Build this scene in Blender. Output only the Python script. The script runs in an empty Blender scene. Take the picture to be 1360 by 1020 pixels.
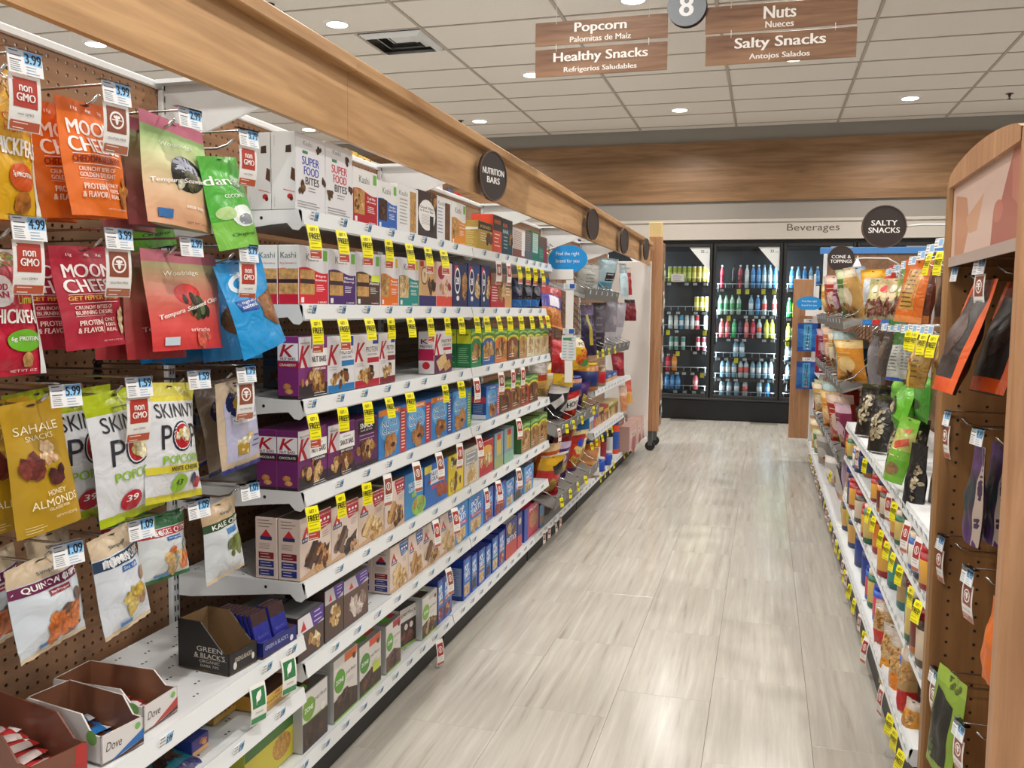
import bpy, math, random
import numpy as np
from mathutils import Matrix, Vector
SC = bpy.context.scene
COL = SC.collection
R_ = math.radians
# ------------------------------------------------------------------ camera, world, exposure
FPX, YAW, PITCH, ROLL, EYE = 1177.7, .277, .0838, .0116, 1.2712
def cam_axes():
    F = np.array([-math.sin(YAW)*math.cos(PITCH), math.cos(YAW)*math.cos(PITCH), -math.sin(PITCH)])
    R = np.array([math.cos(YAW), math.sin(YAW), 0.]); U = np.cross(R, F)
    c, s = math.cos(ROLL), math.sin(ROLL)
    return F, c*R+s*U, -s*R+c*U
CF, CR, CU = cam_axes()
cam = bpy.data.cameras.new('camera'); cam_o = bpy.data.objects.new('camera', cam); COL.objects.link(cam_o)
cam.sensor_width = 36; cam.lens = 36*FPX/1360; cam.clip_start = .05; cam.clip_end = 60
m = Matrix.Identity(4)
for i in range(3):
    m[i][0] = CR[i]; m[i][1] = CU[i]; m[i][2] = -CF[i]
m[2][3] = EYE
cam_o.matrix_world = m
SC.camera = cam_o
SC.view_settings.view_transform = 'Standard'; SC.view_settings.look = 'None'
SC.view_settings.exposure = 0.0; SC.view_settings.gamma = 1; SC.view_settings.use_curve_mapping = False
w = bpy.data.worlds.new('store'); SC.world = w; w.use_nodes = True
w.node_tree.nodes['Background'].inputs[0].default_value = (.98, .98, 1, 1)
w.node_tree.nodes['Background'].inputs[1].default_value = .55
LAMP_W = 27.0
COOLER_W = 4.0

def yp(px, X, Z):           # distance down the aisle where a photo column meets the line x=X, z=Z
    a = (px-680)/FPX; q = CR-a*CF      # q.(X,Y,Z-EYE)=0
    return -(q[0]*X+q[2]*(Z-EYE))/q[1]
def px_of(P):
    d = np.array(P)-np.array([0, 0, EYE]); return 680+FPX*(d@CR)/(d@CF)
def width_for(px0, px1, X, Y, Z, ang):     # real width whose ends show this many photo columns apart
    d = np.array([math.cos(ang), math.sin(ang), 0])*.01; P = np.array([X, Y, Z])
    return abs(px1-px0)/max(1e-6, abs(px_of(P+d)-px_of(P-d)))*.02
def on(px, py, ax, c):      # a photo point on the plane coordinate[ax]=c
    d = CF+(px-680)/FPX*CR-(py-510)/FPX*CU; o = np.array([0, 0, EYE]); t = (c-o[ax])/d[ax]
    return o+t*d

# ------------------------------------------------------------------ colours and materials
def lin(h, a=0.0):
    v = [int(h[i:i+2], 16)/255 for i in (0, 2, 4)]
    return tuple(x/12.92 if x <= .04045 else ((x+.055)/1.055)**2.4 for x in v)+(a,)
def newmat(name):
    mt = bpy.data.materials.new(name); mt.use_nodes = True
    nt = mt.node_tree; return mt, nt, nt.nodes['Principled BSDF']
def flat(name, hexc, rough=.5, metal=0, bump=0, bscale=60, emit=0, spec=.5):
    mt, nt, b = newmat(name)
    b.inputs['Base Color'].default_value = lin(hexc)[:3]+(1,); b.inputs['Roughness'].default_value = rough
    b.inputs['Metallic'].default_value = metal; b.inputs['Specular IOR Level'].default_value = spec
    if emit:
        b.inputs['Emission Color'].default_value = lin(hexc)[:3]+(1,); b.inputs['Emission Strength'].default_value = emit
    if bump:
        n = nt.nodes.new('ShaderNodeTexNoise'); n.inputs['Scale'].default_value = bscale
        bp = nt.nodes.new('ShaderNodeBump'); bp.inputs['Strength'].default_value = bump; bp.inputs['Distance'].default_value = .01
        tc = nt.nodes.new('ShaderNodeTexCoord'); nt.links.new(tc.outputs['Object'], n.inputs['Vector'])
        nt.links.new(n.outputs['Fac'], bp.inputs['Height']); nt.links.new(bp.outputs['Normal'], b.inputs['Normal'])
    return mt
def printed(name, rough, wr=0, wscale=18, coat=0):   # printed packaging: colour from the print, grain where food is pictured
    mt, nt, b = newmat(name); L = nt.links.new
    at = nt.nodes.new('ShaderNodeAttribute'); at.attribute_name = 'Col'
    tc = nt.nodes.new('ShaderNodeTexCoord')
    vo = nt.nodes.new('ShaderNodeTexVoronoi'); vo.inputs['Scale'].default_value = 130
    no = nt.nodes.new('ShaderNodeTexNoise'); no.inputs['Scale'].default_value = 70; no.inputs['Detail'].default_value = 3
    L(tc.outputs['Object'], vo.inputs['Vector']); L(tc.outputs['Object'], no.inputs['Vector'])
    mu = nt.nodes.new('ShaderNodeMath'); mu.operation = 'MULTIPLY_ADD'; mu.inputs[1].default_value = -.9; mu.inputs[2].default_value = 1.25
    L(vo.outputs['Distance'], mu.inputs[0])
    m2 = nt.nodes.new('ShaderNodeMath'); m2.operation = 'MULTIPLY_ADD'; m2.inputs[1].default_value = 1.6
    L(no.outputs['Fac'], m2.inputs[0])
    m3 = nt.nodes.new('ShaderNodeMath'); m3.operation = 'SUBTRACT'; m3.inputs[1].default_value = .85
    L(mu.outputs[0], m3.inputs[0]); L(m3.outputs[0], m2.inputs[2])
    mx = nt.nodes.new('ShaderNodeMix'); mx.data_type = 'FLOAT'; mx.inputs['A'].default_value = 1
    L(at.outputs['Alpha'], mx.inputs['Factor']); L(m2.outputs[0], mx.inputs['B'])
    vm = nt.nodes.new('ShaderNodeVectorMath'); vm.operation = 'SCALE'
    L(at.outputs['Color'], vm.inputs[0]); L(mx.outputs['Result'], vm.inputs['Scale'])
    L(vm.outputs[0], b.inputs['Base Color'])
    b.inputs['Roughness'].default_value = rough; b.inputs['Coat Weight'].default_value = coat; b.inputs['Coat Roughness'].default_value = .15
    if wr:
        wn = nt.nodes.new('ShaderNodeTexNoise'); wn.inputs['Scale'].default_value = wscale; wn.inputs['Detail'].default_value = 2; wn.inputs['Distortion'].default_value = 1.2
        bp = nt.nodes.new('ShaderNodeBump'); bp.inputs['Strength'].default_value = wr; bp.inputs['Distance'].default_value = .012
        L(tc.outputs['Object'], wn.inputs['Vector']); L(wn.outputs['Fac'], bp.inputs['Height']); L(bp.outputs['Normal'], b.inputs['Normal'])
    return mt
def wood(name, c1, c2, axis='Y', scale=1.0, rough=.45):
    mt, nt, b = newmat(name); L = nt.links.new
    tc = nt.nodes.new('ShaderNodeTexCoord'); mp = nt.nodes.new('ShaderNodeMapping')
    s = {'Y': (9, .7, 9), 'X': (.7, 9, 9), 'Z': (9, 9, .7)}[axis]
    mp.inputs['Scale'].default_value = tuple(v*scale for v in s)
    L(tc.outputs['Object'], mp.inputs['Vector'])
    n = nt.nodes.new('ShaderNodeTexNoise'); n.inputs['Scale'].default_value = 1.6; n.inputs['Detail'].default_value = 6; n.inputs['Distortion'].default_value = 1.1; n.inputs['Roughness'].default_value = .55
    n2 = nt.nodes.new('ShaderNodeTexNoise'); n2.inputs['Scale'].default_value = 7; n2.inputs['Detail'].default_value = 4
    L(mp.outputs[0], n.inputs['Vector']); L(mp.outputs[0], n2.inputs['Vector'])
    ad = nt.nodes.new('ShaderNodeMath'); ad.operation = 'MULTIPLY_ADD'; ad.inputs[1].default_value = .35
    L(n2.outputs['Fac'], ad.inputs[0]); L(n.outputs['Fac'], ad.inputs[2])
    cr = nt.nodes.new('ShaderNodeValToRGB'); cr.color_ramp.elements[0].position = .48; cr.color_ramp.elements[1].position = .86
    cr.color_ramp.elements[0].color = lin(c2)[:3]+(1,); cr.color_ramp.elements[1].color = lin(c1)[:3]+(1,)
    L(ad.outputs[0], cr.inputs[0]); L(cr.outputs[0], b.inputs['Base Color'])
    b.inputs['Roughness'].default_value = rough
    return mt
M_CARD = printed('printed_card', .42, 0, coat=.15)
M_FOIL = printed('printed_film', .3, .45, 22)
M_MATTE = printed('printed_matte_film', .45, .25, 16)
M_CLEAR = printed('crinkled_clear_film', .12, .9, 30)
M_SHELF = flat('white_powder_coat', 'dcdfe0', .38)
M_SHELFD = flat('grey_steel_tray', '72706c', .5, .1)
M_BLACK = flat('black_plinth', '1b1b1c', .5)
M_BLKG = flat('black_gloss', '0c0d0f', .25)
M_CHROME = flat('chrome_wire', 'b9b9b6', .25, 1)
M_CEIL = flat('ceiling_tile_face', 'e6e1d9', .95, 0, .5, 160)
M_GRID = flat('ceiling_grid_metal', 'b3a99e', .6)
M_GREY = flat('painted_soffit_grey', '8f8981', .8)
M_GREYL = flat('painted_sign_band', 'b5ada3', .7)
M_WOODF = wood('canopy_laminate', 'cfa474', 'a0764a', 'Y')
M_WOODB = wood('soffit_laminate', '94704e', '70512f', 'X', .8)
M_WOODV = wood('cabinet_laminate', 'be9069', '9d724f', 'Z', 1.3)
M_WOODI = wood('cabinet_inner_laminate', '9c7347', '7e5a36', 'Z', 1.0)
M_WAL = wood('walnut_sign_board', 'a07a5c', '6c4a38', 'X', 1.1)
M_PEG = wood('pegboard_laminate', 'a07856', '785840', 'Y', .9)
M_PEGD = flat('pegboard_back_sheet', '5d4030', .8)
M_CARDB = flat('brown_corrugated_card', '8a6a4c', .85)
M_WHITEP = flat('white_plastic', 'e9e7e3', .4)
M_SIGN = flat('dark_brown_sign', '3a302d', .35)
M_RIM = flat('sign_rim', '6b5a50', .3, .4)
M_GREYS = flat('grey_sign_disc', '8d9399', .4)
M_BLUE = flat('blue_sign_board', '1f8fd8', .4)
M_BLUE2 = flat('blue_header_strip', '4b86c8', .5)
M_LIGHT = flat('lamp_diffuser', 'fff4e2', .5, emit=9)
M_LED = flat('cooler_led', 'e8f4ff', .5, emit=6)
M_PINE = flat('pale_pine', 'd8bf86', .6, 0, .2, 40)

def glass(name, tint=(1, 1, 1), refl=.08):
    mt = bpy.data.materials.new(name); mt.use_nodes = True; nt = mt.node_tree; nt.nodes.clear()
    o = nt.nodes.new('ShaderNodeOutputMaterial'); t = nt.nodes.new('ShaderNodeBsdfTransparent'); t.inputs[0].default_value = tint+(1,)
    g = nt.nodes.new('ShaderNodeBsdfGlossy'); g.inputs['Roughness'].default_value = .02
    fr = nt.nodes.new('ShaderNodeFresnel'); fr.inputs[0].default_value = 1.45
    mx = nt.nodes.new('ShaderNodeMixShader'); nt.links.new(fr.outputs[0], mx.inputs[0]); nt.links.new(t.outputs[0], mx.inputs[1]); nt.links.new(g.outputs[0], mx.inputs[2])
    nt.links.new(mx.outputs[0], o.inputs[0]); return mt
M_GLASS = glass('cooler_glass', (.93, .97, .97))
M_PLAST = glass('clear_label_holder', (.92, .94, .97))

def floor_mat():
    mt, nt, b = newmat('striated_floor_tile'); L = nt.links.new
    tc = nt.nodes.new('ShaderNodeTexCoord'); oi = nt.nodes.new('ShaderNodeObjectInfo')
    mp = nt.nodes.new('ShaderNodeMapping'); mp.inputs['Scale'].default_value = (34, 1.6, 1)
    cb = nt.nodes.new('ShaderNodeCombineXYZ'); ml = nt.nodes.new('ShaderNodeMath'); ml.operation = 'MULTIPLY'; ml.inputs[1].default_value = 97
    L(oi.outputs['Random'], ml.inputs[0]); L(ml.outputs[0], cb.inputs[0]); L(ml.outputs[0], cb.inputs[1]); L(ml.outputs[0], cb.inputs[2])
    L(tc.outputs['Object'], mp.inputs['Vector']); ad = nt.nodes.new('ShaderNodeVectorMath'); L(mp.outputs[0], ad.inputs[0]); L(cb.outputs[0], ad.inputs[1])
    n = nt.nodes.new('ShaderNodeTexNoise'); n.inputs['Scale'].default_value = 1.0; n.inputs['Detail'].default_value = 6; n.inputs['Roughness'].default_value = .62; n.inputs['Distortion'].default_value = .25
    L(ad.outputs[0], n.inputs['Vector'])
    cr = nt.nodes.new('ShaderNodeValToRGB'); e = cr.color_ramp.elements
    e[0].position = .24; e[0].color = lin('948b81')[:3]+(1,); e[1].position = .74; e[1].color = lin('c9c4ba')[:3]+(1,)
    k = e.new(.40); k.color = lin('afa99f')[:3]+(1,); k = e.new(.56); k.color = lin('b8b3a9')[:3]+(1,)
    L(n.outputs['Fac'], cr.inputs[0]); L(cr.outputs[0], b.inputs['Base Color'])
    b.inputs['Roughness'].default_value = .22; b.inputs['Specular IOR Level'].default_value = .5
    n2 = nt.nodes.new('ShaderNodeTexNoise'); n2.inputs['Scale'].default_value = 3; bp = nt.nodes.new('ShaderNodeBump'); bp.inputs['Strength'].default_value = .12; bp.inputs['Distance'].default_value = .02
    L(tc.outputs['Object'], n2.inputs['Vector']); L(n2.outputs['Fac'], bp.inputs['Height']); L(bp.outputs[0], b.inputs['Normal'])
    return mt
M_FLOOR = floor_mat()
M_GROUT = flat('floor_joint', '6d675d', .7)

# ------------------------------------------------------------------ mesh builder
class MB:
    def __init__(s): s.v = []; s.f = []; s.c = []; s.mi = []; s.sm = []
    def face(s, pts, col=(1, 1, 1, 0), mi=0, sm=False):
        i = len(s.v); s.v.extend(pts); s.f.append(tuple(range(i, i+len(pts)))); s.c.append(col); s.mi.append(mi); s.sm.append(sm)
    def mesh_(s, vs, fs, col, mi=0, sm=False):
        i = len(s.v); s.v.extend(vs)
        for k, f in enumerate(fs):
            s.f.append(tuple(i+a for a in f)); s.c.append(col[k] if isinstance(col, list) else col); s.mi.append(mi); s.sm.append(sm)
    def box(s, x0, x1, y0, y1, z0, z1, col=(1, 1, 1, 0), mi=0, bev=0):
        if x0 > x1: x0, x1 = x1, x0
        if y0 > y1: y0, y1 = y1, y0
        if z0 > z1: z0, z1 = z1, z0
        if bev:
            b = min(bev, (x1-x0)*.45, (y1-y0)*.45, (z1-z0)*.45)
            vs = []; key = {}
            for ax in range(3):
                for sx in (0, 1):
                    for sy in (0, 1):
                        for sz in (0, 1):
                            p = [(x0, x1)[sx], (y0, y1)[sy], (z0, z1)[sz]]
                            for k in range(3):
                                if k != ax: p[k] += b if (sx, sy, sz)[k] == 0 else -b
                            key[(ax, sx, sy, sz)] = len(vs); vs.append(tuple(p))
            fs = []
            def K(ax, t): return key[(ax,)+tuple(t)]
            for ax in range(3):
                o = [k for k in range(3) if k != ax]
                for sd in (0, 1):
                    q = []
                    for a, c in ((0, 0), (1, 0), (1, 1), (0, 1)):
                        t = [0, 0, 0]; t[ax] = sd; t[o[0]] = a; t[o[1]] = c; q.append(K(ax, t))
                    if (sd == 1) == (ax == 1): q = q[::-1]
                    fs.append(q)
            for ax in range(3):      # bevel strips along axis ax
                o = [k for k in range(3) if k != ax]
                for a in (0, 1):
                    for c in (0, 1):
                        t0 = [0]*3; t0[o[0]] = a; t0[o[1]] = c; t1 = t0[:]; t1[ax] = 1
                        q = [K(o[0], t0), K(o[0], t1), K(o[1], t1), K(o[1], t0)]
                        fs.append(q)
            for sx in (0, 1):
                for sy in (0, 1):
                    for sz in (0, 1): fs.append([K(0, (sx, sy, sz)), K(1, (sx, sy, sz)), K(2, (sx, sy, sz))])
            s.mesh_(vs, fs, col, mi); return
        p = [(x, y, z) for x in (x0, x1) for y in (y0, y1) for z in (z0, z1)]
        s.mesh_(p, [(0, 1, 3, 2), (4, 6, 7, 5), (0, 4, 5, 1), (2, 3, 7, 6), (0, 2, 6, 4), (1, 5, 7, 3)], col, mi)
    def prism(s, poly, ax, a, b, col=(1, 1, 1, 0), mi=0):   # poly in the two other axes (order x,y,z without ax)
        def P(q, t):
            r = list(q); r.insert(ax, t); return tuple(r)
        n = len(poly); vs = [P(q, a) for q in poly]+[P(q, b) for q in poly]
        fs = [tuple(range(n))[::-1], tuple(range(n, 2*n))]+[(i, (i+1) % n, n+(i+1) % n, n+i) for i in range(n)]
        s.mesh_(vs, fs, col, mi)
    def tube(s, pts, r, n=6, col=(1, 1, 1, 0), mi=0):
        pts = [Vector(p) for p in pts]; rings = []
        for i, p in enumerate(pts):
            d = (pts[min(i+1, len(pts)-1)]-pts[max(i-1, 0)]).normalized()
            a = d.cross(Vector((0, 0, 1)) if abs(d.z) < .9 else Vector((1, 0, 0))).normalized(); b = d.cross(a)
            rings.append([tuple(p+a*math.cos(t*2*math.pi/n)*r+b*math.sin(t*2*math.pi/n)*r) for t in range(n)])
        vs = [q for rg in rings for q in rg]; fs = []
        for i in range(len(pts)-1):
            for k in range(n): fs.append((i*n+k, i*n+(k+1) % n, (i+1)*n+(k+1) % n, (i+1)*n+k))
        fs.append(tuple(range(n))[::-1]); fs.append(tuple(range(len(vs)-n, len(vs))))
        s.mesh_(vs, fs, col, mi, True)
    def disc(s, cx, cz, r, y0, y1, n=28, col=(1, 1, 1, 0), mi=0, rz=None):
        s.prism([(cx+r*math.cos(-t*2*math.pi/n), cz+(rz or r)*math.sin(-t*2*math.pi/n)) for t in range(n)], 1, y0, y1, col, mi)
    def lathe(s, prof, n=12, cx=0, cy=0, mi=0):   # prof: (r, z, colour of the band above)
        vs = []; fs = []; cs = []
        for r, z, c in prof:
            for k in range(n): a = k*2*math.pi/n; vs.append((cx+r*math.cos(a), cy+r*math.sin(a), z))
        for i in range(len(prof)-1):
            for k in range(n): fs.append((i*n+k, i*n+(k+1) % n, (i+1)*n+(k+1) % n, (i+1)*n+k)); cs.append(prof[i][2])
        fs.append(tuple(range(n))[::-1]); cs.append(prof[0][2]); fs.append(tuple(range(len(vs)-n, len(vs)))); cs.append(prof[-1][2])
        s.mesh_(vs, fs, cs, mi, True)
    def build(s, name, mats, parent=None, fixn=True):
        me = bpy.data.meshes.new(name)
        me.from_pydata([tuple(map(float, p)) for p in s.v], [], s.f)
        if not isinstance(mats, (list, tuple)): mats = [mats]
        for q in mats: me.materials.append(q)
        me.polygons.foreach_set('material_index', s.mi); me.polygons.foreach_set('use_smooth', s.sm)
        at = me.attributes.new('Col', 'FLOAT_COLOR', 'CORNER')
        lt = np.empty(len(me.polygons), dtype=np.int32); me.polygons.foreach_get('loop_total', lt)
        at.data.foreach_set('color', np.repeat(np.array([c if len(c) == 4 else c+(0,) for c in s.c], dtype=np.float32), lt, axis=0).ravel())
        me.update()
        return link(name, me, parent)
def link(name, me, parent=None):
    o = bpy.data.objects.new(name, me); COL.objects.link(o)
    if parent is not None: o.parent = parent
    return o
LABELS = {}
def tag(o, label=None, cat=None, group=None, kind=None):
    if label:
        o['label'] = label
        LABELS.setdefault(label, []).append(o)
    if cat: o['category'] = cat
    if group: o['group'] = group
    if kind: o['kind'] = kind
    return o
def empty(name, loc, rz=0, label=None, cat=None, group=None, kind=None):
    o = bpy.data.objects.new(name, None); COL.objects.link(o); o.location = loc; o.rotation_euler = (0, 0, rz); o.empty_display_size = .05
    return tag(o, label, cat, group, kind)
def copy_tree(o, parent=None):
    c = o.copy(); COL.objects.link(c); c.parent = parent
    for ch in list(o.children): copy_tree(ch, c)
    return c
ORD = ['first', 'second', 'third', 'fourth', 'fifth', 'sixth', 'seventh', 'eighth', 'ninth', 'tenth', 'eleventh', 'twelfth', 'thirteenth', 'fourteenth', 'fifteenth', 'sixteenth', 'seventeenth', 'eighteenth', 'nineteenth', 'twentieth', 'twenty-first', 'twenty-second', 'twenty-third', 'twenty-fourth', 'twenty-fifth', 'twenty-sixth', 'twenty-seventh', 'twenty-eighth', 'twenty-ninth', 'thirtieth']

# ------------------------------------------------------------------ lettering and print
_TX = {}
def glyphs(text, bold):
    bold = 0; k = (text, bold)
    if k not in _TX:
        cu = bpy.data.curves.new('t', 'FONT'); cu.body = text; cu.size = 1; cu.resolution_u = 3; cu.align_x = 'CENTER'
        cu.fill_mode = 'FRONT'
        ob = bpy.data.objects.new('t', cu); COL.objects.link(ob)
        dg = bpy.context.evaluated_depsgraph_get(); ev = ob.evaluated_get(dg); me = ev.to_mesh()
        vs = np.array([v.co[:2] for v in me.vertices]) if len(me.vertices) else np.zeros((0, 2)); fs = [tuple(p.vertices) for p in me.polygons]
        ev.to_mesh_clear(); bpy.data.objects.remove(ob); bpy.data.curves.remove(cu)
        if len(vs):
            mn, mx = vs.min(0), vs.max(0); vs = vs-(mn+mx)/2; sz = mx-mn
        else: sz = np.array([1, 1])
        _TX[k] = (vs, fs, sz)
    return _TX[k]
STEP = 3e-5
def paint(mb, mapf, W, H, ops, mi=0, seed=1, base=3e-4, curved=False):
    """print drawn on a surface: ops use 0..1 coordinates, mapf(u, v, lift) gives the point in space"""
    L = [0]; rnd = random.Random(seed)
    def lift(x=0): L[0] += 1; return base+L[0]*(8e-5 if curved else STEP)+(x if curved else 0)
    def grid(u0, v0, u1, v1, col):
        nu = max(1, int(abs(u1-u0)*W/.012)) if curved else 1; nv = max(1, int(abs(v1-v0)*H/.012)) if curved else 1
        l = lift(); vs = [mapf((u0+(u1-u0)*i/nu-.5)*W, (v0+(v1-v0)*j/nv)*H, l) for j in range(nv+1) for i in range(nu+1)]
        mb.mesh_(vs, [(j*(nu+1)+i, j*(nu+1)+i+1, (j+1)*(nu+1)+i+1, (j+1)*(nu+1)+i) for j in range(nv) for i in range(nu)], col, mi, curved)
    def ell(uc, vc, ru, rv, col, n=16, irr=0, rot=0):
        l = lift(); rings = 3 if curved and max(ru*W, rv*H) > .01 else 1; vs = [mapf((uc-.5)*W, vc*H, l)]; fs = []
        rr = [1+(rnd.random()-.5)*irr for _ in range(n)]; cr, sr = math.cos(rot), math.sin(rot)
        for k in range(1, rings+1):
            for i in range(n):
                a = i*2*math.pi/n; q = k/rings*rr[i]; x = ru*W*q*math.cos(a); y = rv*H*q*math.sin(a)
                vs.append(mapf((uc-.5)*W+x*cr-y*sr, vc*H+x*sr+y*cr, l))
        for i in range(n): fs.append((0, 1+i, 1+(i+1) % n))
        for k in range(rings-1):
            for i in range(n): fs.append((1+k*n+i, 1+(k+1)*n+i, 1+(k+1)*n+(i+1) % n, 1+k*n+(i+1) % n))
        mb.mesh_(vs, fs, col, mi, curved)
    for op in ops:
        k = op[0]
        if k == 'r': grid(op[1], op[2], op[3], op[4], lin(op[5], op[6] if len(op) > 6 else 0))
        elif k == 'e': ell(op[1], op[2], op[3], op[4], lin(op[5], op[6] if len(op) > 6 else 0), 18)
        elif k == 'p':
            l = lift(); c = lin(op[2], op[3] if len(op) > 3 else 0); q = op[1]
            if curved:      # follow the bulge: fan of small quads from the polygon's centre
                cu_, cv_ = sum(a for a, b in q)/len(q), sum(b for a, b in q)/len(q); l += 3e-4; NS = 5
                edge = []
                for (a0, b0), (a1, b1) in zip(q, q[1:]+q[:1]): edge += [(a0+(a1-a0)*i/5, b0+(b1-b0)*i/5) for i in range(5)]
                n = len(edge); vs = [mapf((cu_-.5)*W, cv_*H, l)]+[mapf((cu_+(a-cu_)*k/NS-.5)*W, (cv_+(b-cv_)*k/NS)*H, l) for k in range(1, NS+1) for a, b in edge]
                fs = [(0, 1+i, 1+(i+1) % n) for i in range(n)]+[(1+k*n+i, 1+(k+1)*n+i, 1+(k+1)*n+(i+1) % n, 1+k*n+(i+1) % n) for k in range(NS-1) for i in range(n)]
                mb.mesh_(vs, fs, c, mi, True)
            else: mb.face([mapf((a-.5)*W, b*H, l) for a, b in q], c, mi)
        elif k == 'w':    # wave: lower field up to v, with a rising crest
            l = lift(); n = 14; c = lin(op[2], 0); f = lambda t: op[1]+op[3]*math.sin(t*math.pi*1.6+.5)
            for i in range(n):
                a, b = i/n, (i+1)/n
                mb.face([mapf((a-.5)*W, 0, l), mapf((b-.5)*W, 0, l), mapf((b-.5)*W, f(b)*H, l), mapf((a-.5)*W, f(a)*H, l)], c, mi)
        elif k == 't':    # 't', text, uc, vc, height, colour, width or None, bold, rotation, shear
            _, s, uc, vc, h, col = op[:6]; wmax = op[6] if len(op) > 6 else None; bold = op[7] if len(op) > 7 else 0
            rot = R_(op[8]) if len(op) > 8 else 0; sh = op[9] if len(op) > 9 else 0
            vs, fs, sz = glyphs(s, bold)
            if not len(vs): continue
            sy = h*H/sz[1]; sx = wmax*W/sz[0] if wmax else sy
            cr, sr = math.cos(rot), math.sin(rot); st = h*H*.035
            for ox in ((-st, 0, st) if bold and h*H > .008 else (-st*.7, st*.7) if bold else (0,)):
                l = lift(6e-4); out = []
                for x, y in vs:
                    X = x*sx+y*sy*sh+ox; Y = y*sy; out.append(mapf((uc-.5)*W+X*cr-Y*sr, vc*H+X*sr+Y*cr, l))
                mb.mesh_(out, fs, lin(col), mi)
        elif k == 'lines':  # small print as thin bars: u0,u1,v0,v1,n,colour
            _, u0, u1, v0, v1, n, col = op
            for i in range(n):
                v = v1-(v1-v0)*i/max(1, n-1); h = (v1-v0)/n*.35; grid(u0, v-h/2, u0+(u1-u0)*(.7+.3*rnd.random()), v+h/2, lin(col))
        elif k == 'f':    # pictured food: u0,v0,u1,v1,palette,n,size
            _, u0, v0, u1, v1, pal, n, size = op
            for i in range(n):
                a = rnd.random()*2*math.pi; q = math.sqrt(rnd.random())
                uc = (u0+u1)/2+(u1-u0)/2*q*math.cos(a)*.85; vc = (v0+v1)/2+(v1-v0)/2*q*math.sin(a)*.85
                s = size*(.7+.6*rnd.random())
                ell(uc, vc, s, s*W/H*.75, lin(rnd.choice(pal), .8), 8, .5, rnd.random()*3)
# ------------------------------------------------------------------ packages
def carton_mesh(W, H, D, ops, side='', sops=(), top='', tops=(), col='ffffff', seed=1):
    """folding carton: printed front on -y, side panels, tucked top flap; front bottom centre at the origin"""
    mb = MB(); c = lin(col); sc = lin(side or col); tc = lin(top or col)
    b = .0012
    mb.box(-W/2, W/2, 0, D, 0, H, sc, 0, b)
    mb.face([(-W/2+b, -.0002, b), (W/2-b, -.0002, b), (W/2-b, -.0002, H-b), (-W/2+b, -.0002, H-b)], c)
    mb.face([(-W/2+b, D*.02, H+.0004), (W/2-b, D*.02, H+.0004), (W/2-b, D*.98, H+.0010), (-W/2+b, D*.98, H+.0010)], tc)
    mb.face([(-W/2+.004, D*.93, H+.0013), (W/2-.004, D*.93, H+.0013), (W/2-.004, D*.95, H+.0013), (-W/2+.004, D*.95, H+.0013)], lin('55504a'))
    paint(mb, lambda u, v, l: (u, -l, v), W-.002, H-.002, ops, 0, seed)
    if sops:
        paint(mb, lambda u, v, l: (-W/2-l+2e-4, D/2-u, v), D-.002, H-.002, sops, 0, seed)
        paint(mb, lambda u, v, l: (W/2+l-2e-4, D/2+u, v), D-.002, H-.002, sops, 0, seed)
    if tops: paint(mb, lambda u, v, l: (u, v, H+l+.001), W-.002, D-.002, tops, 0, seed)
    return mb
def zone_col(zones, v, default):
    for a, b, c in zones:
        if a <= v < b: return c
    return default
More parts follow.
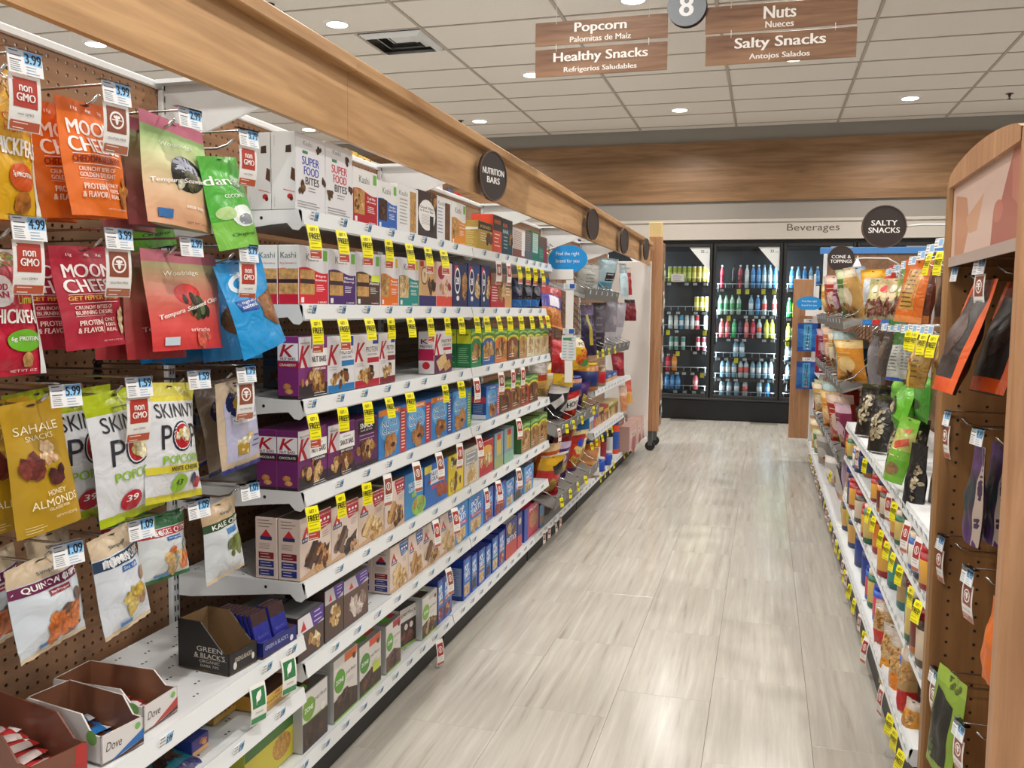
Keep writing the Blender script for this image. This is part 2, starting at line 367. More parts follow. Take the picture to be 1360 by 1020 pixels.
def bag_mesh(W, H, T, base, zones, ops, kind='pillow', seed=1, bend=0.0, back=None, hole=True):
    """sealed bag hanging from its top: front on -y, top centre at the origin"""
    rnd = random.Random(seed); ph = [rnd.random()*6.28 for _ in range(6)]
    def prof(V):
        if kind == 'pillow': return max(0, math.sin(math.pi*min(1, max(0, (V-.045)/.91))))**.55
        if V > .9: return 0.03
        if V > .45: t = (.9-V)/.45; return .03+.97*(t*t*(3-2*t))
        return 1-.25*((.45-V)/.45)**2
    def f(u, v, l):
        U = max(-1, min(1, 2*u/W)); V = v/H
        pin = (1-.05*math.sin(math.pi*V)) if kind == 'pillow' else (1-.02*math.sin(math.pi*V))
        e = (1-abs(U)**2.6)
        wr = .0018*math.sin(V*19+ph[0]+U*2.5)*e+.0014*math.sin(U*9+V*6+ph[1])*e+.003*math.sin(V*5+ph[2])*U
        if kind == 'pillow': wr += .0016*math.sin(U*22+ph[3])*(1 if V < .12 or V > .88 else 0)*1.2
        y = T/2*e*prof(V)
        return (u*pin, -(y+l)+wr+bend*(V-1)**2*H, v-H)
    def fb(u, v):
        x, y, z = f(u, v, 0); U = 2*u/W; V = v/H; e = (1-min(1, abs(U))**2.6)*T/2*prof(V)
        return (x, y+2*e+.0006, z)
    nu = 12; vs_ = sorted(set([i/22 for i in range(23)]+[z[0] for z in zones]+[z[1] for z in zones]+[.03, .97])); vs_ = [v for v in vs_ if 0 <= v <= 1]
    mb = MB(); pts = [f((i/nu-.5)*W, v*H, 0) for v in vs_ for i in range(nu+1)]; n1 = nu+1
    fs = []; cs = []
    for j in range(len(vs_)-1):
        c = lin(zone_col(zones, (vs_[j]+vs_[j+1])/2, base))
        for i in range(nu): fs.append((j*n1+i, j*n1+i+1, (j+1)*n1+i+1, (j+1)*n1+i)); cs.append(c)
    mb.mesh_(pts, fs, cs, 0, True)
    pts = [fb((i/nu-.5)*W, v*H) for v in vs_ for i in range(nu+1)]
    bc = lin(back or base); fs2 = [q[::-1] for q in fs]; mb.mesh_(pts, fs2, bc, 0, True)
    # bottom and edges
    bt = [f((i/nu-.5)*W, 0, 0) for i in range(nu+1)]; bb = [fb((i/nu-.5)*W, 0) for i in range(nu+1)]
    mb.mesh_(bt+bb, [(i+1, i, n1+i, n1+i+1) for i in range(nu)], bc)
    paint(mb, f, W, H, ops, 0, seed, 4e-4, True)
    if hole:
        paint(mb, f, W, H, [('e', .5, .965, .07 if W > .08 else .1, .008, '2a2522')], 0, seed, 1.4e-3, True)
    return mb
def jar_mesh(r, h, body, lab, lid, lidh=.02, food=None):
    mb = MB(); b = lin(body, .5 if food else 0); l = lin(lab); k = lin(lid)
    mb.lathe([(r*.92, 0, b), (r, .006, b), (r, h*.15, l), (r*1.005, h*.152, l), (r*1.005, h*.7, b), (r, h*.702, b), (r, h*.88, b), (r*.85, h-lidh, k), (r*.93, h-lidh+.001, k), (r*.93, h, k)], 16)
    return mb
def bottle_mesh(r, h, liquid, label, cap, clear=False):
    mb = MB(); q = lin(liquid); l = lin(label); k = lin(cap)
    mb.lathe([(r*.8, 0, q), (r, .008, q), (r, h*.3, l), (r*1.01, h*.301, l), (r*1.01, h*.58, q), (r, h*.581, q), (r, h*.66, q), (r*.85, h*.76, q), (r*.4, h*.88, q), (r*.38, h*.92, k), (r*.45, h*.921, k), (r*.45, h, k)], 10)
    return mb
def can_mesh(r, h, c1, c2):
    mb = MB(); a = lin(c1); b = lin(c2); s = lin('b8bcc0')
    mb.lathe([(r*.8, 0, s), (r, .008, a), (r, h*.3, b), (r, h*.62, a), (r, h*.93, s), (r*.82, h*.99, s), (r*.8, h, s), (r*.2, h*.985, s)], 10)
    return mb
def tray_box_mesh(W, D, hf, hb, col, ops=(), sops=(), inner='8a6a4c', cut=0.35):
    """display tray: low front, sloping sides, high back, open top, brown inside; front bottom centre at origin"""
    mb = MB(); t = .003; c = lin(col); n = lin(inner)
    sp = [(0, 0), (D, 0), (D, hb), (D*(1-cut), hb), (D*.12, hf), (0, hf)]
    for x0, x1 in ((-W/2, -W/2+t), (W/2-t, W/2)): mb.prism(sp, 0, x0, x1, c)
    for x in (-W/2+t+.0003, W/2-t-.0003): mb.face([(x, a, b) for a, b in sp], n)
    mb.box(-W/2, W/2, 0, t, 0, hf, c); mb.box(-W/2, W/2, D-t, D, 0, hb, c); mb.box(-W/2, W/2, 0, D, 0, t, n)
    mb.face([(-W/2+t, t+.0004, t), (W/2-t, t+.0004, t), (W/2-t, t+.0004, hf), (-W/2+t, t+.0004, hf)], n)
    mb.face([(-W/2+t, D-t-.0004, t), (W/2-t, D-t-.0004, t), (W/2-t, D-t-.0004, hb), (-W/2+t, D-t-.0004, hb)], n)
    paint(mb, lambda u, v, l: (u, -l, v), W, hf, ops)
    if sops: paint(mb, lambda u, v, l: (-W/2-l, D/2-u, v), D, hb, sops)
    return mb
def put(o, X, Y, Z, yaw=0, tilt=0, roll=0):
    o.matrix_world = Matrix.Translation((X, Y, Z)) @ Matrix.Rotation(yaw, 4, 'Z') @ Matrix.Rotation(tilt, 4, 'X') @ Matrix.Rotation(roll, 4, 'Y')
    return o
LEFT, RIGHT = R_(90), R_(-90)   # fronts face the aisle: products of the left-hand and of the right-hand unit

# ------------------------------------------------------------------ print designs (0..1 on the front panel)
GR = ['c99a5b', 'a8743a', 'dcb67a', '7a4a26', 'b98647']; GRD = ['6b3f22', '8a5a30', 'b98a54', '4a2a18']; GRL = ['e3c48e', 'd2a868', 'f0dcae', 'b98c4c']
CHO = ['3a2118', '5a3522', '6e452c', '2c1810']; BERRY = ['8c1f2a', 'b43236', 'd8b27a', '5f3a22']; POP = ['f6eecb', 'efe0a4', 'fffbe6', 'e6cf86']
def d_kashi(c, l1, l2, food, tab='6db04a', pal=GR, sand=False):
    o = [('w', .6, c, .045), ('t', 'Kashi', .45, .82, .13, '4a5a50', .42), ('r', .82, .78, .97, .97, tab)]
    if sand: o += [('r', .04, .17, .52, .36, 'd6a765', .5), ('r', .04, .36, .52, .44, '3a1e2c', .4), ('r', .04, .44, .52, .6, 'd6a765', .5)]
    else: o += [('r', .04, .17, .47, .62, pal[0], .6), ('f', .04, .17, .47, .62, pal, 12, .07)]
    return o+[('t', l1, .74, .5, .05, 'ffffff', .34, 1), ('t', l2, .74, .43, .05, 'ffffff', .4, 1), ('lines', .58, .9, .24, .34, 4, 'ffffff'), ('r', .06, .03, .16, .12, 'e8e8e8'), ('t', '5 BARS', .78, .04, .03, 'ffffff', .3)]
def s_kashi(c, l1, sand=True):
    return [('w', .6, c, .02), ('t', 'Kashi', .5, .84, .1, '4a5a50', .8), ('t', l1, .5, .7, .045, 'd02038', .85), ('r', 0, .17, 1, .36, 'd6a765', .5), ('r', 0, .36, 1, .43, '3a1e2c', .4), ('r', 0, .43, 1, .61, 'd6a765', .5)]
def d_super(c):
    return [('t', 'Kashi', .4, .9, .06, '7a8078', .3), ('r', .22, .76, .4, .8, '3f7d56'), ('t', 'SUPER', .5, .67, .11, c, .58, 1), ('t', 'FOOD', .52, .54, .11, c, .5, 1), ('t', 'BITES', .55, .41, .1, '33231f', .46, 1),
            ('f', .7, .78, .86, .9, CHO, 6, .05), ('f', .86, .36, 1.0, .5, CHO, 6, .05), ('f', .08, .22, .28, .38, ['7d5a34', '5c3d22'], 6, .06), ('lines', .4, .7, .28, .32, 2, '6c6660'), ('lines', .05, .9, .05, .12, 3, '8c8884')]
S_SUPER = [('lines', .1, .16, .1, .9, 2, 'c4c4c6'), ('p', [(.6, .74), (.85, .74), (.84, .84), (.62, .83)], '3a2118', .5), ('p', [(.8, .4), (1, .36), (1, .52), (.86, .55)], '5a3522', .6), ('p', [(.5, .26), (1, .22), (1, .225), (.5, .27)], 'c22420'), ('e', .78, .17, .12, .035, 'b8241f'), ('e', .84, .14, .07, .03, '55201a')]
def d_k(c, t1, t2, band, bandc, pal=GR, lower='2b2228'):
    return [('r', .38, .5, 1, .8, 'f0efee'), ('r', 0, .5, .42, 1, 'd9d8dc'), ('r', 0, 0, 1, .22, lower), ('r', .42, .42, .98, .5, bandc),
            ('t', 'K', .2, .68, .36, 'b4152c', .3, 1, 0, .35), ('t', t1, .7, .73, .045, '3a3a3a', .3), ('t', t2, .7, .62, .1, '2a2326', .5, 1), ('t', band, .7, .46, .04, 'ffffff', .46, 1),
            ('f', .05, .08, .95, .42, pal, 22, .085), ('t', 'special', .2, .9, .04, '8a2038', .3), ('lines', .5, .95, .02, .06, 2, 'ffffff')]
def s_k(c, band, bandc):
    return [('r', 0, .62, 1, .9, 'e6e5ea'), ('t', 'K', .5, .78, .2, 'b4152c', .6, 1, 0, .35), ('t', 'NUT BARS', .5, .65, .045, '2a2326', .75, 1), ('r', 0, .5, 1, .6, bandc), ('t', band, .5, .55, .04, 'ffffff', .8), ('e', .45, .2, .2, .05, 'c88a50', .5), ('e', .55, .12, .2, .04, 'dca868', .5), ('r', 0, 0, 1, .05, '2b2228')]
def d_protein(bc, pal=GR):
    return [('r', 0, 0, 1, .14, bc), ('t', 'K', .22, .68, .36, 'b4152c', .32, 1, 0, .35), ('t', 'PROTEIN', .68, .72, .1, '2a2326', .48), ('t', 'SNACK BARS', .7, .62, .04, '555555', .4), ('r', .5, .46, .98, .56, bc), ('r', .72, .82, .96, 1, '1f3f9a'), ('r', .5, .9, .7, .99, 'b4152c'), ('p', [(.55, .26), (.75, .26), (.74, .4), (.57, .42)], '2a1c16', .6),
            ('f', .04, .12, .8, .36, pal, 20, .07), ('lines', .05, .4, .42, .46, 2, '8a8a8a')]
def d_nutri(rc, top='d77a2c'):
    return [('e', .4, .62, .36, .3, '5fa6dc'), ('r', 0, .88, .78, 1, top), ('t', '8 BARS', .5, .94, .05, 'ffffff', .4, 1), ('t', 'NUTRI', .38, .7, .12, 'ffffff', .5, 1), ('t', 'NUTRI', .385, .705, .105, '204a7c', .48), ('t', 'GRAIN', .4, .55, .12, 'ffffff', .54, 1), ('t', 'GRAIN', .405, .555, .105, '204a7c', .52),
            ('r', .78, 0, 1, .94, rc), ('lines', .82, .96, .1, .85, 12, 'f4e8dc'), ('f', .2, .12, .72, .4, ['b5793c', '9a5f2c', 'c98f52'], 9, .13), ('e', .5, .24, .08, .05, '40182a')]
def d_atk(tab, pal, tab2='a01822'):
    return [('p', [(.5, 1), (1, 1), (1, .74), (.62, .68), (.5, .92)], tab), ('t', 'PROTEIN RICH', .78, .94, .025, 'ffffff', .4), ('e', .65, .85, .04, .025, 'ffffff'), ('e', .78, .85, .04, .025, 'ffffff'), ('e', .9, .85, .04, .025, 'ffffff'), ('lines', .62, .95, .74, .79, 2, 'ffffff'),
            ('p', [(.06, .68), (.32, .68), (.19, .86)], 'c4202c'), ('p', [(.13, .66), (.25, .66), (.19, .75)], 'f2e6e0'), ('r', .05, .6, .36, .68, '23305e'), ('t', 'ATKINS', .2, .64, .04, 'ffffff', .26, 1), ('lines', .7, .94, .56, .64, 3, '9a8a84'), ('p', [(0, 0), (1, 0), (1, .2), (0, .05)], 'c9a27a'), ('f', .05, .1, .9, .5, pal, 16, .08), ('p', [(.1, .22), (.42, .6), (.56, .56), (.26, .16)], pal[0], .35), ('p', [(.24, .17), (.54, .54), (.6, .46), (.32, .1)], pal[1], .9), ('p', [(.42, .12), (.9, .3), (.92, .12), (.5, -.0)], pal[-1], .9), ('p', [(.42, .12), (.5, .24), (.94, .42), (.9, .3)], pal[0], .3), ('f', .5, .05, .9, .3, pal, 8, .07)]
S_ATK = [('lines', .12, .88, .86, .96, 3, '6a5a58'), ('p', [(.25, .7), (.75, .7), (.5, .82)], 'c4202c'), ('r', .22, .64, .78, .7, '23305e'), ('lines', .15, .85, .5, .58, 4, '8a7a78'), ('r', .14, .33, .86, .44, '7c1a26'), ('r', .14, .19, .86, .3, '23307c'), ('r', .14, .05, .86, .16, '23307c')] + [('lines', .22, .78, a, a+.05, 2, 'e8dcdc') for a in (.36, .22, .08)]
def d_nature(c, pal=GR):
    return [('r', 0, .72, 1, 1, '4f8a3a'), ('p', [(0, .9), (.5, .98), (1, .92), (1, .86), (.5, .9), (0, .84)], '9bc26a'), ('e', .5, .68, .5, .14, 'e8d832'), ('e', .5, .62, .46, .12, c), ('t', 'NATURE VALLEY', .5, .74, .05, '2f5a2a', .75, 1), ('f', .1, .1, .95, .62, pal, 20, .12), ('r', 0, 0, 1, .08, c), ('lines', .1, .6, .12, .2, 2, 'ffffff')]
S_NAT = [('r', 0, .62, 1, 1, 'd6dc30'), ('t', 'NATURE', .5, .86, .06, '2f5a2a', .7, 1), ('lines', .1, .9, .12, .5, 8, '8fc09a')]
def d_28(pal=GRD):
    return [('r', .1, .62, .34, .95, 'c8242e'), ('e', .3, .6, .2, .3, 'f2f0ee'), ('e', .3, .6, .16, .25, '16264c'), ('t', '28', .3, .6, .16, 'ffffff', .2, 1), ('f', .6, .2, 1, .8, pal, 14, .13), ('e', .32, .2, .1, .06, 'e8e6e2')]
def d_zone(band, pal=CHO, low='3a241a', gc='5fa832'):
    return [('r', .45, .86, .98, 1, band), ('e', .25, .62, .23, .19, gc), ('t', 'ZONE', .25, .62, .07, 'ffffff', .32, 1), ('t', 'perfect', .72, .66, .08, '3a3a3a', .42), ('lines', .55, .85, .5, .54, 2, '8a8a8a'), ('p', [(0, 0), (1, 0), (1, .3), (.5, .42), (0, .34)], low, .3), ('f', .1, .06, .9, .4, pal, 16, .1), ('e', .86, .86, .07, .05, '6a3020'), ('r', 0, 0, 1, .03, '8fc04a')]
S_ZONE = [('e', .5, .12, .25, .05, '5fa832'), ('r', .9, 0, 1, 1, 'b8b8b6'), ('lines', .1, .8, .3, .85, 14, 'c8c8c6')]
def d_pop(lc, pal=GRL, sub='PASTRIES'):
    return [('e', .5, .5, .5, .5, '2f7fd0'), ('t', 'POP', .42, .78, .16, 'ffffff', .5, 1, 8), ('t', 'TARTS', .46, .6, .16, 'ffffff', .66, 1, 8), ('r', .1, .42, .9, .5, lc), ('t', sub, .5, .46, .04, 'ffffff', .6, 1), ('r', .1, .08, .8, .36, pal[0], .5), ('f', .1, .06, .85, .36, pal, 8, .12)]
S_POP = [('r', .08, .1, .92, .8, '9aaed0'), ('lines', .14, .86, .14, .76, 14, '3a5aa0'), ('r', 0, .88, 1, 1, '1a3f9a')]
def d_plainbar(band, t, pal, tc='ffffff'):
    return [('r', 0, .55, 1, .75, band), ('t', t, .5, .65, .09, tc, .7, 1), ('f', .1, .08, .9, .48, pal, 16, .1), ('lines', .15, .8, .85, .94, 3, tc)]
FX = {}
def carton(key, *a, **k):
    if key not in FX: FX[key] = carton_mesh(*a, **k).build('box', M_CARD).data; o = [q for q in bpy.data.objects if q.data == FX[key]][0]; bpy.data.objects.remove(o)
    return FX[key]
# ------------------------------------------------------------------ the room
ZC = 3.38; YB = 10.64
def quad(mb, x0, x1, y0, y1, z, col=(1, 1, 1, 0)): mb.face([(x0, y0, z), (x1, y0, z), (x1, y1, z), (x0, y1, z)], col)
sub = MB(); sub.box(-7, 6, -3.5, 11.2, -.05, -.004); floor = tag(sub.build('floor', M_GROUT), kind='structure')
TW, TL = .3048, .6096
tm = MB(); tm.box(.0004, TW-.0004, .0004, TL-.0004, -.003, 0, bev=.0006); tile0 = tm.build('floor_tile', M_FLOOR, floor)
pl = MB(); pl.box(-7, -1.655, -3.5, YB, -.004, -.001); pl.box(1.08, 6, -3.5, YB, -.004, -.001)
p = pl.build('floor_tile_field', M_FLOOR, floor); tag(p, kind='stuff')
first = True
for c in range(-3, 6):
    x = -.741+c*TW
    for r in range(-6, 14):
        y = 2.665+r*TL+(c % 3)*.21
        if y+TL > YB+.3: continue
        if (c == -3 or c > 3) and y < 7.0: continue
        o = tile0 if first else link('floor_tile', tile0.data, floor)
        o.location = (x, y, 0); first = False
ce = MB(); ce.box(-8, 7, -3.5, YB-.001, ZC+.11, ZC+.15); ceiling = tag(ce.build('ceiling', M_CEIL), kind='structure')
GX, GY = 1.09, .5755
cm = MB(); cm.box(.012, GX-.012, .012, GY-.012, ZC-.001, ZC+.015, bev=.003); ct0 = cm.build('ceiling_tile', M_CEIL, ceiling); first = True
VENT = (-2, 7)
x0g = -2.575-GX*4; y0g = 7.0-GY*17
for i in range(0, 9):
    for j in range(0, 25):
        x = x0g+i*GX; y = y0g+j*GY
        if y > YB: continue
        if abs(x+GX/2+3.12) < .3 and abs(y+GY/2-6.71) < .1:
            continue
        o = ct0 if first else link('ceiling_tile', ct0.data, ceiling); o.location = (x, y, 0); first = False
        if y+GY > YB: o.scale[1] = (YB-.002-y)/GY
# the tile cut beside the air vent
cm = MB(); cm.box(.012, .53, .012, GY-.012, ZC-.001, ZC+.015, bev=.003); o = cm.build('ceiling_tile', M_CEIL, ceiling)
vj = 16; vy = y0g+vj*GY; o.location = (-2.575-GX, vy, 0)
gm = MB()
for i in range(0, 10): gm.box(x0g+i*GX-.012, x0g+i*GX+.012, -3.2, YB, ZC-.006, ZC)
o = gm.build('grid_main_runner', M_GRID, ceiling); tag(o, kind='stuff')
gm = MB()
for j in range(0, 24): gm.box(x0g, x0g+9*GX, y0g+j*GY-.009, y0g+j*GY+.009, ZC-.005, ZC-.0005)
gm.box(-2.575-.545-.012, -2.575-.545+.012, vy, vy+GY, ZC-.006, ZC)
o = gm.build('grid_cross_tee', M_GRID, ceiling); tag(o, kind='stuff')
# air vent with nested louvres
vt = empty('ceiling_vent', (-2.575-.2725, vy+GY/2, ZC), 0, 'square white ceiling air vent with nested louvres and dark slots', 'air vent')
mb = MB(); mb.box(-.255, .255, -.255, .255, .05, .10, lin('1a1816'), 0); mb.build('duct_box', flat('duct_dark', '1c1a18', .8), vt)
for k, (a, z) in enumerate([(.255, -.006), (.19, .012), (.13, .03)]):
    mb = MB(); s = a-.042
    q0 = [(-a, -a, z), (a, -a, z), (a, a, z), (-a, a, z)]; q1 = [(-s, -s, z-.028+k*.004), (s, -s, z-.028+k*.004), (s, s, z-.028+k*.004), (-s, s, z-.028+k*.004)]
    for i in range(4): j = (i+1) % 4; mb.face([q0[i], q0[j], q1[j], q1[i]]); mb.face([tuple(np.add(q0[i], (0, 0, .003))), tuple(np.add(q1[i], (0, 0, .003))), tuple(np.add(q1[j], (0, 0, .003))), tuple(np.add(q0[j], (0, 0, .003)))])
    mb.build('louvre', M_SHELF, vt)
mb = MB(); mb.box(-.085, .085, -.085, .085, .016, .02); mb.build('centre_plate', M_SHELF, vt)
# downlights
LX = [(-5.3, 6.18), (-3.148, 6.19), (-3.166, 9.68), (-.94, 9.62), (1.286, 9.6), (-2.094, 7.91), (-.94, 6.2), (1.29, 6.2), (.15, 7.91), (2.4, 7.91), (-4.3, 7.91), (-3.15, 2.8), (-.94, 2.8), (1.29, 2.8), (-2.09, 4.5), (.15, 4.5), (-4.3, 4.5), (2.4, 4.5), (-2.09, 1.1), (.15, 1.1), (-3.15, -.6), (-.94, -.6), (1.29, -.6), (-5.3, 9.68), (3.4, 9.6), (3.4, 6.2), (-.94, -2.4), (2.4, 1.1), (-4.3, 1.1)]
POS = {(-3.148, 6.19): 'beside the square air vent', (-5.3, 6.18): 'seen between pegboard top and wooden canopy', (-3.166, 9.68): 'near the far soffit, beside a sprinkler head', (-.94, 9.62): 'near the far soffit above the drinks cooler', (1.286, 9.6): 'near the far soffit, above the salty snacks disc', (-2.094, 7.91): 'partly behind the hanging popcorn sign'}
for i, (x, y) in enumerate(LX):
    t = empty('downlight', (x, y, ZC-.0015), 0, 'round recessed downlight '+POS[(x, y)] if (x, y) in POS else f'round recessed downlight outside the view, {ORD[i]} of the ceiling grid', 'ceiling light', 'recessed downlights in the ceiling')
    mb = MB(); n = 24
    for k in range(n):
        a, b = k*2*math.pi/n, (k+1)*2*math.pi/n
        for r0, r1, z0, z1 in ((.078, .098, -.008, -.004), (.098, .1, -.004, .0)):
            mb.face([(r0*math.cos(a), r0*math.sin(a), z0), (r0*math.cos(b), r0*math.sin(b), z0), (r1*math.cos(b), r1*math.sin(b), z1), (r1*math.cos(a), r1*math.sin(a), z1)])
    mb.build('trim_ring', M_SHELF, t)
    mb = MB(); mb.prism([(.078*math.cos(-k*2*math.pi/n), .078*math.sin(-k*2*math.pi/n)) for k in range(n)], 2, -.007, -.004); mb.build('lamp_diffuser', M_LIGHT, t)
    ld = bpy.data.lights.new('lamp', 'AREA'); ld.shape = 'DISK'; ld.size = .15; ld.energy = LAMP_W; ld.color = (1, .965, .915); ld.spread = R_(150)
    lo = bpy.data.objects.new('downlight_lamp', ld); COL.objects.link(lo); lo.location = (0, 0, -.02); lo.parent = t
# sprinkler heads
for k, (px, py, nm) in enumerate([(612, 160, 'small sprinkler head hanging beside the far downlight'), (358, 5, 'small sprinkler head above the near part of the wooden canopy'), (1341, 124, 'small sprinkler head by the far corner of the ceiling')]):
    q = on(px, py, 2, ZC); t = empty('sprinkler_head', (q[0], q[1], ZC-.0015), 0, nm, 'sprinkler')
    mb = MB(); mb.lathe([(.035, -.004, lin('999999')), (.035, 0, lin('999999'))], 12); mb.build('escutcheon', flat('sprinkler_metal', '5c544c', .4, .8), t)
    mb = MB(); mb.lathe([(.022, -.055, lin('999999')), (.024, -.052, lin('999999')), (.008, -.05, lin('999999')), (.008, -.03, lin('999999')), (.014, -.028, lin('999999')), (.014, -.004, lin('999999'))], 10); mb.build('deflector', flat('sprinkler_metal', '5c544c', .4, .8), t)
# back wall and soffit
mb = MB(); mb.box(-8, 7, YB, YB+.1, 2.1, ZC+.15); tag(mb.build('wall_back', M_GREY), kind='structure')
mb = MB(); mb.box(-8, 7, YB-.03, YB, 2.54, 3.22); tag(mb.build('trim_1', M_WOODB), kind='structure')
mb = MB(); mb.box(-8, 7, YB-.06, YB, 2.295, 2.33, bev=.004); tag(mb.build('trim_2', M_GREYL), kind='structure')
mb = MB(); mb.box(-8, 7, YB-.045, YB, 2.12, 2.295); tag(mb.build('trim_3', M_GREYL), kind='structure')
mb = MB(); mb.box(-8, 7, YB-.06, YB, 2.1, 2.119, bev=.004); tag(mb.build('trim_4', M_GREYL), kind='structure')
mb = MB(); q = on(1080, 303, 1, YB-.046); paint(mb, lambda u, v, l: (u, -l, v), 1, 1, [('t', 'Beverages', .5, 0, .1, '4b4238', .56, 0)])
o = mb.build('lettering', M_CARD); o.location = (q[0], YB-.0455, q[2]); tag(o, 'dark letters reading Beverages on the grey band over the cooler', 'sign lettering')
mb = MB(); mb.box(-8, -3.2, YB, YB+.1, 0, 2.1); mb.box(2.9, 7, YB, YB+.1, 0, 2.1); tag(mb.build('wall_far', M_GREY), kind='structure')

# ------------------------------------------------------------------ drinks cooler
DX = [-3.2, -2.42, -1.51, -.609, .169, .93, 1.70, 2.9]
DX = [-3.10, -2.32, -1.40, -.609, .169, .95, 1.73, 2.5]
cooler = empty('drinks_cooler', (0, YB, 0), 0, 'long black glass-door drinks cooler built into the far wall', 'cooler')
mb = MB(); mb.box(DX[0], DX[-1], .70, .76, 0, 2.1); mb.box(DX[0], DX[-1], 0, .76, 2.02, 2.095); mb.box(DX[0], DX[0]+.03, 0, .76, 0, 2.1); mb.box(DX[-1]-.03, DX[-1], 0, .76, 0, 2.1); mb.box(DX[0], DX[-1], 0, .7, .16, .20)
mb.build('case', M_BLACK, cooler)
mb = MB(); mb.box(DX[0], DX[-1], -.02, .02, 0, .235, bev=.006); mb.build('kick_panel', M_BLKG, cooler)
mb = MB(); mb.box(DX[0], DX[-1], -.035, .02, .235, .262, bev=.006); mb.build('sill_bumper', flat('black_bumper', '2a2b2d', .25), cooler)
mb = MB(); mb.box(DX[0], DX[-1], -.01, .03, 2.06, 2.098, bev=.004); mb.build('header_rail', M_BLACK, cooler)
CASES = []
def shelf_wire(zz, x0, x1):
    pass
for i in range(len(DX)-1):
    a, b = DX[i], DX[i+1]
    mb = MB(); mb.box(a-.02, a+.02, .02, .06, .26, 2.06); mb.build('mullion', M_BLACK, cooler)
    d = MB(); s = .038
    for bx in ((a+.006, a+s, .262, 2.06), (b-s, b-.006, .262, 2.06)): d.box(bx[0], bx[1], -.03, .01, bx[2], bx[3], bev=.004)
    d.box(a+s, b-s, -.03, .01, .262, .30, bev=.004); d.box(a+s, b-s, -.03, .01, 2.02, 2.06, bev=.004)
    door = d.build('door', M_BLACK, cooler)
    g = MB(); g.face([(a+s, -.01, .30), (b-s, -.01, .30), (b-s, -.01, 2.02), (a+s, -.01, 2.02)]); g.build('pane', M_GLASS, door)
    h = MB(); h.tube([(a+.05, -.032, .9), (a+.05, -.06, .93), (a+.05, -.06, 1.3), (a+.05, -.032, 1.33)], .008, 6); h.build('handle', M_BLKG, door)
    # corner sticker
    st = MB(); st.face([(b-s-.002, -.0125, 2.018), (b-s-.24, -.0125, 2.018), (b-s-.002, -.0125, 1.74)], lin('d8dad8'))
    paint(st, lambda u, v, l: (b-s-.08+u, -.0125-l, 1.93+v), .1, .1, [('t', '32', .45, .4, .32, '1b1b1b', .4, 1), ('t', 'OZ', .95, .3, .14, '333333', .3)], 0); st.build('corner_sticker', M_CARD, door)
    # led strips behind the mullions
    for xx in (a+.013, b-.013):
        m2 = MB(); m2.box(xx-.006, xx+.006, .065, .075, .32, 2.0); m2.build('led_strip', M_LED, cooler)
    for xx, dx in ((a+.05, 1), (b-.05, -1)):
        ld = bpy.data.lights.new('led', 'AREA'); ld.shape = 'RECTANGLE'; ld.size = .03; ld.size_y = 1.65; ld.energy = COOLER_W; ld.color = (.82, .93, 1); ld.spread = R_(160)
        lo = bpy.data.objects.new('cooler_led_lamp', ld); COL.objects.link(lo); lo.parent = cooler
        lo.matrix_local = Matrix.Translation((xx, .08, 1.16)) @ Matrix.Rotation(R_(-38*dx), 4, 'Z') @ Matrix.Rotation(R_(90), 4, 'X')
    # shelves of this door
    rows = {2: [1.62, 1.28, 1.06, .81, .56, .34], 3: [1.55, 1.24, .97, .745, .50, .285]}.get(i, [1.55, 1.22, .95, .72, .5, .29])
    for z in rows:
        sh = MB(); sh.box(a+.03, b-.03, .09, .68, z-.012, z); so = sh.build('shelf', M_BLACK, cooler)
        wr = MB(); wr.tube([(a+.05, .085, z+.05), (b-.05, .085, z+.05)], .0028, 4)
        n = 9
        for k in range(n): x = a+.06+(b-a-.12)*k/(n-1); wr.tube([(x, .085, z), (x, .085, z+.05)], .0022, 4)
        wr.build('wire_guard', flat('white_wire', 'cfd6da', .4), so)
        rl = MB(); rl.box(a+.035, b-.035, .075, .08, z-.045, z-.008); rl.build('label_strip', M_BLACK, so)
        rn = random.Random(int(z*100)+i)
        for k in range(7):
            if rn.random() < .2: continue
            x = a+.09+(b-a-.18)*k/6+rn.uniform(-.015, .015); yel = (rn.random() < .8) if (i == 3 and z > 1.5) else rn.random() < .18
            l = MB(); l.box(x-.022, x+.022, .071, .0745, z-.04-(.03 if yel else 0), z-.012, lin('e6dc28' if yel else 'c4ccd0'))
            paint(l, lambda u, v, q: (x+u, .071-q, z-.04+v), .04, .028, [('lines', .1, .6, .2, .8, 3, '44505a')], 0); l.build('price_label', M_CARD, so)
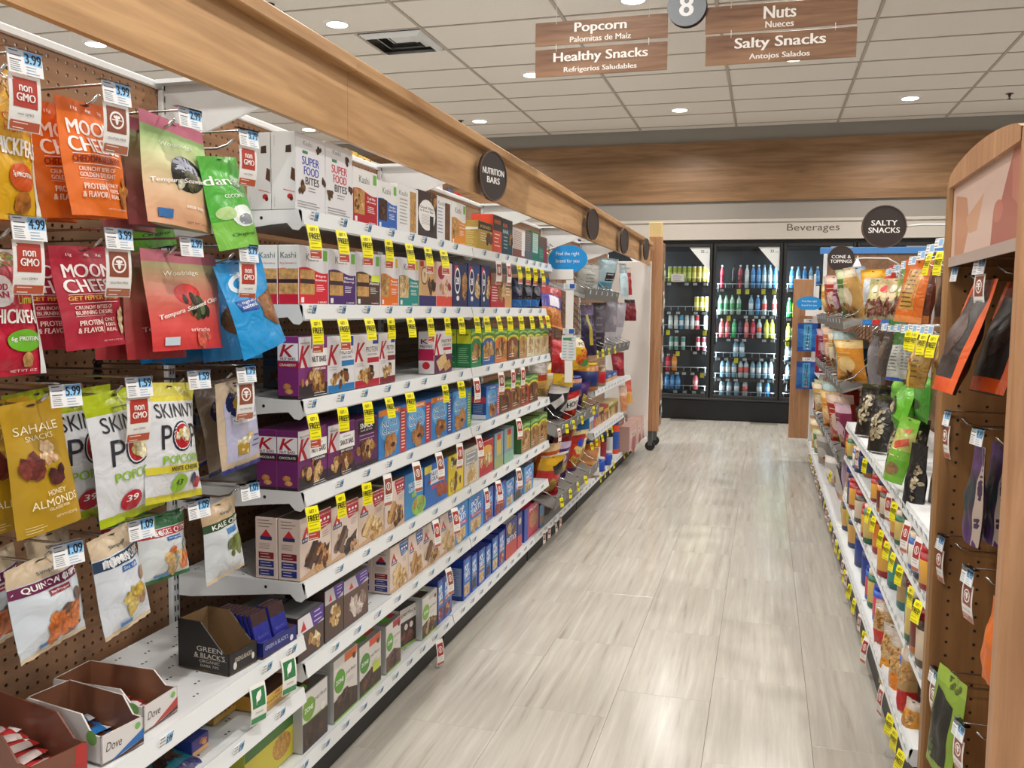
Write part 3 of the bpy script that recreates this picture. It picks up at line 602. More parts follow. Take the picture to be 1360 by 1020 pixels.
# drinks
BM = {}
def drink(kind, r, h, *c):
    k = (kind, r, h)+c
    if k not in BM:
        o = {'b': bottle_mesh, 'c': can_mesh}[kind](r*.86, h, *c).build('bottle', M_CARD if kind == 'c' else M_CLEARB); BM[k] = o.data; bpy.data.objects.remove(o)
    return BM[k]
M_CLEARB = printed('drink_bottle', .12, 0, coat=.5)
CN = {'lime': ('a8b83a', 'd6dc6a'), 'yellow': ('c8b43a', 'e4d878'), 'white': ('ccd2d4', 'e8ecec'), 'blue': ('3aa0d0', 'dfe8ee'), 'red': ('c02838', 'e8e4e4'), 'slim': ('4a9a8a', 'd8dcd6')}
BN = {'pink': ('e86a6a', 'f2a0a0', 'e8e8ea'), 'green': ('3ab86a', '66d08a', 'e8e8ea'), 'red': ('c8203a', 'e0506a', 'f0f0f0'), 'orange': ('f08a28', 'f4b060', 'e87820'), 'purple': ('2a2040', '5a3a70', '1a1a1c'), 'yellow': ('cfd84a', 'e4ec6a', 'd8e03a'), 'water': ('8ab4c8', 'e4eef4', '4a8ac0'), 'blue': ('3a8ad0', '70b0e8', 'e8f0f4'), 'cola': ('2a1612', 'c02830', 'b81828'), 'clearlime': ('a8c8b0', '4aa060', '4aa060'), 'white': ('d8dee0', 'f0f2f2', 'd0d4d6'), 'coconut': ('c8d4d8', 'e86058', 'b0bcc4'), 'tall': ('c03a4a', '7a1f30', 'e8e8e8'), 'black': ('1a1818', '2c2624', '101010')}
CW = {'lime': 'lime yellow', 'slim': 'slim teal', 'clearlime': 'clear green labelled', 'water': 'clear water', 'coconut': 'clear coral labelled', 'tall': 'tall burgundy', 'cola': 'dark cola'}
def row(door, z, kind, r, h, items, shelfname):
    a, b = DX[door]+.075, DX[door+1]-.075
    for k, (f, c) in enumerate(items):
        x = a+(b-a)*f; me = drink('c' if kind == 'c' else 'b', r, h, *(CN if kind == 'c' else BN)[c])
        for dd in range(2 if z < 1.0 else 1):
            o = link('drink_can' if kind == 'c' else 'drink_bottle', me); o.location = (x, YB+.14+dd*(r*2+.012), z+.0005)
            nm = CW.get(c, c)
            tag(o, f'{nm} {"can" if kind=="c" else "bottle"}, {ORD[k]} on the {shelfname}'+(', behind' if dd else ''), 'drink', 'drinks in the glass-door cooler')
d2, d3, d4 = 'of cooler door beside left unit', 'of middle cooler door', 'of third cooler door'
def S(n, d): return f'{n} shelf {d}'
row(2, 1.62, 'c', .032, .185, [(.33, 'lime'), (.42, 'lime'), (.5, 'lime'), (.59, 'lime'), (.68, 'lime'), (.77, 'yellow'), (.86, 'yellow'), (.95, 'yellow'), (1.02, 'yellow')], S('top', d2))
row(2, 1.28, 'c', .032, .17, [(.83, 'yellow'), (.92, 'yellow'), (1.01, 'yellow')], S('second', d2))
row(2, 1.06, 'c', .030, .17, [(.36, 'white'), (.46, 'white'), (.56, 'blue'), (.66, 'white'), (.76, 'white'), (.84, 'red'), (1.0, 'white')], S('third', d2))
row(2, .81, 'c', .026, .16, [(.38, 'slim'), (.47, 'slim'), (.6, 'slim'), (.87, 'red'), (.98, 'red')], S('fourth', d2))
row(2, .56, 'b', .034, .2, [(.33, 'red'), (.44, 'orange')], S('fifth', d2))
row(2, .34, 'b', .034, .19, [(.32, 'blue'), (.42, 'blue'), (.52, 'blue'), (.84, 'pink')], S('bottom', d2))
row(3, 1.55, 'b', .030, .27, [(.04, 'tall'), (.25, 'black'), (.37, 'tall'), (.49, 'white'), (.6, 'blue'), (.7, 'blue'), (.8, 'water'), (.9, 'water'), (1, 'blue')], S('top', d3))
row(3, 1.24, 'b', .032, .23, [(.02, 'clearlime'), (.13, 'clearlime'), (.24, 'clearlime'), (.36, 'clearlime'), (.58, 'water'), (.7, 'blue'), (.82, 'coconut'), (1, 'coconut')], S('second', d3))
row(3, .97, 'b', .034, .22, [(.06, 'pink'), (.17, 'pink'), (.29, 'green'), (.4, 'purple'), (.51, 'pink'), (.63, 'red'), (.74, 'coconut'), (.87, 'yellow'), (.97, 'yellow')], S('third', d3))
row(3, .745, 'b', .034, .2, [(.33, 'water'), (.44, 'water')], S('fourth', d3))
row(3, .50, 'b', .034, .22, [(.1, 'water'), (.2, 'water'), (.31, 'water'), (.43, 'coconut'), (.53, 'coconut'), (.65, 'water'), (.76, 'water'), (.87, 'water'), (.97, 'water')], S('fifth', d3))
row(3, .285, 'b', .036, .2, [(.1, 'water'), (.23, 'water'), (.37, 'water'), (.52, 'coconut'), (.78, 'water'), (.92, 'blue')], S('bottom', d3))
row(4, 1.55, 'b', .032, .25, [(.05, 'blue'), (.16, 'water'), (.27, 'blue'), (.38, 'water'), (.49, 'blue')], S('top', d4))
row(4, 1.22, 'b', .032, .22, [(.02, 'green'), (.12, 'yellow')], S('second', d4))
row(4, .95, 'b', .032, .2, [(.02, 'yellow'), (.12, 'clearlime')], S('third', d4))
row(4, .72, 'b', .032, .2, [(.02, 'water'), (.12, 'water')], S('fourth', d4))
row(4, .5, 'b', .032, .19, [(.04, 'water'), (.14, 'cola')], S('fifth', d4))
row(4, .29, 'b', .032, .19, [(.04, 'black')], S('bottom', d4))
for k, x in enumerate((-.22, -.05, .1)):
    pass
mb = MB(); q = on(900, 369, 1, YB-.013); mb.box(-.075, .075, -.003, 0, -.045, .045, lin('a8a6a4')); paint(mb, lambda u, v, l: (u, -.003-l, v-.045), .15, .09, [('lines', .15, .85, .15, .85, 5, '5c5a58')])
o = mb.build('paper_notice', M_CARD); o.location = (q[0], YB-.011, q[2]); tag(o, 'grey paper notice taped to the leftmost cooler glass door', 'notice')
# ------------------------------------------------------------------ left-hand shelving unit
XP = -1.38; XS = -1.02; B = [.599, 1.818, 3.037, 4.257, 5.476, 6.695, 7.914]; GW = 1.219
# pegboard cell with a real hole
def peg_mesh(x, y0, y1, z0, z1, pitch=.0254, r=.0042, t=.005):
    mb = MB(); ny = round((y1-y0)/pitch); nz = round((z1-z0)/pitch); py = (y1-y0)/ny; pz = (z1-z0)/nz
    for i in range(ny):
        for j in range(nz):
            cy = y0+(i+.5)*py; cz = z0+(j+.5)*pz; hy, hz = py/2, pz/2
            o = [(hy, 0), (hy, hz), (0, hz), (-hy, hz), (-hy, 0), (-hy, -hz), (0, -hz), (hy, -hz)]
            vs = [(x, cy+a, cz+b) for a, b in o]+[(x, cy+r*math.cos(k*math.pi/4), cz+r*math.sin(k*math.pi/4)) for k in range(8)]+[(x-t, cy+r*math.cos(k*math.pi/4), cz+r*math.sin(k*math.pi/4)) for k in range(8)]
            fs = [(k, (k+1) % 8, 8+(k+1) % 8, 8+k) for k in range(8)]+[(8+k, 8+(k+1) % 8, 16+(k+1) % 8, 16+k) for k in range(8)]
            mb.mesh_(vs, fs, (1, 1, 1, 0))
    return mb
PEGME = None
BAYN = ['nearest', 'second', 'third', 'fourth', 'fifth', 'farthest']
for i in range(6):
    fr = empty('gondola_bay', (XP, B[i], 0), 0, ('nearest bay frame of left unit, brown pegboard under white cap rail', 'second bay frame of left unit, pegboard behind cartons and bars', 'third bay frame of left unit, pegboard behind bar cartons', 'fourth bay frame of left unit, behind the tilted chip racks', 'fifth bay frame of left unit, behind tubs of cheese balls', 'farthest bay frame of left unit, beside the white end panel')[i], 'shelving')
    if i == 0:
        PEGME = peg_mesh(0, 0, GW, .12, 1.772).build('pegboard', M_PEG, fr)
    else: link('pegboard', PEGME.data, fr)
    mb = MB(); mb.box(-.06, -.02, 0, GW, .0, 1.70); mb.build('back_sheet', M_PEGD, fr)
    mb = MB(); mb.box(-.03, .006, .001, GW-.001, 1.772, 1.790, bev=.003); mb.build('cap_rail', M_SHELF, fr)
    mb = MB(); mb.box(.0005, .014, -.014, .014, 0, 1.771, bev=.002)
    up = mb.build('upright', M_SHELF, fr)
    mb = MB()
    for k in range(64): z = .1+k*.0265; mb.box(.0135, .0145, -.007, -.003, z, z+.014); mb.box(.0135, .0145, .003, .007, z, z+.014)
    tag(mb.build('slots', M_BLACK, up), kind='stuff')
    mb = MB(); mb.prism([(.01, 1.781), (.36, 1.781), (.36, 1.755), (.045, 1.645), (.01, 1.645)], 1, -.004, .004); mb.prism([(.008, 1.7905), (.355, 1.7905), (.355, 1.781), (.008, 1.781)], 1, -.03, .03)
    mb.build('canopy_bracket', M_SHELF, fr)
    mb = MB(); mb.box(.016, .26, .0075, GW-.0075, 0, .114); mb.build('plinth', M_BLACK, fr)
    if i == 5:
        mb = MB(); mb.box(.0005, .014, GW-.014, GW+.014, 0, 1.771, bev=.002); mb.build('upright', M_SHELF, fr)
# shelves
LBL = None
def price_label(parent, y, z, sc=1.0):
    global LBL
    if LBL is None:
        mb = MB(); mb.box(-.016, .016, -.0006, .0004, -.0145, .0145, lin('f1f2f3'))
        paint(mb, lambda u, v, l: (u, -.0006-l, v-.0145), .032, .029, [('r', .5, .2, .98, .98, '8fc4ee'), ('t', '3.99', .74, .62, .42, '14202c', .42, 1), ('lines', .05, .45, .1, .9, 5, '6a7078')], 0, 1, 1e-4)
        o = mb.build('price_label', M_CARD); LBL = o.data; bpy.data.objects.remove(o)
    o = link('price_label', LBL, parent); o.matrix_local = Matrix.Translation((0, y, z)) @ Matrix.Rotation(R_(90), 4, 'Z'); return o
def shelf(i, z, label, x=XS, labels=(), holes=False, side=1, y0=None, y1=None, xp=None, hook=True, thick=.018, long=False):
    """deck, end brackets and sloping price rail; side 1 faces +x (left unit), -1 faces -x (right unit)"""
    a = (B[i] if y0 is None else y0)+.003; b = (B[i+1] if y1 is None else y1)-.003; xp = XP if xp is None else xp
    t = empty('shelf', (x, a, z), 0, label, 'shelf'); n = b-a; d = abs(x-xp)-.02; s = side
    mb = MB(); mb.box(-s*d, -s*.0045, .0035, n-.0035, -thick, -.002, bev=.001)
    if holes:
        rr = random.Random(3)
        for ix in range(9):
            for iy in range(int(n/.052)):
                if (ix+iy) % 2: continue
                cx = -s*(.04+ix*(d-.07)/8); cy = .03+iy*.052
                for q in (-.006, .006): mb.prism([(cx+.0028*math.cos(k*1.047), cy+q+.0028*math.sin(k*1.047)) for k in range(6)], 2, -.0022, -.0016, (1, 1, 1, 0), 1)
    mb.build('deck', [M_SHELF, M_BLACK], t)
    for yy in (0, n-.003):
        mb = MB(); poly = [(-s*d, -.002), (-s*d, -.062), (-s*d*.9, -.062), (-s*.08, -.034), (-s*.035, -.03), (-s*.02, -.045), (-s*.006, -.047), (s*.004, -.038), (s*.004, -.004), (-s*.003, -.0005)]
        mb.prism(poly, 1, yy, yy+.003)
        if yy == 0: mb.prism([(-s*.1+.004*math.cos(k*.785), -.018+.004*math.sin(k*.785)) for k in range(8)], 1, -.0004, .0005, (1, 1, 1, 0), 1)
        mb.build('bracket', [M_SHELF, M_BLACK], t)
    mb = MB(); mb.prism([(-s*.004, 0), (s*.0015, .001), (s*.010, -.034), (s*.006, -.038), (-s*.004, -.006)], 1, 0, n)
    rail = mb.build('price_rail', M_SHELF, t); rail.location = (0, 0, 0)
    global LBL
    for k, y in enumerate(labels):
        o = price_label(rail, 0, 0); o.matrix_local = Matrix.Translation((s*.0072, y-a, -.018)) @ Matrix.Rotation(R_(90*s), 4, 'Z') @ Matrix.Rotation(R_(14), 4, 'X') @ Matrix.Scale(1.22, 4)
    return t
ZS = [1.492, 1.2777, 1.058, .8429, .6265, .4323]
def rng_labels(z, pxs, X=XS): return [yp(p, X, z-.018) for p in pxs]
LB = {0: [413, 452, 485, 516, 543, 560, 583, 602, 629, 640, 658, 671, 683, 697, 707, 715, 723],
      1: [410, 450, 483, 513, 540, 566, 586, 605, 627, 638, 655, 672, 688, 702, 715, 726],
      2: [410, 448, 480, 511, 537, 560, 586, 609, 628, 645, 663, 679, 692, 703, 713, 722],
      3: [408, 447, 483, 513, 541, 580, 605, 632, 652, 671, 687, 700, 713, 723],
      4: [407, 447, 483, 514, 544, 575, 600, 620, 640, 655, 671, 685, 697, 709, 719],
      5: [410, 441, 471, 498, 525, 548, 570, 592, 608, 627, 646, 662, 676, 692, 706, 718]}
nm6 = ['top', 'second', 'third', 'fourth', 'fifth', 'sixth']
for k, z in enumerate(ZS):
    ys = rng_labels(z, LB[k])
    for bay in (1, 2):
        lb = [y for y in ys if B[bay]+.03 < y < B[bay+1]-.03]
        shelf(bay, z, f'white {nm6[k]} shelf of the {BAYN[bay]} bay with price labels', labels=lb, holes=k >= 4)
# deck shelves at the foot
ZD = .135; XD = -1.085
for bay in (1, 2, 3, 4, 5):
    lb = [B[bay]+.1+q*.115 for q in range(10)]
    shelf(bay, ZD+(.0 if bay < 3 else 0), f'white bottom deck shelf of the {BAYN[bay]} bay on black plinth', x=XD, labels=lb, holes=True)
shelf(0, .505, 'white perforated shelf of nearest bay, carrying chocolate display trays', holes=True, labels=[yp(215, XS, .485), yp(350, XS, .485), yp(383, XS, .49)])
shelf(0, .378, 'white lower shelf of nearest bay under the chocolate trays', holes=True, labels=[yp(312, XS, .36), yp(368, XS, .36)])
shelf(0, ZD, 'white bottom deck shelf of the nearest bay', x=XD, holes=True)
# canopy board over the shelf fronts
cn = empty('canopy_board', (-1.0, 0, 1.679), 0, 'long light-oak canopy board running above the left shelves', 'canopy')
Y = [-.2, 2.02, 4.46, 6.9, 7.93]
for a, b in zip(Y, Y[1:]):
    mb = MB(); mb.box(-.016, 0, a+.0008, b-.0008, 0, .17); mb.build('fascia_panel', M_WOODF, cn)
    mb = MB(); mb.box(-.03, .028, a+.0008, b-.0008, .163, .196, bev=.003); mb.build('top_moulding', M_WOODF, cn)
# category discs on the canopy
def disc_sign(px, py, X, r, text, label, yaw, arm=None, Yv=None):
    if Yv is None: p = on(px, py, 0, X)
    else: p = on(px, py, 1, Yv)
    t = empty('category_sign', tuple(p), yaw, label, 'sign')
    mb = MB(); mb.disc(0, 0, r, -.004, .004, 32); mb.build('disc', M_SIGN, t)
    mb = MB(); n = 32
    for k in range(n):
        a, b = k*2*math.pi/n, (k+1)*2*math.pi/n
        R0, R1 = r*.955, r
        P = lambda q, R, y: (R*math.cos(q), y, R*math.sin(q))
        mb.face([P(a, R0, -.0065), P(b, R0, -.0065), P(b, R1, -.0065), P(a, R1, -.0065)]); mb.face([P(a, R1, -.0065), P(b, R1, -.0065), P(b, R1, .006), P(a, R1, .006)]); mb.face([P(b, R0, -.0065), P(a, R0, -.0065), P(a, R0, 0), P(b, R0, 0)])
    mb.build('rim', M_RIM, t)
    if text:
        n = len(text)
        for k, s in enumerate(text): mb = MB(); paint(mb, lambda u, v, l: (u, -.0042-l, v), 2*r, 2*r, [('t', s, .5, ((n-1)/2-k)*.17, .125, 'f4f2ee', min(.78, .115*len(s)), 1)]); mb.build('lettering', M_CARD, t)
    if arm is not None: mb = MB(); mb.tube(arm, .004, 6); mb.build('arm', M_WHITEP, t)
    return t
yw = R_(74)
arm = lambda r: [(0, .004, r*.5), (0, .042, r*.5)]
disc_sign(654, 234, -.955, .088, ['NUTRITION', 'BARS'], 'dark disc reading nutrition bars on the oak canopy board', yw, arm(.088))
disc_sign(787, 298, -.955, .088, [], 'dark edge-on disc on the canopy, second along from the nutrition bars disc', R_(80), arm(.088))
disc_sign(829, 320, -.955, .088, [], 'dark edge-on disc on the canopy, third along toward the cooler', R_(82), arm(.088))
disc_sign(858, 331, -.955, .088, [], 'dark edge-on disc at the far end of the canopy board', R_(84), arm(.088))
# end of the unit: white end panel, wooden post fixture
mb = MB(); mb.box(-1.40, -.985, 7.93, 7.95, .15, 1.71, bev=.003); tag(mb.build('partition', M_WHITEP), 'tall white end panel closing the far end of left unit', 'panel')
t = empty('end_display', (-.958, 8.0, 0), 0, 'narrow oak end display on castors at far end of left unit', 'display stand')
mb = MB(); mb.box(-.06, .0, 0, .5, .19, 1.93, bev=.003); mb.build('side_panel', M_WOODV, t)
mb = MB(); mb.box(.0, .06, -.005, .02, .19, 1.93, bev=.003); mb.build('front_post', M_WOODV, t)
mb = MB(); mb.box(-.07, .045, .02, .12, 1.93, 2.06, bev=.004); mb.build('pine_block', M_PINE, t)
mb = MB(); mb.box(.0, .03, .02, .5, .2, 1.9); mb.build('peg_face', M_PEG, t)
for yy in (.08, .42):
    mb = MB(); mb.disc(0, .045, .045, -.015, .015, 18); c = mb.build('castor_wheel', M_BLACK, t); c.location = (-.02, yy, 0)
    mb = MB(); mb.box(-.02, .02, -.02, .02, .05, .19); c = mb.build('castor_fork', flat('fork_grey', '6c6c6c', .4, .6), t); c.location = (-.02, yy, 0)
rn = random.Random(5)
for k in range(6):
    z = 1.6-k*.25; c = ['8a8f60', 'b8a890', '7a7f88', 'a09a92', 'c8b898', '6a7078'][k]
    key = bag_mesh(.1, .15, .02, c, [(.8, 1, 'e8e4dc')], [('r', .15, .3, .85, .6, 'ddd8d0')], 'pouch', k); o = key.build('snack_packet', M_FOIL)
    put(o, -.906, 8.24, z+.1, R_(90)); tag(o, f'small packet hanging {ORD[k]} from top on the side of far oak display', 'packet', 'packets on the far oak end display')
# hanging aisle signs
def board_sign(x0, x1, z0, z1, t1, t2, label, strings, fs=.42, w1=.5, w2=.5, mat=M_WAL):
    t = empty('aisle_sign', ((x0+x1)/2, 4.0, (z0+z1)/2), 0, label, 'sign'); w, h = x1-x0, z1-z0
    mb = MB(); mb.box(-w/2, w/2, 0, .006, -h/2, h/2, bev=.001); mb.build('board', mat, t)
    for op in (('t', t1, .5, .64, fs, 'f8f4ee', w1, 1), ('t', t2, .5, .2, .24, 'f4eee8', w2, 1)): mb = MB(); paint(mb, lambda u, v, l: (u, -l, v-h/2), w, h, [op]); mb.build('lettering', M_CARD, t)
    for s in strings:
        mb = MB(); mb.tube([(s, 0, h/2-.012), (s, 0, (ZC-(z0+z1)/2) if strings_up else h/2+.02)], .0016, 5); mb.build('hanging_wire', M_WHITEP, t)
    return t
strings_up = True
board_sign(-1.046, -.452, 2.459, 2.562, 'Popcorn', 'Palomitas de Maíz', 'hanging walnut board reading popcorn, upper of the nearer-left pair', [-.2, .215], .52, .39, .46)
board_sign(-.292, .320, 2.460, 2.572, 'Nuts', 'Nueces', 'hanging walnut board reading nuts, upper of its pair', [-.2, .22], .46, .21, .185)
strings_up = False
board_sign(-1.045, -.451, 2.322, 2.443, 'Healthy Snacks', 'Refrigerios Saludables', 'hanging walnut board reading healthy snacks, lower of its pair', [-.2, .215], .44, .71, .55)
board_sign(-.288, .322, 2.327, 2.450, 'Salty Snacks', 'Antojos Salados', 'hanging walnut board reading salty snacks, lower of its pair', [-.2, .22], .46, .60, .40)
p = on(912, 9, 1, 3.99); t = empty('aisle_number_sign', (p[0], 3.985, p[2]), 0, 'round grey hanging aisle disc with a white number eight', 'sign')
mb = MB(); mb.disc(0, 0, .083, -.004, .004, 36); mb.build('disc', M_GREYS, t)
mb = MB(); mb.disc(.004, -.004, .084, .012, .016, 36); mb.build('back_disc', M_SIGN, t)
mb = MB(); paint(mb, lambda u, v, l: (u, -.004-l, v), .16, .16, [('t', '8', .5, .02, .56, 'ffffff', None, 1)]); mb.build('lettering', M_CARD, t)
mb = MB(); mb.tube([(0, 0, .08), (0, 0, ZC-p[2])], .0016, 5); mb.build('hanging_wire', M_WHITEP, t)
mb = MB(); mb.box(-1.046, .32, 3.99, 4.02, 2.68, 2.70); o = mb.build('sign_bar', M_WHITEP); tag(o, 'thin white bar above the hanging aisle signs', 'bar')
# ------------------------------------------------------------------ cartons on the second and third bays
XF = -1.03
def goods(me, name, X, Y, Z, label, cat, group, yaw=LEFT, tilt=0, roll=0):
    o = link(name, me); put(o, X, Y, Z, yaw, tilt, roll); return tag(o, label, cat, group)
RNC = random.Random(11)
def box_at(px0, px1, ytop, z, D, col, ops, label, X=XF, side=None, sops=(), top=None, tops=(), n=1, yaw=0, group=None, H=None, shelfn='', gap=.0015, dx=None):
    y0 = yp(px0, X, z+.05); y1 = yp(px1, X, z+.05)
    if H is None: H = on(px0, ytop, 0, X)[2]-z
    lim = [q for q in ZS+[.36] if q > z+.01] if X > -1.12 or z > .2 else []
    if z < .2 and X < -1.04: lim = [.4323]
    if lim: H = min(H, min(lim)-z-.021)
    W = max(.02, abs(y1-y0)-.0025)
    me = carton_mesh(W, H, D, ops, side, sops, top or side, tops, col, int(px0)).build('b', M_CARD); dm = me.data; bpy.data.objects.remove(me)
    for k in range(n):
        jit = RNC.uniform(-.0015, .0015)
        goods(dm, 'snack_bar_box', X-.0015-k*(D+gap)+min(0, jit), (y0+y1)/2, z+.0003, label if k == 0 else label+(', behind' if k == 1 else ', two back'), 'box', group or f'cartons on the {shelfn} shelf', LEFT+(R_(yaw) if k == 0 else R_(yaw*.3)))
S = ZS
G = 'top'
box_at(393, 433, 174, S[0], .062, 'dfdfe2', d_super('2a3fa8'), 'tall white carton of cereal bites with blue lettering, first on top shelf', side='d6d8d8', sops=S_SUPER, n=2, shelfn=G)
box_at(433, 469, 187, S[0], .062, 'dfdfe2', d_super('c02436'), 'tall white carton of cereal bites with red lettering on top shelf', side='d6d8d8', n=1, shelfn=G)
box_at(469, 502, 220, S[0], .05, 'e6e5e3', d_kashi('b01828', 'Trail Mix', 'chewy', 0), 'white and dark red trail mix bar carton on top shelf', n=2, shelfn=G)
box_at(502, 528, 238, S[0], .05, 'e6e5e3', d_kashi('1f5fb4', 'Chocolate', 'Sea Salt', 0, pal=CHO), 'white and blue chocolate sea salt bar carton on top shelf', n=2, shelfn=G)
box_at(528, 556, 243, S[0], .05, 'e4e4e4', [('t', 'Kashi', .28, .84, .1, '5a6a60', .4), ('lines', .1, .5, .2, .7, 8, 'a0a0a0'), ('t', 'honey', .3, .72, .04, 'd07a30', .3), ('r', .6, .05, .9, .93, 'c99a5b', .7)], 'white carton with a tall granola bar strip on top shelf, left of dark carton', n=2, shelfn=G)
box_at(556, 581, 251, S[0], .05, '3a2a2c', [('e', .45, .5, .46, .34, 'eceae8'), ('t', 'Good Vibes', .45, .66, .06, '2a2024', .7, 1), ('t', 'in Every Bar', .45, .58, .06, '2a2024', .72, 1), ('lines', .15, .7, .3, .5, 7, 'b0acaa'), ('r', .6, .15, .8, .5, '1f1a1c'), ('f', .6, .78, 1, .98, GRD, 8, .1), ('r', 0, 0, 1, .1, '3a2a2c')], 'dark brown carton with white oval text panel on top shelf', n=2, shelfn=G)
box_at(581, 600, 259, S[0], .05, 'e4e4e4', [('t', 'Kashi', .3, .86, .09, '5a6a60', .5), ('lines', .05, .45, .2, .75, 8, '8a98b8'), ('r', .55, .05, .92, .9, '6e452c', .8)], 'white carton with a dark granola strip on top shelf, beside orange carton', n=2, shelfn=G)
box_at(600, 619, 266, S[0], .05, 'e6e5e3', d_kashi('e08a1c', 'Honey', 'Almond', 0), 'white and orange honey almond bar carton on top shelf', n=2, shelfn=G)
box_at(636, 655, 292, S[0], .09, 'b8963c', [('r', 0, .72, 1, 1, '1e1a18'), ('t', 'KIND', .5, .84, .1, 'e8c050', .7, 1), ('lines', .15, .6, .35, .6, 4, 'f2ead0'), ('f', .55, .3, 1, .6, GRD, 8, .12)], 'gold and black nut bar carton on top shelf', side='a88a3a', sops=[('lines', .1, .9, .1, .8, 12, 'cbb070'), ('r', 0, .7, 1, .78, 'd8d4cc')], shelfn=G)
box_at(655, 667, 284, S[0], .09, 'd0482c', [('r', 0, .6, 1, 1, '241c1a'), ('t', 'KIND', .5, .84, .1, 'e87830', .7, 1), ('lines', .15, .8, .2, .5, 4, 'f8d8c8')], 'vermilion and black nut bar carton on top shelf', shelfn=G)
box_at(667, 681, 289, S[0], .09, '15404c', [('r', 0, .75, 1, 1, '1a1a1e'), ('t', 'RX', .3, .82, .1, 'e86a38', .4, 1), ('t', 'BAR', .35, .65, .1, 'c8d8d8', .5, 1), ('lines', .15, .6, .2, .5, 4, '9ac0c0'), ('f', .6, .3, 1, .6, GRD, 6, .12)], 'dark teal bar carton on top shelf', shelfn=G)
box_at(681, 698, 301, S[0], .09, 'cfc6c0', [('r', 0, 0, 1, .3, '7a4024'), ('lines', .1, .9, .35, .9, 10, '9a6a60'), ('r', .7, .1, .95, .95, 'e8e6e2')], 'white and brown carton on top shelf, after the teal carton', shelfn=G)
box_at(698, 706, 306, S[0], .09, '5c5654', [('lines', .1, .9, .35, .9, 8, '8a8480')], 'narrow grey carton on top shelf', shelfn=G)
box_at(706, 716, 306, S[0], .09, '2d6a44', [('r', .2, .3, .9, .95, 'b8ccc8'), ('lines', .25, .85, .4, .9, 8, '7a9a94')], 'green carton with pale panel on top shelf', shelfn=G)
box_at(716, 727, 313, S[0], .09, '356b40', [('r', 0, .6, 1, 1, '5a4038'), ('r', .6, 0, 1, .6, '8a2a24'), ('lines', .1, .6, .2, .5, 6, '88b090')], 'green and maroon carton at far end of top shelf', shelfn=G)
G = 'second'
box_at(397, 437, 325, S[1], .052, 'dcdbdf', d_kashi('d01c34', 'Ripe', 'Strawberry', 0, sand=True), 'white and red strawberry bar carton, first on second shelf', side='dfe2e0', sops=[('r', 0, 0, 1, .6, 'c81c34')]+s_kashi('c81c34', 'Ripe Strawberry'), n=2, shelfn=G)
box_at(437, 474, 330, S[1], .052, 'dcdbdf', d_kashi('48226a', 'Mixed', 'Berry', 0, sand=True), 'white and purple mixed berry bar carton on second shelf', n=2, shelfn=G)
box_at(474, 506, 334, S[1], .052, 'dcdbdf', d_kashi('4a3330', 'Chocolate', 'Almond', 0, sand=True)+[('r', .62, .46, 1, .6, 'd8e84a')], 'white and brown almond bar carton with lime sticker on second shelf', n=2, shelfn=G)
box_at(506, 530, 338, S[1], .052, 'dcdbdf', d_kashi('e0701c', 'Peanut', 'Crunchy', 0, 'd8b43a'), 'white and orange nut bar carton on second shelf', n=2, shelfn=G)
box_at(530, 557, 341, S[1], .052, 'dcdbdf', d_kashi('128a84', 'Coconut', 'Almond', 0, 'd8c43a', GRL), 'white and teal coconut bar carton on second shelf', n=2, shelfn=G)
box_at(557, 580, 345, S[1], .05, 'd0a878', [('r', 0, 0, 1, .24, '2a2a68'), ('e', .3, .68, .2, .2, '5a3a2a'), ('e', .3, .68, .17, .17, 'e0c4a0'), ('t', '9', .3, .7, .12, '5a2a20', None, 1), ('f', .5, .28, .95, .6, CHO, 9, .1), ('r', .05, .88, .25, 1, 'b02028')], 'tan snack carton with round emblem and navy foot on second shelf', n=1, shelfn=G)
box_at(580, 601, 347, S[1], .05, 'd8b8b0', [('r', 0, 0, 1, .24, 'd84a3a'), ('e', .3, .78, .22, .16, 'a01c2c'), ('t', '', .3, .78, .06, 'ffffff', .3, 1), ('f', .2, .28, .95, .62, ['e8c8a8', 'c89878', 'a83a3a'], 9, .12), ('t', '', .4, .12, .07, 'ffffff', .6, 1)], 'pink snack carton with red foot on second shelf', n=1, shelfn=G)
box_at(602, 621, 348, S[1], .07, '1c2c58', d_28(), 'first of three navy bar cartons with white ring on second shelf', side='1c2c58', shelfn=G)
box_at(622, 638, 350, S[1], .07, '1c3c78', d_28(GRL), 'second of three navy bar cartons with white ring on second shelf', side='1c2c58', shelfn=G)
box_at(639, 651, 352, S[1], .07, '1c3468', d_28(GRL), 'third of three navy bar cartons with white ring on second shelf', side='1c2c58', shelfn=G)
box_at(652, 671, 362, S[1], .07, 'b02430', [('r', 0, .68, 1, 1, '8a6a54'), ('lines', .08, .5, .2, .6, 6, 'f0d8d8'), ('f', .5, .2, 1, .7, GR, 9, .14)], 'red granola bar carton on second shelf', shelfn=G)
box_at(671, 680, 365, S[1], .07, 'c89a64', [('r', 0, .6, 1, 1, '6a5a4c'), ('lines', .1, .9, .4, .7, 4, 'f0e8d8')], 'narrow tan bar carton on second shelf', shelfn=G)
G = 'third'
box_at(397, 436, 447, S[2], .055, '7a2a72', d_k('7a2a72', 'chewy', 'NUT BARS', 'CRANBERRY ALMOND', '7a1f3a'), 'purple and white nut bar carton, first on third shelf', side='7a2a72', sops=s_k('7a2a72', 'CRANBERRY', '9a1f3a'), n=1, shelfn=G)
box_at(436, 472, 447, S[2], .055, 'dcdce0', d_protein('1f78b4'), 'white and blue protein bar carton on third shelf', n=1, shelfn=G)
box_at(472, 505, 445, S[2], .055, 'dcd8d8', d_protein('b41c34'), 'white protein bar carton with crimson foot on third shelf', n=1, shelfn=G)
box_at(505, 526, 443, S[2], .055, 'dcd8d8', d_protein('7a2230'), 'white protein bar carton beside the empty gap on third shelf', n=1, shelfn=G)
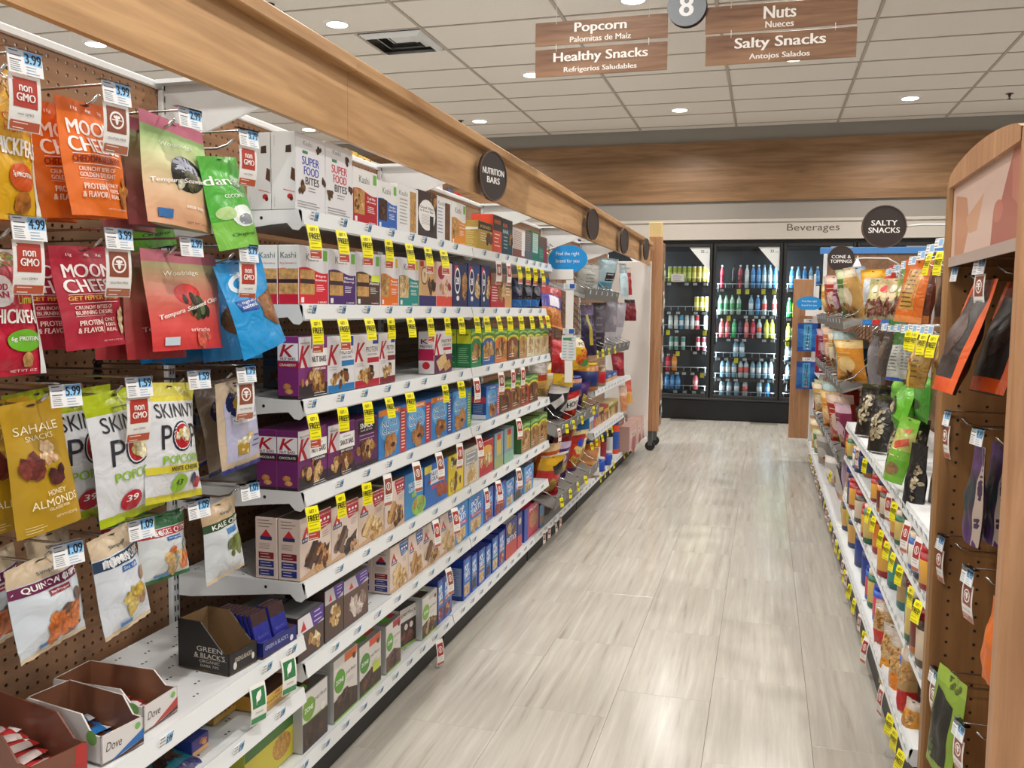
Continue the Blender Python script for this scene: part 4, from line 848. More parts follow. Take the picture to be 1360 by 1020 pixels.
box_at(400, 425, 448, S[2], .055, '3a4a58', [('t', 'PROTEIN', .5, .62, .07, '1a2026', .7, 1), ('r', .1, .44, .8, .54, '1c4a7a'), ('f', .3, .1, 1, .36, GRD, 9, .1)], 'protein bar carton set back in shade on third shelf', X=-1.15, side='44525f', sops=[('t', 'PROTEIN', .5, .62, .06, '1a2026', .8, 1), ('r', .05, .44, .9, .54, '1c4a7a'), ('f', .2, .1, 1, .36, GRD, 9, .12), ('t', 'K', .5, .78, .16, '6a1c2a', .5, 1, 0, .3)], n=2, shelfn=G)  # print darkened throughout: shade at the shelf back is put into its colours
box_at(577, 601, 441, S[2], .055, 'e2dede', [('r', 0, 0, 1, .45, '5c1f52'), ('t', 'K', .2, .7, .5, 'b4152c', .3, 1, 0, .35), ('t', 'PASTRY', .68, .78, .08, '2a2326', .55, 1), ('t', 'CRISPS', .68, .68, .06, '2a2326', .5), ('r', .5, .55, .95, .62, 'c02438'), ('p', [(.1, .3), (.6, .5), (.75, .2), (.3, .05)], 'e0c088', .5), ('p', [(.5, .2), (.85, .32), (.95, .12), (.6, .02)], 'cfa468', .5)], 'white and purple pastry crisps carton standing alone on third shelf', side='e6e2e4', sops=[('r', 0, .32, 1, .6, 'b82050'), ('t', 'K', .4, .78, .12, '7a2040', .5, 1), ('t', 'PASTRY', .5, .66, .06, '333333', .8, 1), ('e', .5, .2, .25, .09, 'c8242e')], n=1, shelfn=G)
box_at(586, 600, 441, S[2], .055, '2a7a4a', [('r', 0, .6, 1, 1, 'd8dc30')], 'green and yellow carton half hidden behind the pastry crisps', X=-1.11, side='2a7a4a', sops=[('r', 0, .55, 1, .98, 'ccd42c'), ('lines', .1, .9, .1, .4, 5, '8fc09a')], n=1, shelfn=G)
NV = [(626, 640, '1f8a52'), (641, 657, '2f5fa8'), (658, 674, 'd8743a'), (675, 689, '7a4030'), (690, 700, 'b88a50'), (700, 710, 'dccfb0'), (710, 719, 'd0bc98'), (719, 729, 'c8b08a')]
NC = ['forest green', 'blue', 'orange', 'dark brown', 'ochre', 'cream', 'pale sand', 'beige']
for k, (a, b, c) in enumerate(NV):
    box_at(a, b, 437, S[2], .055, c, d_nature(c, GRL if k > 4 else GR), f'granola bar carton, green top and {NC[k]} foot, on third shelf', side='2a7a4a', sops=S_NAT, n=2 if k == 0 else 1, shelfn=G)
G = 'fourth'
box_at(397, 436, 573, S[3], .055, '6a2464', d_k('6a2464', 'chewy', 'NUT BARS', 'CHOCOLATE ALMOND', '2b1c22', CHO+GR), 'purple chocolate nut bar carton, first on fourth shelf', side='6a2464', sops=s_k('6a2464', 'CHOCOLATE', '2b1c22'), n=2, shelfn=G)
box_at(436, 472, 566, S[3], .055, '6a2464', d_k('6a2464', 'chewy', 'SNACK BARS', 'DARK CHOCOLATE', '2b1c22'), 'purple snack bar carton with pretzel picture on fourth shelf', n=2, shelfn=G)
box_at(472, 503, 559, S[3], .055, '552056', [('r', .15, .7, .9, .97, '1f161c'), ('t', 'SNACK', .5, .86, .11, 'ffffff', .55, 1), ('t', 'BAR BITES', .5, .76, .04, 'e0d8dc', .5), ('lines', .2, .85, .58, .66, 2, 'c8a8c0'), ('f', .05, .1, .95, .55, GRD+GR, 26, .09), ('r', 0, 0, 1, .08, '241a20')], 'dark purple snack bar carton with black title block on fourth shelf', n=2, shelfn=G)
for k, (a, b, yt, rc, nmz) in enumerate([(503, 540, 546, 'c83a2a', 'red strip'), (540, 573, 538, 'b4283a', 'crimson strip'), (573, 601, 529, '2a3f8a', 'navy strip'), (601, 626, 521, '6aa84a', 'green strip')]):
    box_at(a, b, yt, S[3], .06, '2f7cc0', d_nutri(rc, 'd77a2c' if k < 3 else '4a90c8'), f'blue fruit bar carton with {nmz} on fourth shelf', side='2468a8', sops=[('r', .1, .2, .9, .7, 'd8d040'), ('lines', .15, .85, .25, .65, 7, '333a70')], n=2, shelfn=G)
box_at(646, 664, 514, S[3], .06, '2f8ad0', d_nutri('b43a52', '2f6ab0'), 'slim blue fruit bar carton beside a gap on fourth shelf', side='1f4a8a', sops=[('r', 0, .5, 1, .7, 'b43a52'), ('r', 0, 0, 1, .14, 'd0dce8'), ('lines', .1, .9, .2, .45, 6, '9ab4d8')], shelfn=G)
for k, (a, b, yt, c, nmz) in enumerate([(665, 680, 508, '7a3a2a', 'rust brown'), (680, 692, 505, '8a5a38', 'chestnut'), (692, 703, 502, 'b03a2a', 'brick red'), (703, 715, 499, '6a3a24', 'cocoa')]):
    box_at(a, b, yt, S[3], .055, c, d_nature(c, GRD), f'granola bar carton, green top and {nmz} foot, on fourth shelf', side='3a7a3a', sops=S_NAT, n=1, shelfn=G)
G = 'fifth'
box_at(399, 441, 691, S[4], .058, 'd9c6ba', d_atk('b01c2c', CHO+['c88a50', 'd8a468']), 'beige low carb bar carton with red corner, first on fifth shelf', side='d6c4ba', sops=S_ATK, top='4a3a2c', n=2, shelfn=G)
box_at(441, 477, 676, S[4], .058, 'd9c6ba', d_atk('b01c2c', ['4a3a34', '8a6a58', 'c89a70', '2c2220']), 'beige bar carton with cookie bar picture, second on fifth shelf', top='4a3a2c', n=2, shelfn=G)
box_at(477, 511, 663, S[4], .058, 'd6c0ac', d_atk('b01c2c', GRL), 'beige bar carton with pale granola bar picture, third on fifth shelf', top='4a3a2c', n=2, shelfn=G)
box_at(511, 538, 645, S[4], .058, 'd9c6ba', d_atk('b01c2c', GR+CHO), 'beige bar carton with brown cluster bar picture, fourth on fifth shelf', top='4a3a2c', n=2, shelfn=G)
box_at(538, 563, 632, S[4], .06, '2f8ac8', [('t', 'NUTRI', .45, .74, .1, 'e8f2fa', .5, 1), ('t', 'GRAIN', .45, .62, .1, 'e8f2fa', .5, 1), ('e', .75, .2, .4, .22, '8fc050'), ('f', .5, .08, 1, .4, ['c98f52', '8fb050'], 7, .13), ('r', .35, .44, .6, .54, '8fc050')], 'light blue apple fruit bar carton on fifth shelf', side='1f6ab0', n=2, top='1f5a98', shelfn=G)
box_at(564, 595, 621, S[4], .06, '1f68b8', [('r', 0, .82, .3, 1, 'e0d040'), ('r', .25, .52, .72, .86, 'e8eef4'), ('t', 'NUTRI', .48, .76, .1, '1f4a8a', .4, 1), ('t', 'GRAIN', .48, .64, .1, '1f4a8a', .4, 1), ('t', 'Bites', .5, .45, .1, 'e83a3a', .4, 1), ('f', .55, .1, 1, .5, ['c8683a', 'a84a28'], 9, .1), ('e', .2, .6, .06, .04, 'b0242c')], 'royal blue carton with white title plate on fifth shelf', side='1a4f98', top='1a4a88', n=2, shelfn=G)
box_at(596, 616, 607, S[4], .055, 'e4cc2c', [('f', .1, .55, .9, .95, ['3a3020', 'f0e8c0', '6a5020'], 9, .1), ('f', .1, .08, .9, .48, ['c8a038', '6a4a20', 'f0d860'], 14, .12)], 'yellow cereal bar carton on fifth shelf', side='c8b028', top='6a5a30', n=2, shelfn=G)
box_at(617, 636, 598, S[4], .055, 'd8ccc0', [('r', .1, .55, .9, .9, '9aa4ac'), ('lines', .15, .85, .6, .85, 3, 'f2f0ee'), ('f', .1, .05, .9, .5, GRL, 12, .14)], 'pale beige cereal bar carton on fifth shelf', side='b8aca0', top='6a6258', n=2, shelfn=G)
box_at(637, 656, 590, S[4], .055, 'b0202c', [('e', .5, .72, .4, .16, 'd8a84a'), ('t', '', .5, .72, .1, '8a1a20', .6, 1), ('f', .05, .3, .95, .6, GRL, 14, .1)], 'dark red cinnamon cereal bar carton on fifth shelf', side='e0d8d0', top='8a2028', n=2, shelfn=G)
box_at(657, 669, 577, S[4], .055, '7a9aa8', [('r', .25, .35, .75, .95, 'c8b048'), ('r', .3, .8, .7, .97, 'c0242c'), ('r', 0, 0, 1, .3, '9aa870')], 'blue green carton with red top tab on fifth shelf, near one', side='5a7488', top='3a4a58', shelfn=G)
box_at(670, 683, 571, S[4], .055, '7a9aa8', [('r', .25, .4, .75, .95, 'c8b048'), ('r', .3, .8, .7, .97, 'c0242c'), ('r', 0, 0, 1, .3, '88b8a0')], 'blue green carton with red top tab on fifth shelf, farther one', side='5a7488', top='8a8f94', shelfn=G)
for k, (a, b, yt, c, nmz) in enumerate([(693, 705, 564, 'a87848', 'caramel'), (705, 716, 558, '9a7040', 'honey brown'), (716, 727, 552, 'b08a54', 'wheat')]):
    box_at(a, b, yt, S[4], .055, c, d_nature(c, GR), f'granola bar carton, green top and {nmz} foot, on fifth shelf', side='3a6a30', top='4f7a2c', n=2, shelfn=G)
G = 'sixth'
d_ch = lambda pal: [('p', [(0, .72), (1, .72), (1, 1), (0, 1)], 'b8b2b8'), ('p', [(.45, 1), (1, 1), (1, .8), (.6, .7)], '4a2a8a'), ('p', [(.2, .76), (.38, .76), (.29, .9)], 'c4202c'), ('lines', .65, .95, .82, .95, 3, 'd0c4ec'), ('f', .25, .15, .85, .62, pal, 12, .12)]
box_at(396, 431, 823, S[5], .09, '4a352e', [('r', 0, .62, 1, 1, 'dcd8de'), ('p', [(.1, .66), (.32, .66), (.21, .9)], 'c4202c'), ('p', [(.45, 1), (1, 1), (1, .66), (.6, .6)], '4a2a8a'), ('lines', .62, .95, .72, .94, 3, 'd0c4ec'), ('f', .3, .05, .9, .52, GRL, 8, .1)], 'low brown and grey nut bar carton, first on sixth shelf', side='2e201c', top='77787c', n=2, shelfn=G)
box_at(432, 457, 786, S[5], .055, '4e3a33', d_ch(GRL), 'tall brown almond cluster carton on sixth shelf', side='3a2c2a', top='4a4440', n=2, shelfn=G)
box_at(457, 490, 773, S[5], .055, '5a4038', d_ch(['c8b8b0', 'e0d0c8', '9a8078']), 'tall brown coconut carton with purple corner on sixth shelf', side='5a4038', top='5c5652', n=1, shelfn=G)
box_at(490, 506, 750, S[5], .055, '9a8a84', [('r', 0, .6, 1, 1, '2a4a8a'), ('f', .1, .1, .9, .5, GRD, 6, .15)], 'carton set back behind the brown coconut carton on sixth shelf', X=-1.11, n=1, top='5c5652', shelfn=G)
for k, (a, b, yt, pal, nmz) in enumerate([(519, 543, 729, GRL, 'almond'), (543, 562, 713, GR, 'crisp'), (562, 585, 701, GRD+GRL, 'fudge'), (585, 605, 686, GRL, 'lemon')]):
    box_at(a, b, yt, S[5], .058, 'd9c6ba', d_atk('2a5a9a' if k < 2 else '2a3a7a', pal), f'beige {nmz} bar carton with blue corner on sixth shelf', side='d6c4ba', sops=S_ATK if k == 0 else (), top='4a3a2c', n=2 if k else 2, shelfn=G)
PT = [(605, 622, 671, 'c8344a', GRL, 'sky blue', '2f8ad0'), (623, 643, 661, 'b81c38', GRL, 'bright blue', '2f88cc'), (644, 656, 652, 'c43a4a', BERRY, 'violet blue', '4a5aa8'), (657, 672, 647, 'a83a6a', BERRY, 'indigo', '3a4aa0'), (673, 683, 640, '3a7ab8', GRL, 'pale blue', '7aa8d0'), (684, 694, 634, '8a3a2a', CHO, 'slate blue', '3a5070'), (697, 709, 622, 'd87a3a', GRL, 'azure', '6aa8d8')]
for a, b, yt, lc, pal, nmz, bc in PT:
    box_at(a, b, yt, S[5], .07, bc, d_pop(lc, pal), f'{nmz} toaster pastry carton on sixth shelf', side=bc, top='1f3a6a', n=2, shelfn=G)
G = 'bottom'; ZB = ZD; XB = -1.095
box_at(402, 436, 925, ZB, .11, 'e2e0de', [('e', .25, .7, .25, .2, '7aa83a'), ('t', 'ZONE', .25, .7, .08, 'ffffff', .34, 1), ('t', 'perfect', .72, .78, .1, '3a3a3a', .5), ('r', 0, 0, 1, .5, '3a2a24'), ('r', .1, .48, 1, .5, '8fc04a'), ('e', .82, .55, .09, .07, 'f0eeea'), ('f', .1, .03, .9, .42, CHO, 14, .1)], 'white and black protein bar display carton, first on bottom deck', X=XB, side='b8b7b5', sops=S_ZONE, top='5a5654', tops=[('e', .3, .4, .2, .3, '7aa83a'), ('f', .3, .2, .9, .8, CHO, 8, .1)], shelfn=G)
box_at(444, 476, 880, ZB, .10, 'e8e4e0', d_zone('e8782c'), 'white protein bar carton with orange corner on bottom deck', X=XB, side='a8a8a6', sops=S_ZONE, top='b0b0ae', tops=[('e', .4, .5, .3, .4, '5fa832'), ('r', .6, .2, 1, .8, 'e8782c')], shelfn=G)
box_at(478, 507, 861, ZB, .10, 'e8e4e0', d_zone('e0502c', gc='4f9a3a')+[('r', .6, .3, .95, .48, 'cfe040')], 'white protein bar carton with vermilion corner and lime tag on bottom deck', X=XB, side='a8a8a6', sops=S_ZONE, top='b0b0ae', tops=[('e', .4, .5, .3, .4, '5fa832'), ('r', .6, .2, 1, .8, 'e0502c')], shelfn=G)
box_at(513, 533, 833, ZB, .09, 'e4e0de', d_zone('b02430', CHO, '6a4a40'), 'white protein bar carton with maroon corner on bottom deck', X=XB, side='b8b8b8', sops=S_ZONE, top='8a8a86', tops=[('e', .4, .5, .3, .4, '5fa832'), ('r', .6, .2, 1, .8, 'b02430')], shelfn=G)
box_at(534, 552, 812, ZB, .09, '2c211e', [('r', 0, .66, 1, 1, 'dcd8d6'), ('t', 'perfect', .5, .84, .14, '3a3a3a', .8), ('e', .35, .5, .1, .08, 'e8d8d0'), ('e', .65, .5, .1, .08, 'e8d8d0'), ('f', .1, .06, .9, .42, ['6e3a2c', '8a4a38', '5a2c20'], 10, .14), ('r', 0, 0, 1, .05, '8fc04a')], 'black and white chocolate protein carton turned toward the camera', X=XB-.03, side='2c211e', sops=[('r', 0, .66, 1, 1, 'dcd8d6'), ('t', 'perfect', .5, .84, .12, '3a3a3a', .8), ('e', .35, .5, .12, .08, 'e8d8d0'), ('e', .65, .5, .12, .08, 'e8d8d0'), ('f', .1, .06, .9, .42, ['6e3a2c', '8a4a38', '5a2c20'], 10, .16), ('r', 0, 0, 1, .05, '8fc04a')], top='4a4644', yaw=-8, shelfn=G)
box_at(561, 581, 797, ZB, .09, 'e6e2de', d_zone('c8c4c0', CHO+GR, '4a3a2c', '7ab83a'), 'white protein bar carton with lime ring, last of its kind on deck', X=XB, side='c0c0c0', sops=S_ZONE, top='d0cecc', tops=[('r', .1, .1, .6, .5, '3a241a'), ('r', .6, .5, .95, .9, '7ab83a')], shelfn=G)
for a, b, yt, lc, pal, nmz, bc in [(582, 590, 773, 'b86a3a', BERRY, 'cobalt, after the protein bars', '2a3a98'), (590, 601, 766, 'c8304a', BERRY, 'purple blue, before a gap', '3a3a98')]:
    box_at(a, b, yt, ZB, .09, bc, d_pop(lc, pal), f'toaster pastry carton, {nmz}, on bottom deck', X=XB, side=bc, top='1a2a7a', n=2, shelfn=G)
PB = [(616, 626, 745, '2f6ad0', GRL, 'cream print, after the gap', '1c4ab8'), (627, 635, 740, '8a4a2c', CHO, 'brown foot', '1c4ab0'), (636, 645, 733, 'c89a54', GRL, 'tan foot', '1f46a8'), (646, 653, 727, '3a2a24', CHO, 'cocoa foot', '2a50b0'), (654, 662, 717, '8ab8a0', GRL, 'mint foot', '1c5ab8'), (663, 671, 709, 'd89ab0', BERRY, 'pink foot', '5a4aa0')]
for k, (a, b, yt, lc, pal, nmz, bc) in enumerate(PB):
    box_at(a, b, yt, ZB, .09, bc, d_pop(lc, pal), f'royal blue toaster pastry carton with {nmz} on deck', X=XB, side='1c3a9a', sops=S_POP if k == 0 else (), top='16308a', n=2, shelfn=G)
box_at(672, 687, 697, ZB, .09, '28389a', [('r', 0, 0, 1, .42, 'c03a34'), ('t', 'BITES', .5, .5, .16, 'ffffff', .8, 1), ('f', .1, .62, .9, .9, BERRY, 6, .14)], 'blue and red bite size pastry carton on bottom deck', X=XB, side='2a2f80', top='b8babc', n=2, shelfn=G)
box_at(688, 694, 683, ZB, .09, '2a3a8a', [('r', 0, 0, 1, .35, 'c8484a'), ('e', .5, .75, .3, .1, 'd8c8b0')], 'narrow blue pastry carton before the deck gap', X=XB, top='2a3a70', shelfn=G)
box_at(697, 716, 678, ZB, .07, 'c42c4c', [('r', 0, 0, .25, 1, '2a4ab0'), ('e', .62, .5, .3, .26, 'd88a5a', .5), ('t', 'POP', .6, .85, .1, 'ffffff', .5, 1)], 'crimson pink pastry carton after the deck gap', X=XB, side='2a4ab0', top='c02848', shelfn=G)
box_at(717, 723, 672, ZB, .07, '2f88c8', [('r', 0, .1, 1, .5, '8a5a3a')], 'light blue carton at far end of bottom deck', X=XB, side='2f78c0', top='2f88c8', shelfn=G)

# ------------------------------------------------------------------ promotional tags clipped to the rails
def tag_mesh(kind):
    mb = MB(); W = .038
    def curve(v): return -.006*(1-((v-.5)*2)**2)
    def seg(z0, z1, col, off=0.0):
        n = 5
        for i in range(n):
            a, b = i/n, (i+1)/n; za, zb = z0+(z1-z0)*a, z0+(z1-z0)*b
            va, vb = (-za)/.1, (-zb)/.1
            for q, c in ((0, lin(col)), (.0006, lin('e8e6e0'))):
                mb.face([(-W/2, curve(va)+q-off, za), (W/2, curve(va)+q-off, za), (W/2, curve(vb)+q-off, zb), (-W/2, curve(vb)+q-off, zb)], c)
    def pr(ops, z1, z0, off=0.0):
        H = z1-z0
        paint(mb, lambda u, v, l: (u, curve(-(z0+v)/.1)-l-off, z0+v), W, H, ops, 0, 1, 3e-4, True)
    if kind in ('sale', 'saleflag'):
        if kind == 'saleflag': seg(-.001, -.078, 'e6e2dc'); pr([('r', .04, .04, .96, .26, 'b0442f'), ('lines', .1, .8, .08, .2, 2, 'f0e0d8')], -.001, -.078)
        seg(.002, -.056, 'f4ea10', .0015)
        pr([('t', 'GET 1', .5, .82, .13, '3a3a1c', .55, 1), ('t', 'FREE!', .5, .55, .24, '20200c', .86, 1), ('r', .08, .36, .92, .375, '6a6a20'), ('lines', .1, .9, .1, .26, 2, 'a8a428')], .002, -.056, .0015)
    else:
        seg(.002, -.088, 'efece8')
        c = {'red': 'a3342b', 'brown': '8a4630'}[kind]
        pr([('r', .1, .38, .9, .86, c), ('e', .5, .62, .27, .13, 'f2ece8'), ('e', .5, .62, .21, .1, c), ('e', .5, .62, .06, .09, 'f2ece8'), ('lines', .15, .85, .24, .32, 2, '8a8480'), ('r', .04, .02, .96, .12, 'b8644a')], .002, -.088)
    o = mb.build('sale_tag', M_CARD); d = o.data; bpy.data.objects.remove(o); return d
TM = {k: tag_mesh(k) for k in ('sale', 'saleflag', 'red', 'brown')}
RT = random.Random(4)
def hang(kind, px, z, label, X=-1.003, yawx=-14, s=1.0, dirn=LEFT, grp='promotional tags clipped to the left shelf rails'):
    y = yp(px, X, z); o = link('shelf_tag' if kind in ('red', 'brown') else 'sale_tag', TM[kind])
    o.matrix_world = Matrix.Translation((X, y, z)) @ Matrix.Rotation(dirn+R_(yawx+RT.uniform(-6, 6)), 4, 'Z') @ Matrix.Rotation(R_(RT.uniform(-8, 2)), 4, 'X') @ Matrix.Scale(s, 4)
    return tag(o, label, 'tag', grp)
TG = {0: [(414, 'saleflag'), (452, 'saleflag'), (485, 'saleflag'), (515, 'saleflag'), (542, 'saleflag'), (567, 'saleflag'), (588, 'saleflag'), (662, 'brown'), (675, 'red'), (688, 'saleflag'), (700, 'saleflag'), (710, 'saleflag'), (719, 'saleflag')],
      1: [(419, 'saleflag'), (454, 'saleflag'), (489, 'sale'), (518, 'sale'), (544, 'sale'), (570, 'saleflag'), (593, 'sale'), (611, 'sale'), (632, 'sale'), (645, 'sale'), (661, 'sale'), (676, 'sale'), (691, 'sale'), (705, 'sale'), (717, 'sale'), (726, 'sale')],
      2: [(414, 'saleflag'), (454, 'sale'), (487, 'sale'), (515, 'sale'), (543, 'sale'), (590, 'sale'), (611, 'sale'), (632, 'red'), (665, 'brown'), (681, 'red'), (694, 'red')],
      3: [(413, 'saleflag'), (451, 'sale'), (486, 'sale'), (514, 'brown'), (552, 'brown'), (582, 'brown'), (610, 'red'), (635, 'red'), (688, 'red')],
      4: [(578, 'red'), (603, 'red'), (645, 'red'), (661, 'red'), (688, 'brown')],
      5: [(595, 'brown')]}
cnt = {}
for k, lst in TG.items():
    for px, kd in lst:
        nmk = {'sale': 'yellow sale tag', 'saleflag': 'yellow sale tag over white flag', 'red': 'white and red diet flag', 'brown': 'white and brown diet flag'}[kd]
        cnt[(k, kd)] = cnt.get((k, kd), 0)+1
        hang(kd, px, ZS[k]-.036, f'{nmk} under the {nm6[k]} left shelf, {ORD[cnt[(k, kd)]-1]} from its near end')
hang('red', 583, ZD-.03, 'white and red flag hanging low from the bottom deck rail', X=-1.07)
# ------------------------------------------------------------------ hooks and bags of the nearest bay
def price_plate():
    mb = MB(); mb.box(-.026, .026, -.0008, .0008, -.034, 0, lin('f1f1f2'))
    return mb
def hook(Y, Z, price, flag, label, X0=XP, X1=-1.02, s=1, grp='peg hooks of the nearest bay'):
    t = empty('peg_hook', (X0, Y, Z), 0, label, 'hook', grp); L = abs(X1-X0)
    mb = MB(); mb.tube([(0, 0, 0), (s*(L-.01), 0, .004), (s*L, 0, .002)], .0022, 6); mb.build('label_arm', M_CHROME, t)
    mb = MB(); mb.tube([(0, 0, -.026), (s*(L-.07), 0, -.03), (s*(L-.045), 0, -.024), (s*(L-.03), 0, -.012)], .0028, 6); mb.build('product_arm', M_CHROME, t)
    mb = MB(); mb.box(-.003 if s > 0 else 0, 0 if s > 0 else .003, -.012, .012, -.035, .01); mb.build('back_plate', M_CHROME, t)
    mb = MB(); mb.box(-.028, .028, -.004, -.003, -.006, .006); mb.box(-.028, .028, -.004, .008, .005, .006); h = mb.build('label_holder', M_PLAST, t)
    yw = (LEFT if s > 0 else RIGHT)+s*R_(-12)
    h.matrix_local = Matrix.Translation((s*L, 0, 0)) @ Matrix.Rotation(yw, 4, 'Z')
    mb = price_plate(); paint(mb, lambda u, v, l: (u, -.0008-l, v-.034), .052, .034, [('r', .47, .45, .98, .98, '8cc6f2'), ('t', price, .73, .7, .42, '101820', .46, 1), ('lines', .05, .4, .55, .92, 3, '4a5058'), ('lines', .05, .38, .1, .45, 5, '7a8088'), ('lines', .5, .9, .1, .35, 3, '8ab0cc')], 0, 1, 1e-4)
    pt = mb.build('price_tag', M_CARD, t); pt.matrix_local = Matrix.Translation((s*(L+.002), 0, .004)) @ Matrix.Rotation(yw, 4, 'Z') @ Matrix.Rotation(R_(-8), 4, 'X')
    if flag:
        mb = MB(); n = 6; H = .078; W = .048
        cv = lambda z: -.004*math.sin(z/-H*math.pi)
        for i in range(n):
            a, b = -H*i/n, -H*(i+1)/n
            for q in (0, .0006): mb.face([(-W/2, cv(a)+q, a), (W/2, cv(a)+q, a), (W/2, cv(b)+q, b), (-W/2, cv(b)+q, b)], lin('e9e7e4'))
        mp = lambda u, v, l: (u, cv(v-H)-l, v-H)
        if flag == 'gmo': ops = [('r', .12, .42, .88, .94, 'b23a2c'), ('e', .12, .9, .03, .02, 'e9e7e4'), ('t', 'non', .5, .76, .11, 'f6f0ec', .4, 1), ('t', 'GMO', .5, .6, .14, 'f6f0ec', .58, 1), ('t', 'non GMO', .5, .3, .045, '3a3a3a', .5), ('r', .04, .02, .96, .18, 'b4563a'), ('lines', .12, .6, .05, .14, 2, 'f0dcd4')]
        else: ops = [('r', .12, .42, .88, .94, '8a4a36'), ('e', .5, .68, .28, .18, 'f2ece8'), ('e', .5, .68, .22, .14, '8a4a36'), ('e', .5, .68, .06, .1, 'f2ece8'), ('e', .42, .74, .05, .03, 'f2ece8'), ('e', .58, .74, .05, .03, 'f2ece8'), ('r', .3, .67, .7, .69, 'f2ece8'), ('t', 'GLUTEN FREE', .5, .3, .045, '3a3a3a', .7), ('r', .04, .02, .96, .18, 'a8664c'), ('lines', .12, .6, .05, .14, 2, 'f0dcd4')]
        paint(mb, mp, W, H, ops, 0, 1, 3e-4, True); fo = mb.build('diet_flag', M_CARD, t); fo.matrix_local = Matrix.Translation((s*(L+.001), 0, -.029)) @ Matrix.Rotation(yw, 4, 'Z') @ Matrix.Rotation(R_(3), 4, 'X')
    return t
PR = [[('3.99', 'gmo'), ('3.99', 'gf'), ('2.99', 0), ('3.79', 'gmo')], [('4.99', 'gmo'), ('3.99', 'gf'), ('2.99', 0), ('3.79', 'gmo')], [('5.99', 0), ('1.59', 'gmo'), ('1.59', 0), ('1.79', 'gf')], [('1.09', 0), ('1.09', 0), ('1.09', 0), ('1.09', 0)]]
PY = [[1.045, 1.229, 1.419, 1.609], [1.042, 1.226, 1.416, 1.603], [1.102, 1.266, 1.432, 1.589], [1.097, 1.263, 1.424, 1.597]]
PZ = [1.622, 1.391, 1.146, .902]
HW = ['chickpea snacks', 'cheese snack pouches', 'seaweed crisps', 'coconut chips', 'chilli chickpeas', 'red cheese snack pouches', 'red seaweed crisps', 'blue almond chips', 'honey almonds', 'green-banded popcorn', 'yellow-banded popcorn', 'puffs in tan bags', 'quinoa chips', 'hummus chips', 'veggie chips', 'kale chips']
fl = {'gmo': 'red non GMO flag', 'gf': 'brown gluten free flag', 0: 'plain price tag'}
for r in range(4):
    for k in range(4):
        p, f = PR[r][k]; hook(PY[r][k], PZ[r], p, f, f'chrome peg hook holding {HW[r*4+k]}, with {fl[f]}')
hook(.925, 1.147, '4.99', 0, 'chrome peg hook at photo edge with blue price tag, third row')
# bags: defined by where the front one shows
BAGM = {}
def bags(px0, px1, py0, py1, T, base, zones, ops, kind, label, n=1, gap=.045, X=-1.075, yaw=0, tilt=6, roll=0, seed=1, mat=M_FOIL, bend=0.0, back=None, dY=0.0, wf=1.0, name='snack_bag', dirn=LEFT):
    px0 -= 4; px1 -= 5; pc = (px0+px1)/2; top = on(pc, py0, 0, X); bot = on(pc, py1, 0, X+.02); zc = (top[2]+bot[2])/2
    Yc = (yp(px1, X, zc)+yp(px0, X, zc))/2; W = width_for(px0, px1, X, Yc, zc, dirn+R_(yaw))*wf; H = abs(top[2]-bot[2])
    ob = bag_mesh(W, H, T, base, zones, ops, kind, seed, bend, back).build(name, mat); me = ob.data; bpy.data.objects.remove(ob)
    for k in range(n):
        r = random.Random(seed*7+k); o = link(name, me)
        j = 0 if k == 0 else 1
        put(o, X-k*gap, Yc+j*dY*k+j*r.uniform(-.004, .004), top[2]-j*r.uniform(0, .004), dirn+R_(yaw+j*r.uniform(-6, 6)), R_(-tilt+j*r.uniform(0, 3)), R_(roll+j*r.uniform(-2, 2)))
        tag(o, label if k == 0 else label+', '+['', 'second back', 'third back', 'rearmost'][k], 'bag', 'snack bags on the nearest bay hooks')
def grad(*st):     # smooth printed colour change: (height, colour) stops
    z = []
    for (v0, a), (v1, b) in zip(st, st[1:]):
        for i in range(5):
            t = (i+.5)/5; c = ''.join('%02x' % int(int(a[k:k+2], 16)*(1-t)+int(b[k:k+2], 16)*t) for k in (0, 2, 4)); z.append((v0+(v1-v0)*i/5, v0+(v1-v0)*(i+1)/5, c))
    return z
def moon(base, band, bc, sub, foodc):
    return [('t', 'MOON', .5, .76, .13, 'f4ece8', .74, 1), ('t', 'CHEESE', .5, .61, .13, 'f4ece8', .82, 1), ('r', .12, .525, .88, .53, 'f4ece8'), ('t', band, .5, .485, .055, bc, .78, 1), ('r', .12, .44, .88, .445, 'f4ece8'), ('t', 'CRUNCHY BITES OF', .44, .4, .035, 'f0dcd0', .55, 1), ('t', sub, .44, .35, .038, 'f0dcd0', .56, 1), ('r', .15, .315, .6, .318, 'f4ece8'), ('t', 'PROTEIN', .35, .25, .05, 'f0dcd0', .34, 1), ('t', '& FLAVOR', .33, .18, .05, 'f0dcd0', .36, 1), ('r', .535, .14, .54, .3, 'f4ece8'), ('t', 'ONLY', .66, .27, .035, 'f0dcd0', .18, 1), ('t', '100%', .66, .22, .035, 'f0dcd0', .18, 1), ('t', 'REAL', .66, .17, .035, 'f0dcd0', .18, 1), ('f', .78, .1, .98, .36, foodc, 9, .07), ('t', 'NET WT 2 OZ (56g)', .68, .06, .018, 'f0dcd0', .34), ('t', '11g', .24, .91, .035, 'f4ece8', .09, 1), ('t', '0g', .5, .91, .03, 'f4ece8', .08, 1), ('t', '2g', .7, .91, .03, 'f4ece8', .08, 1)]
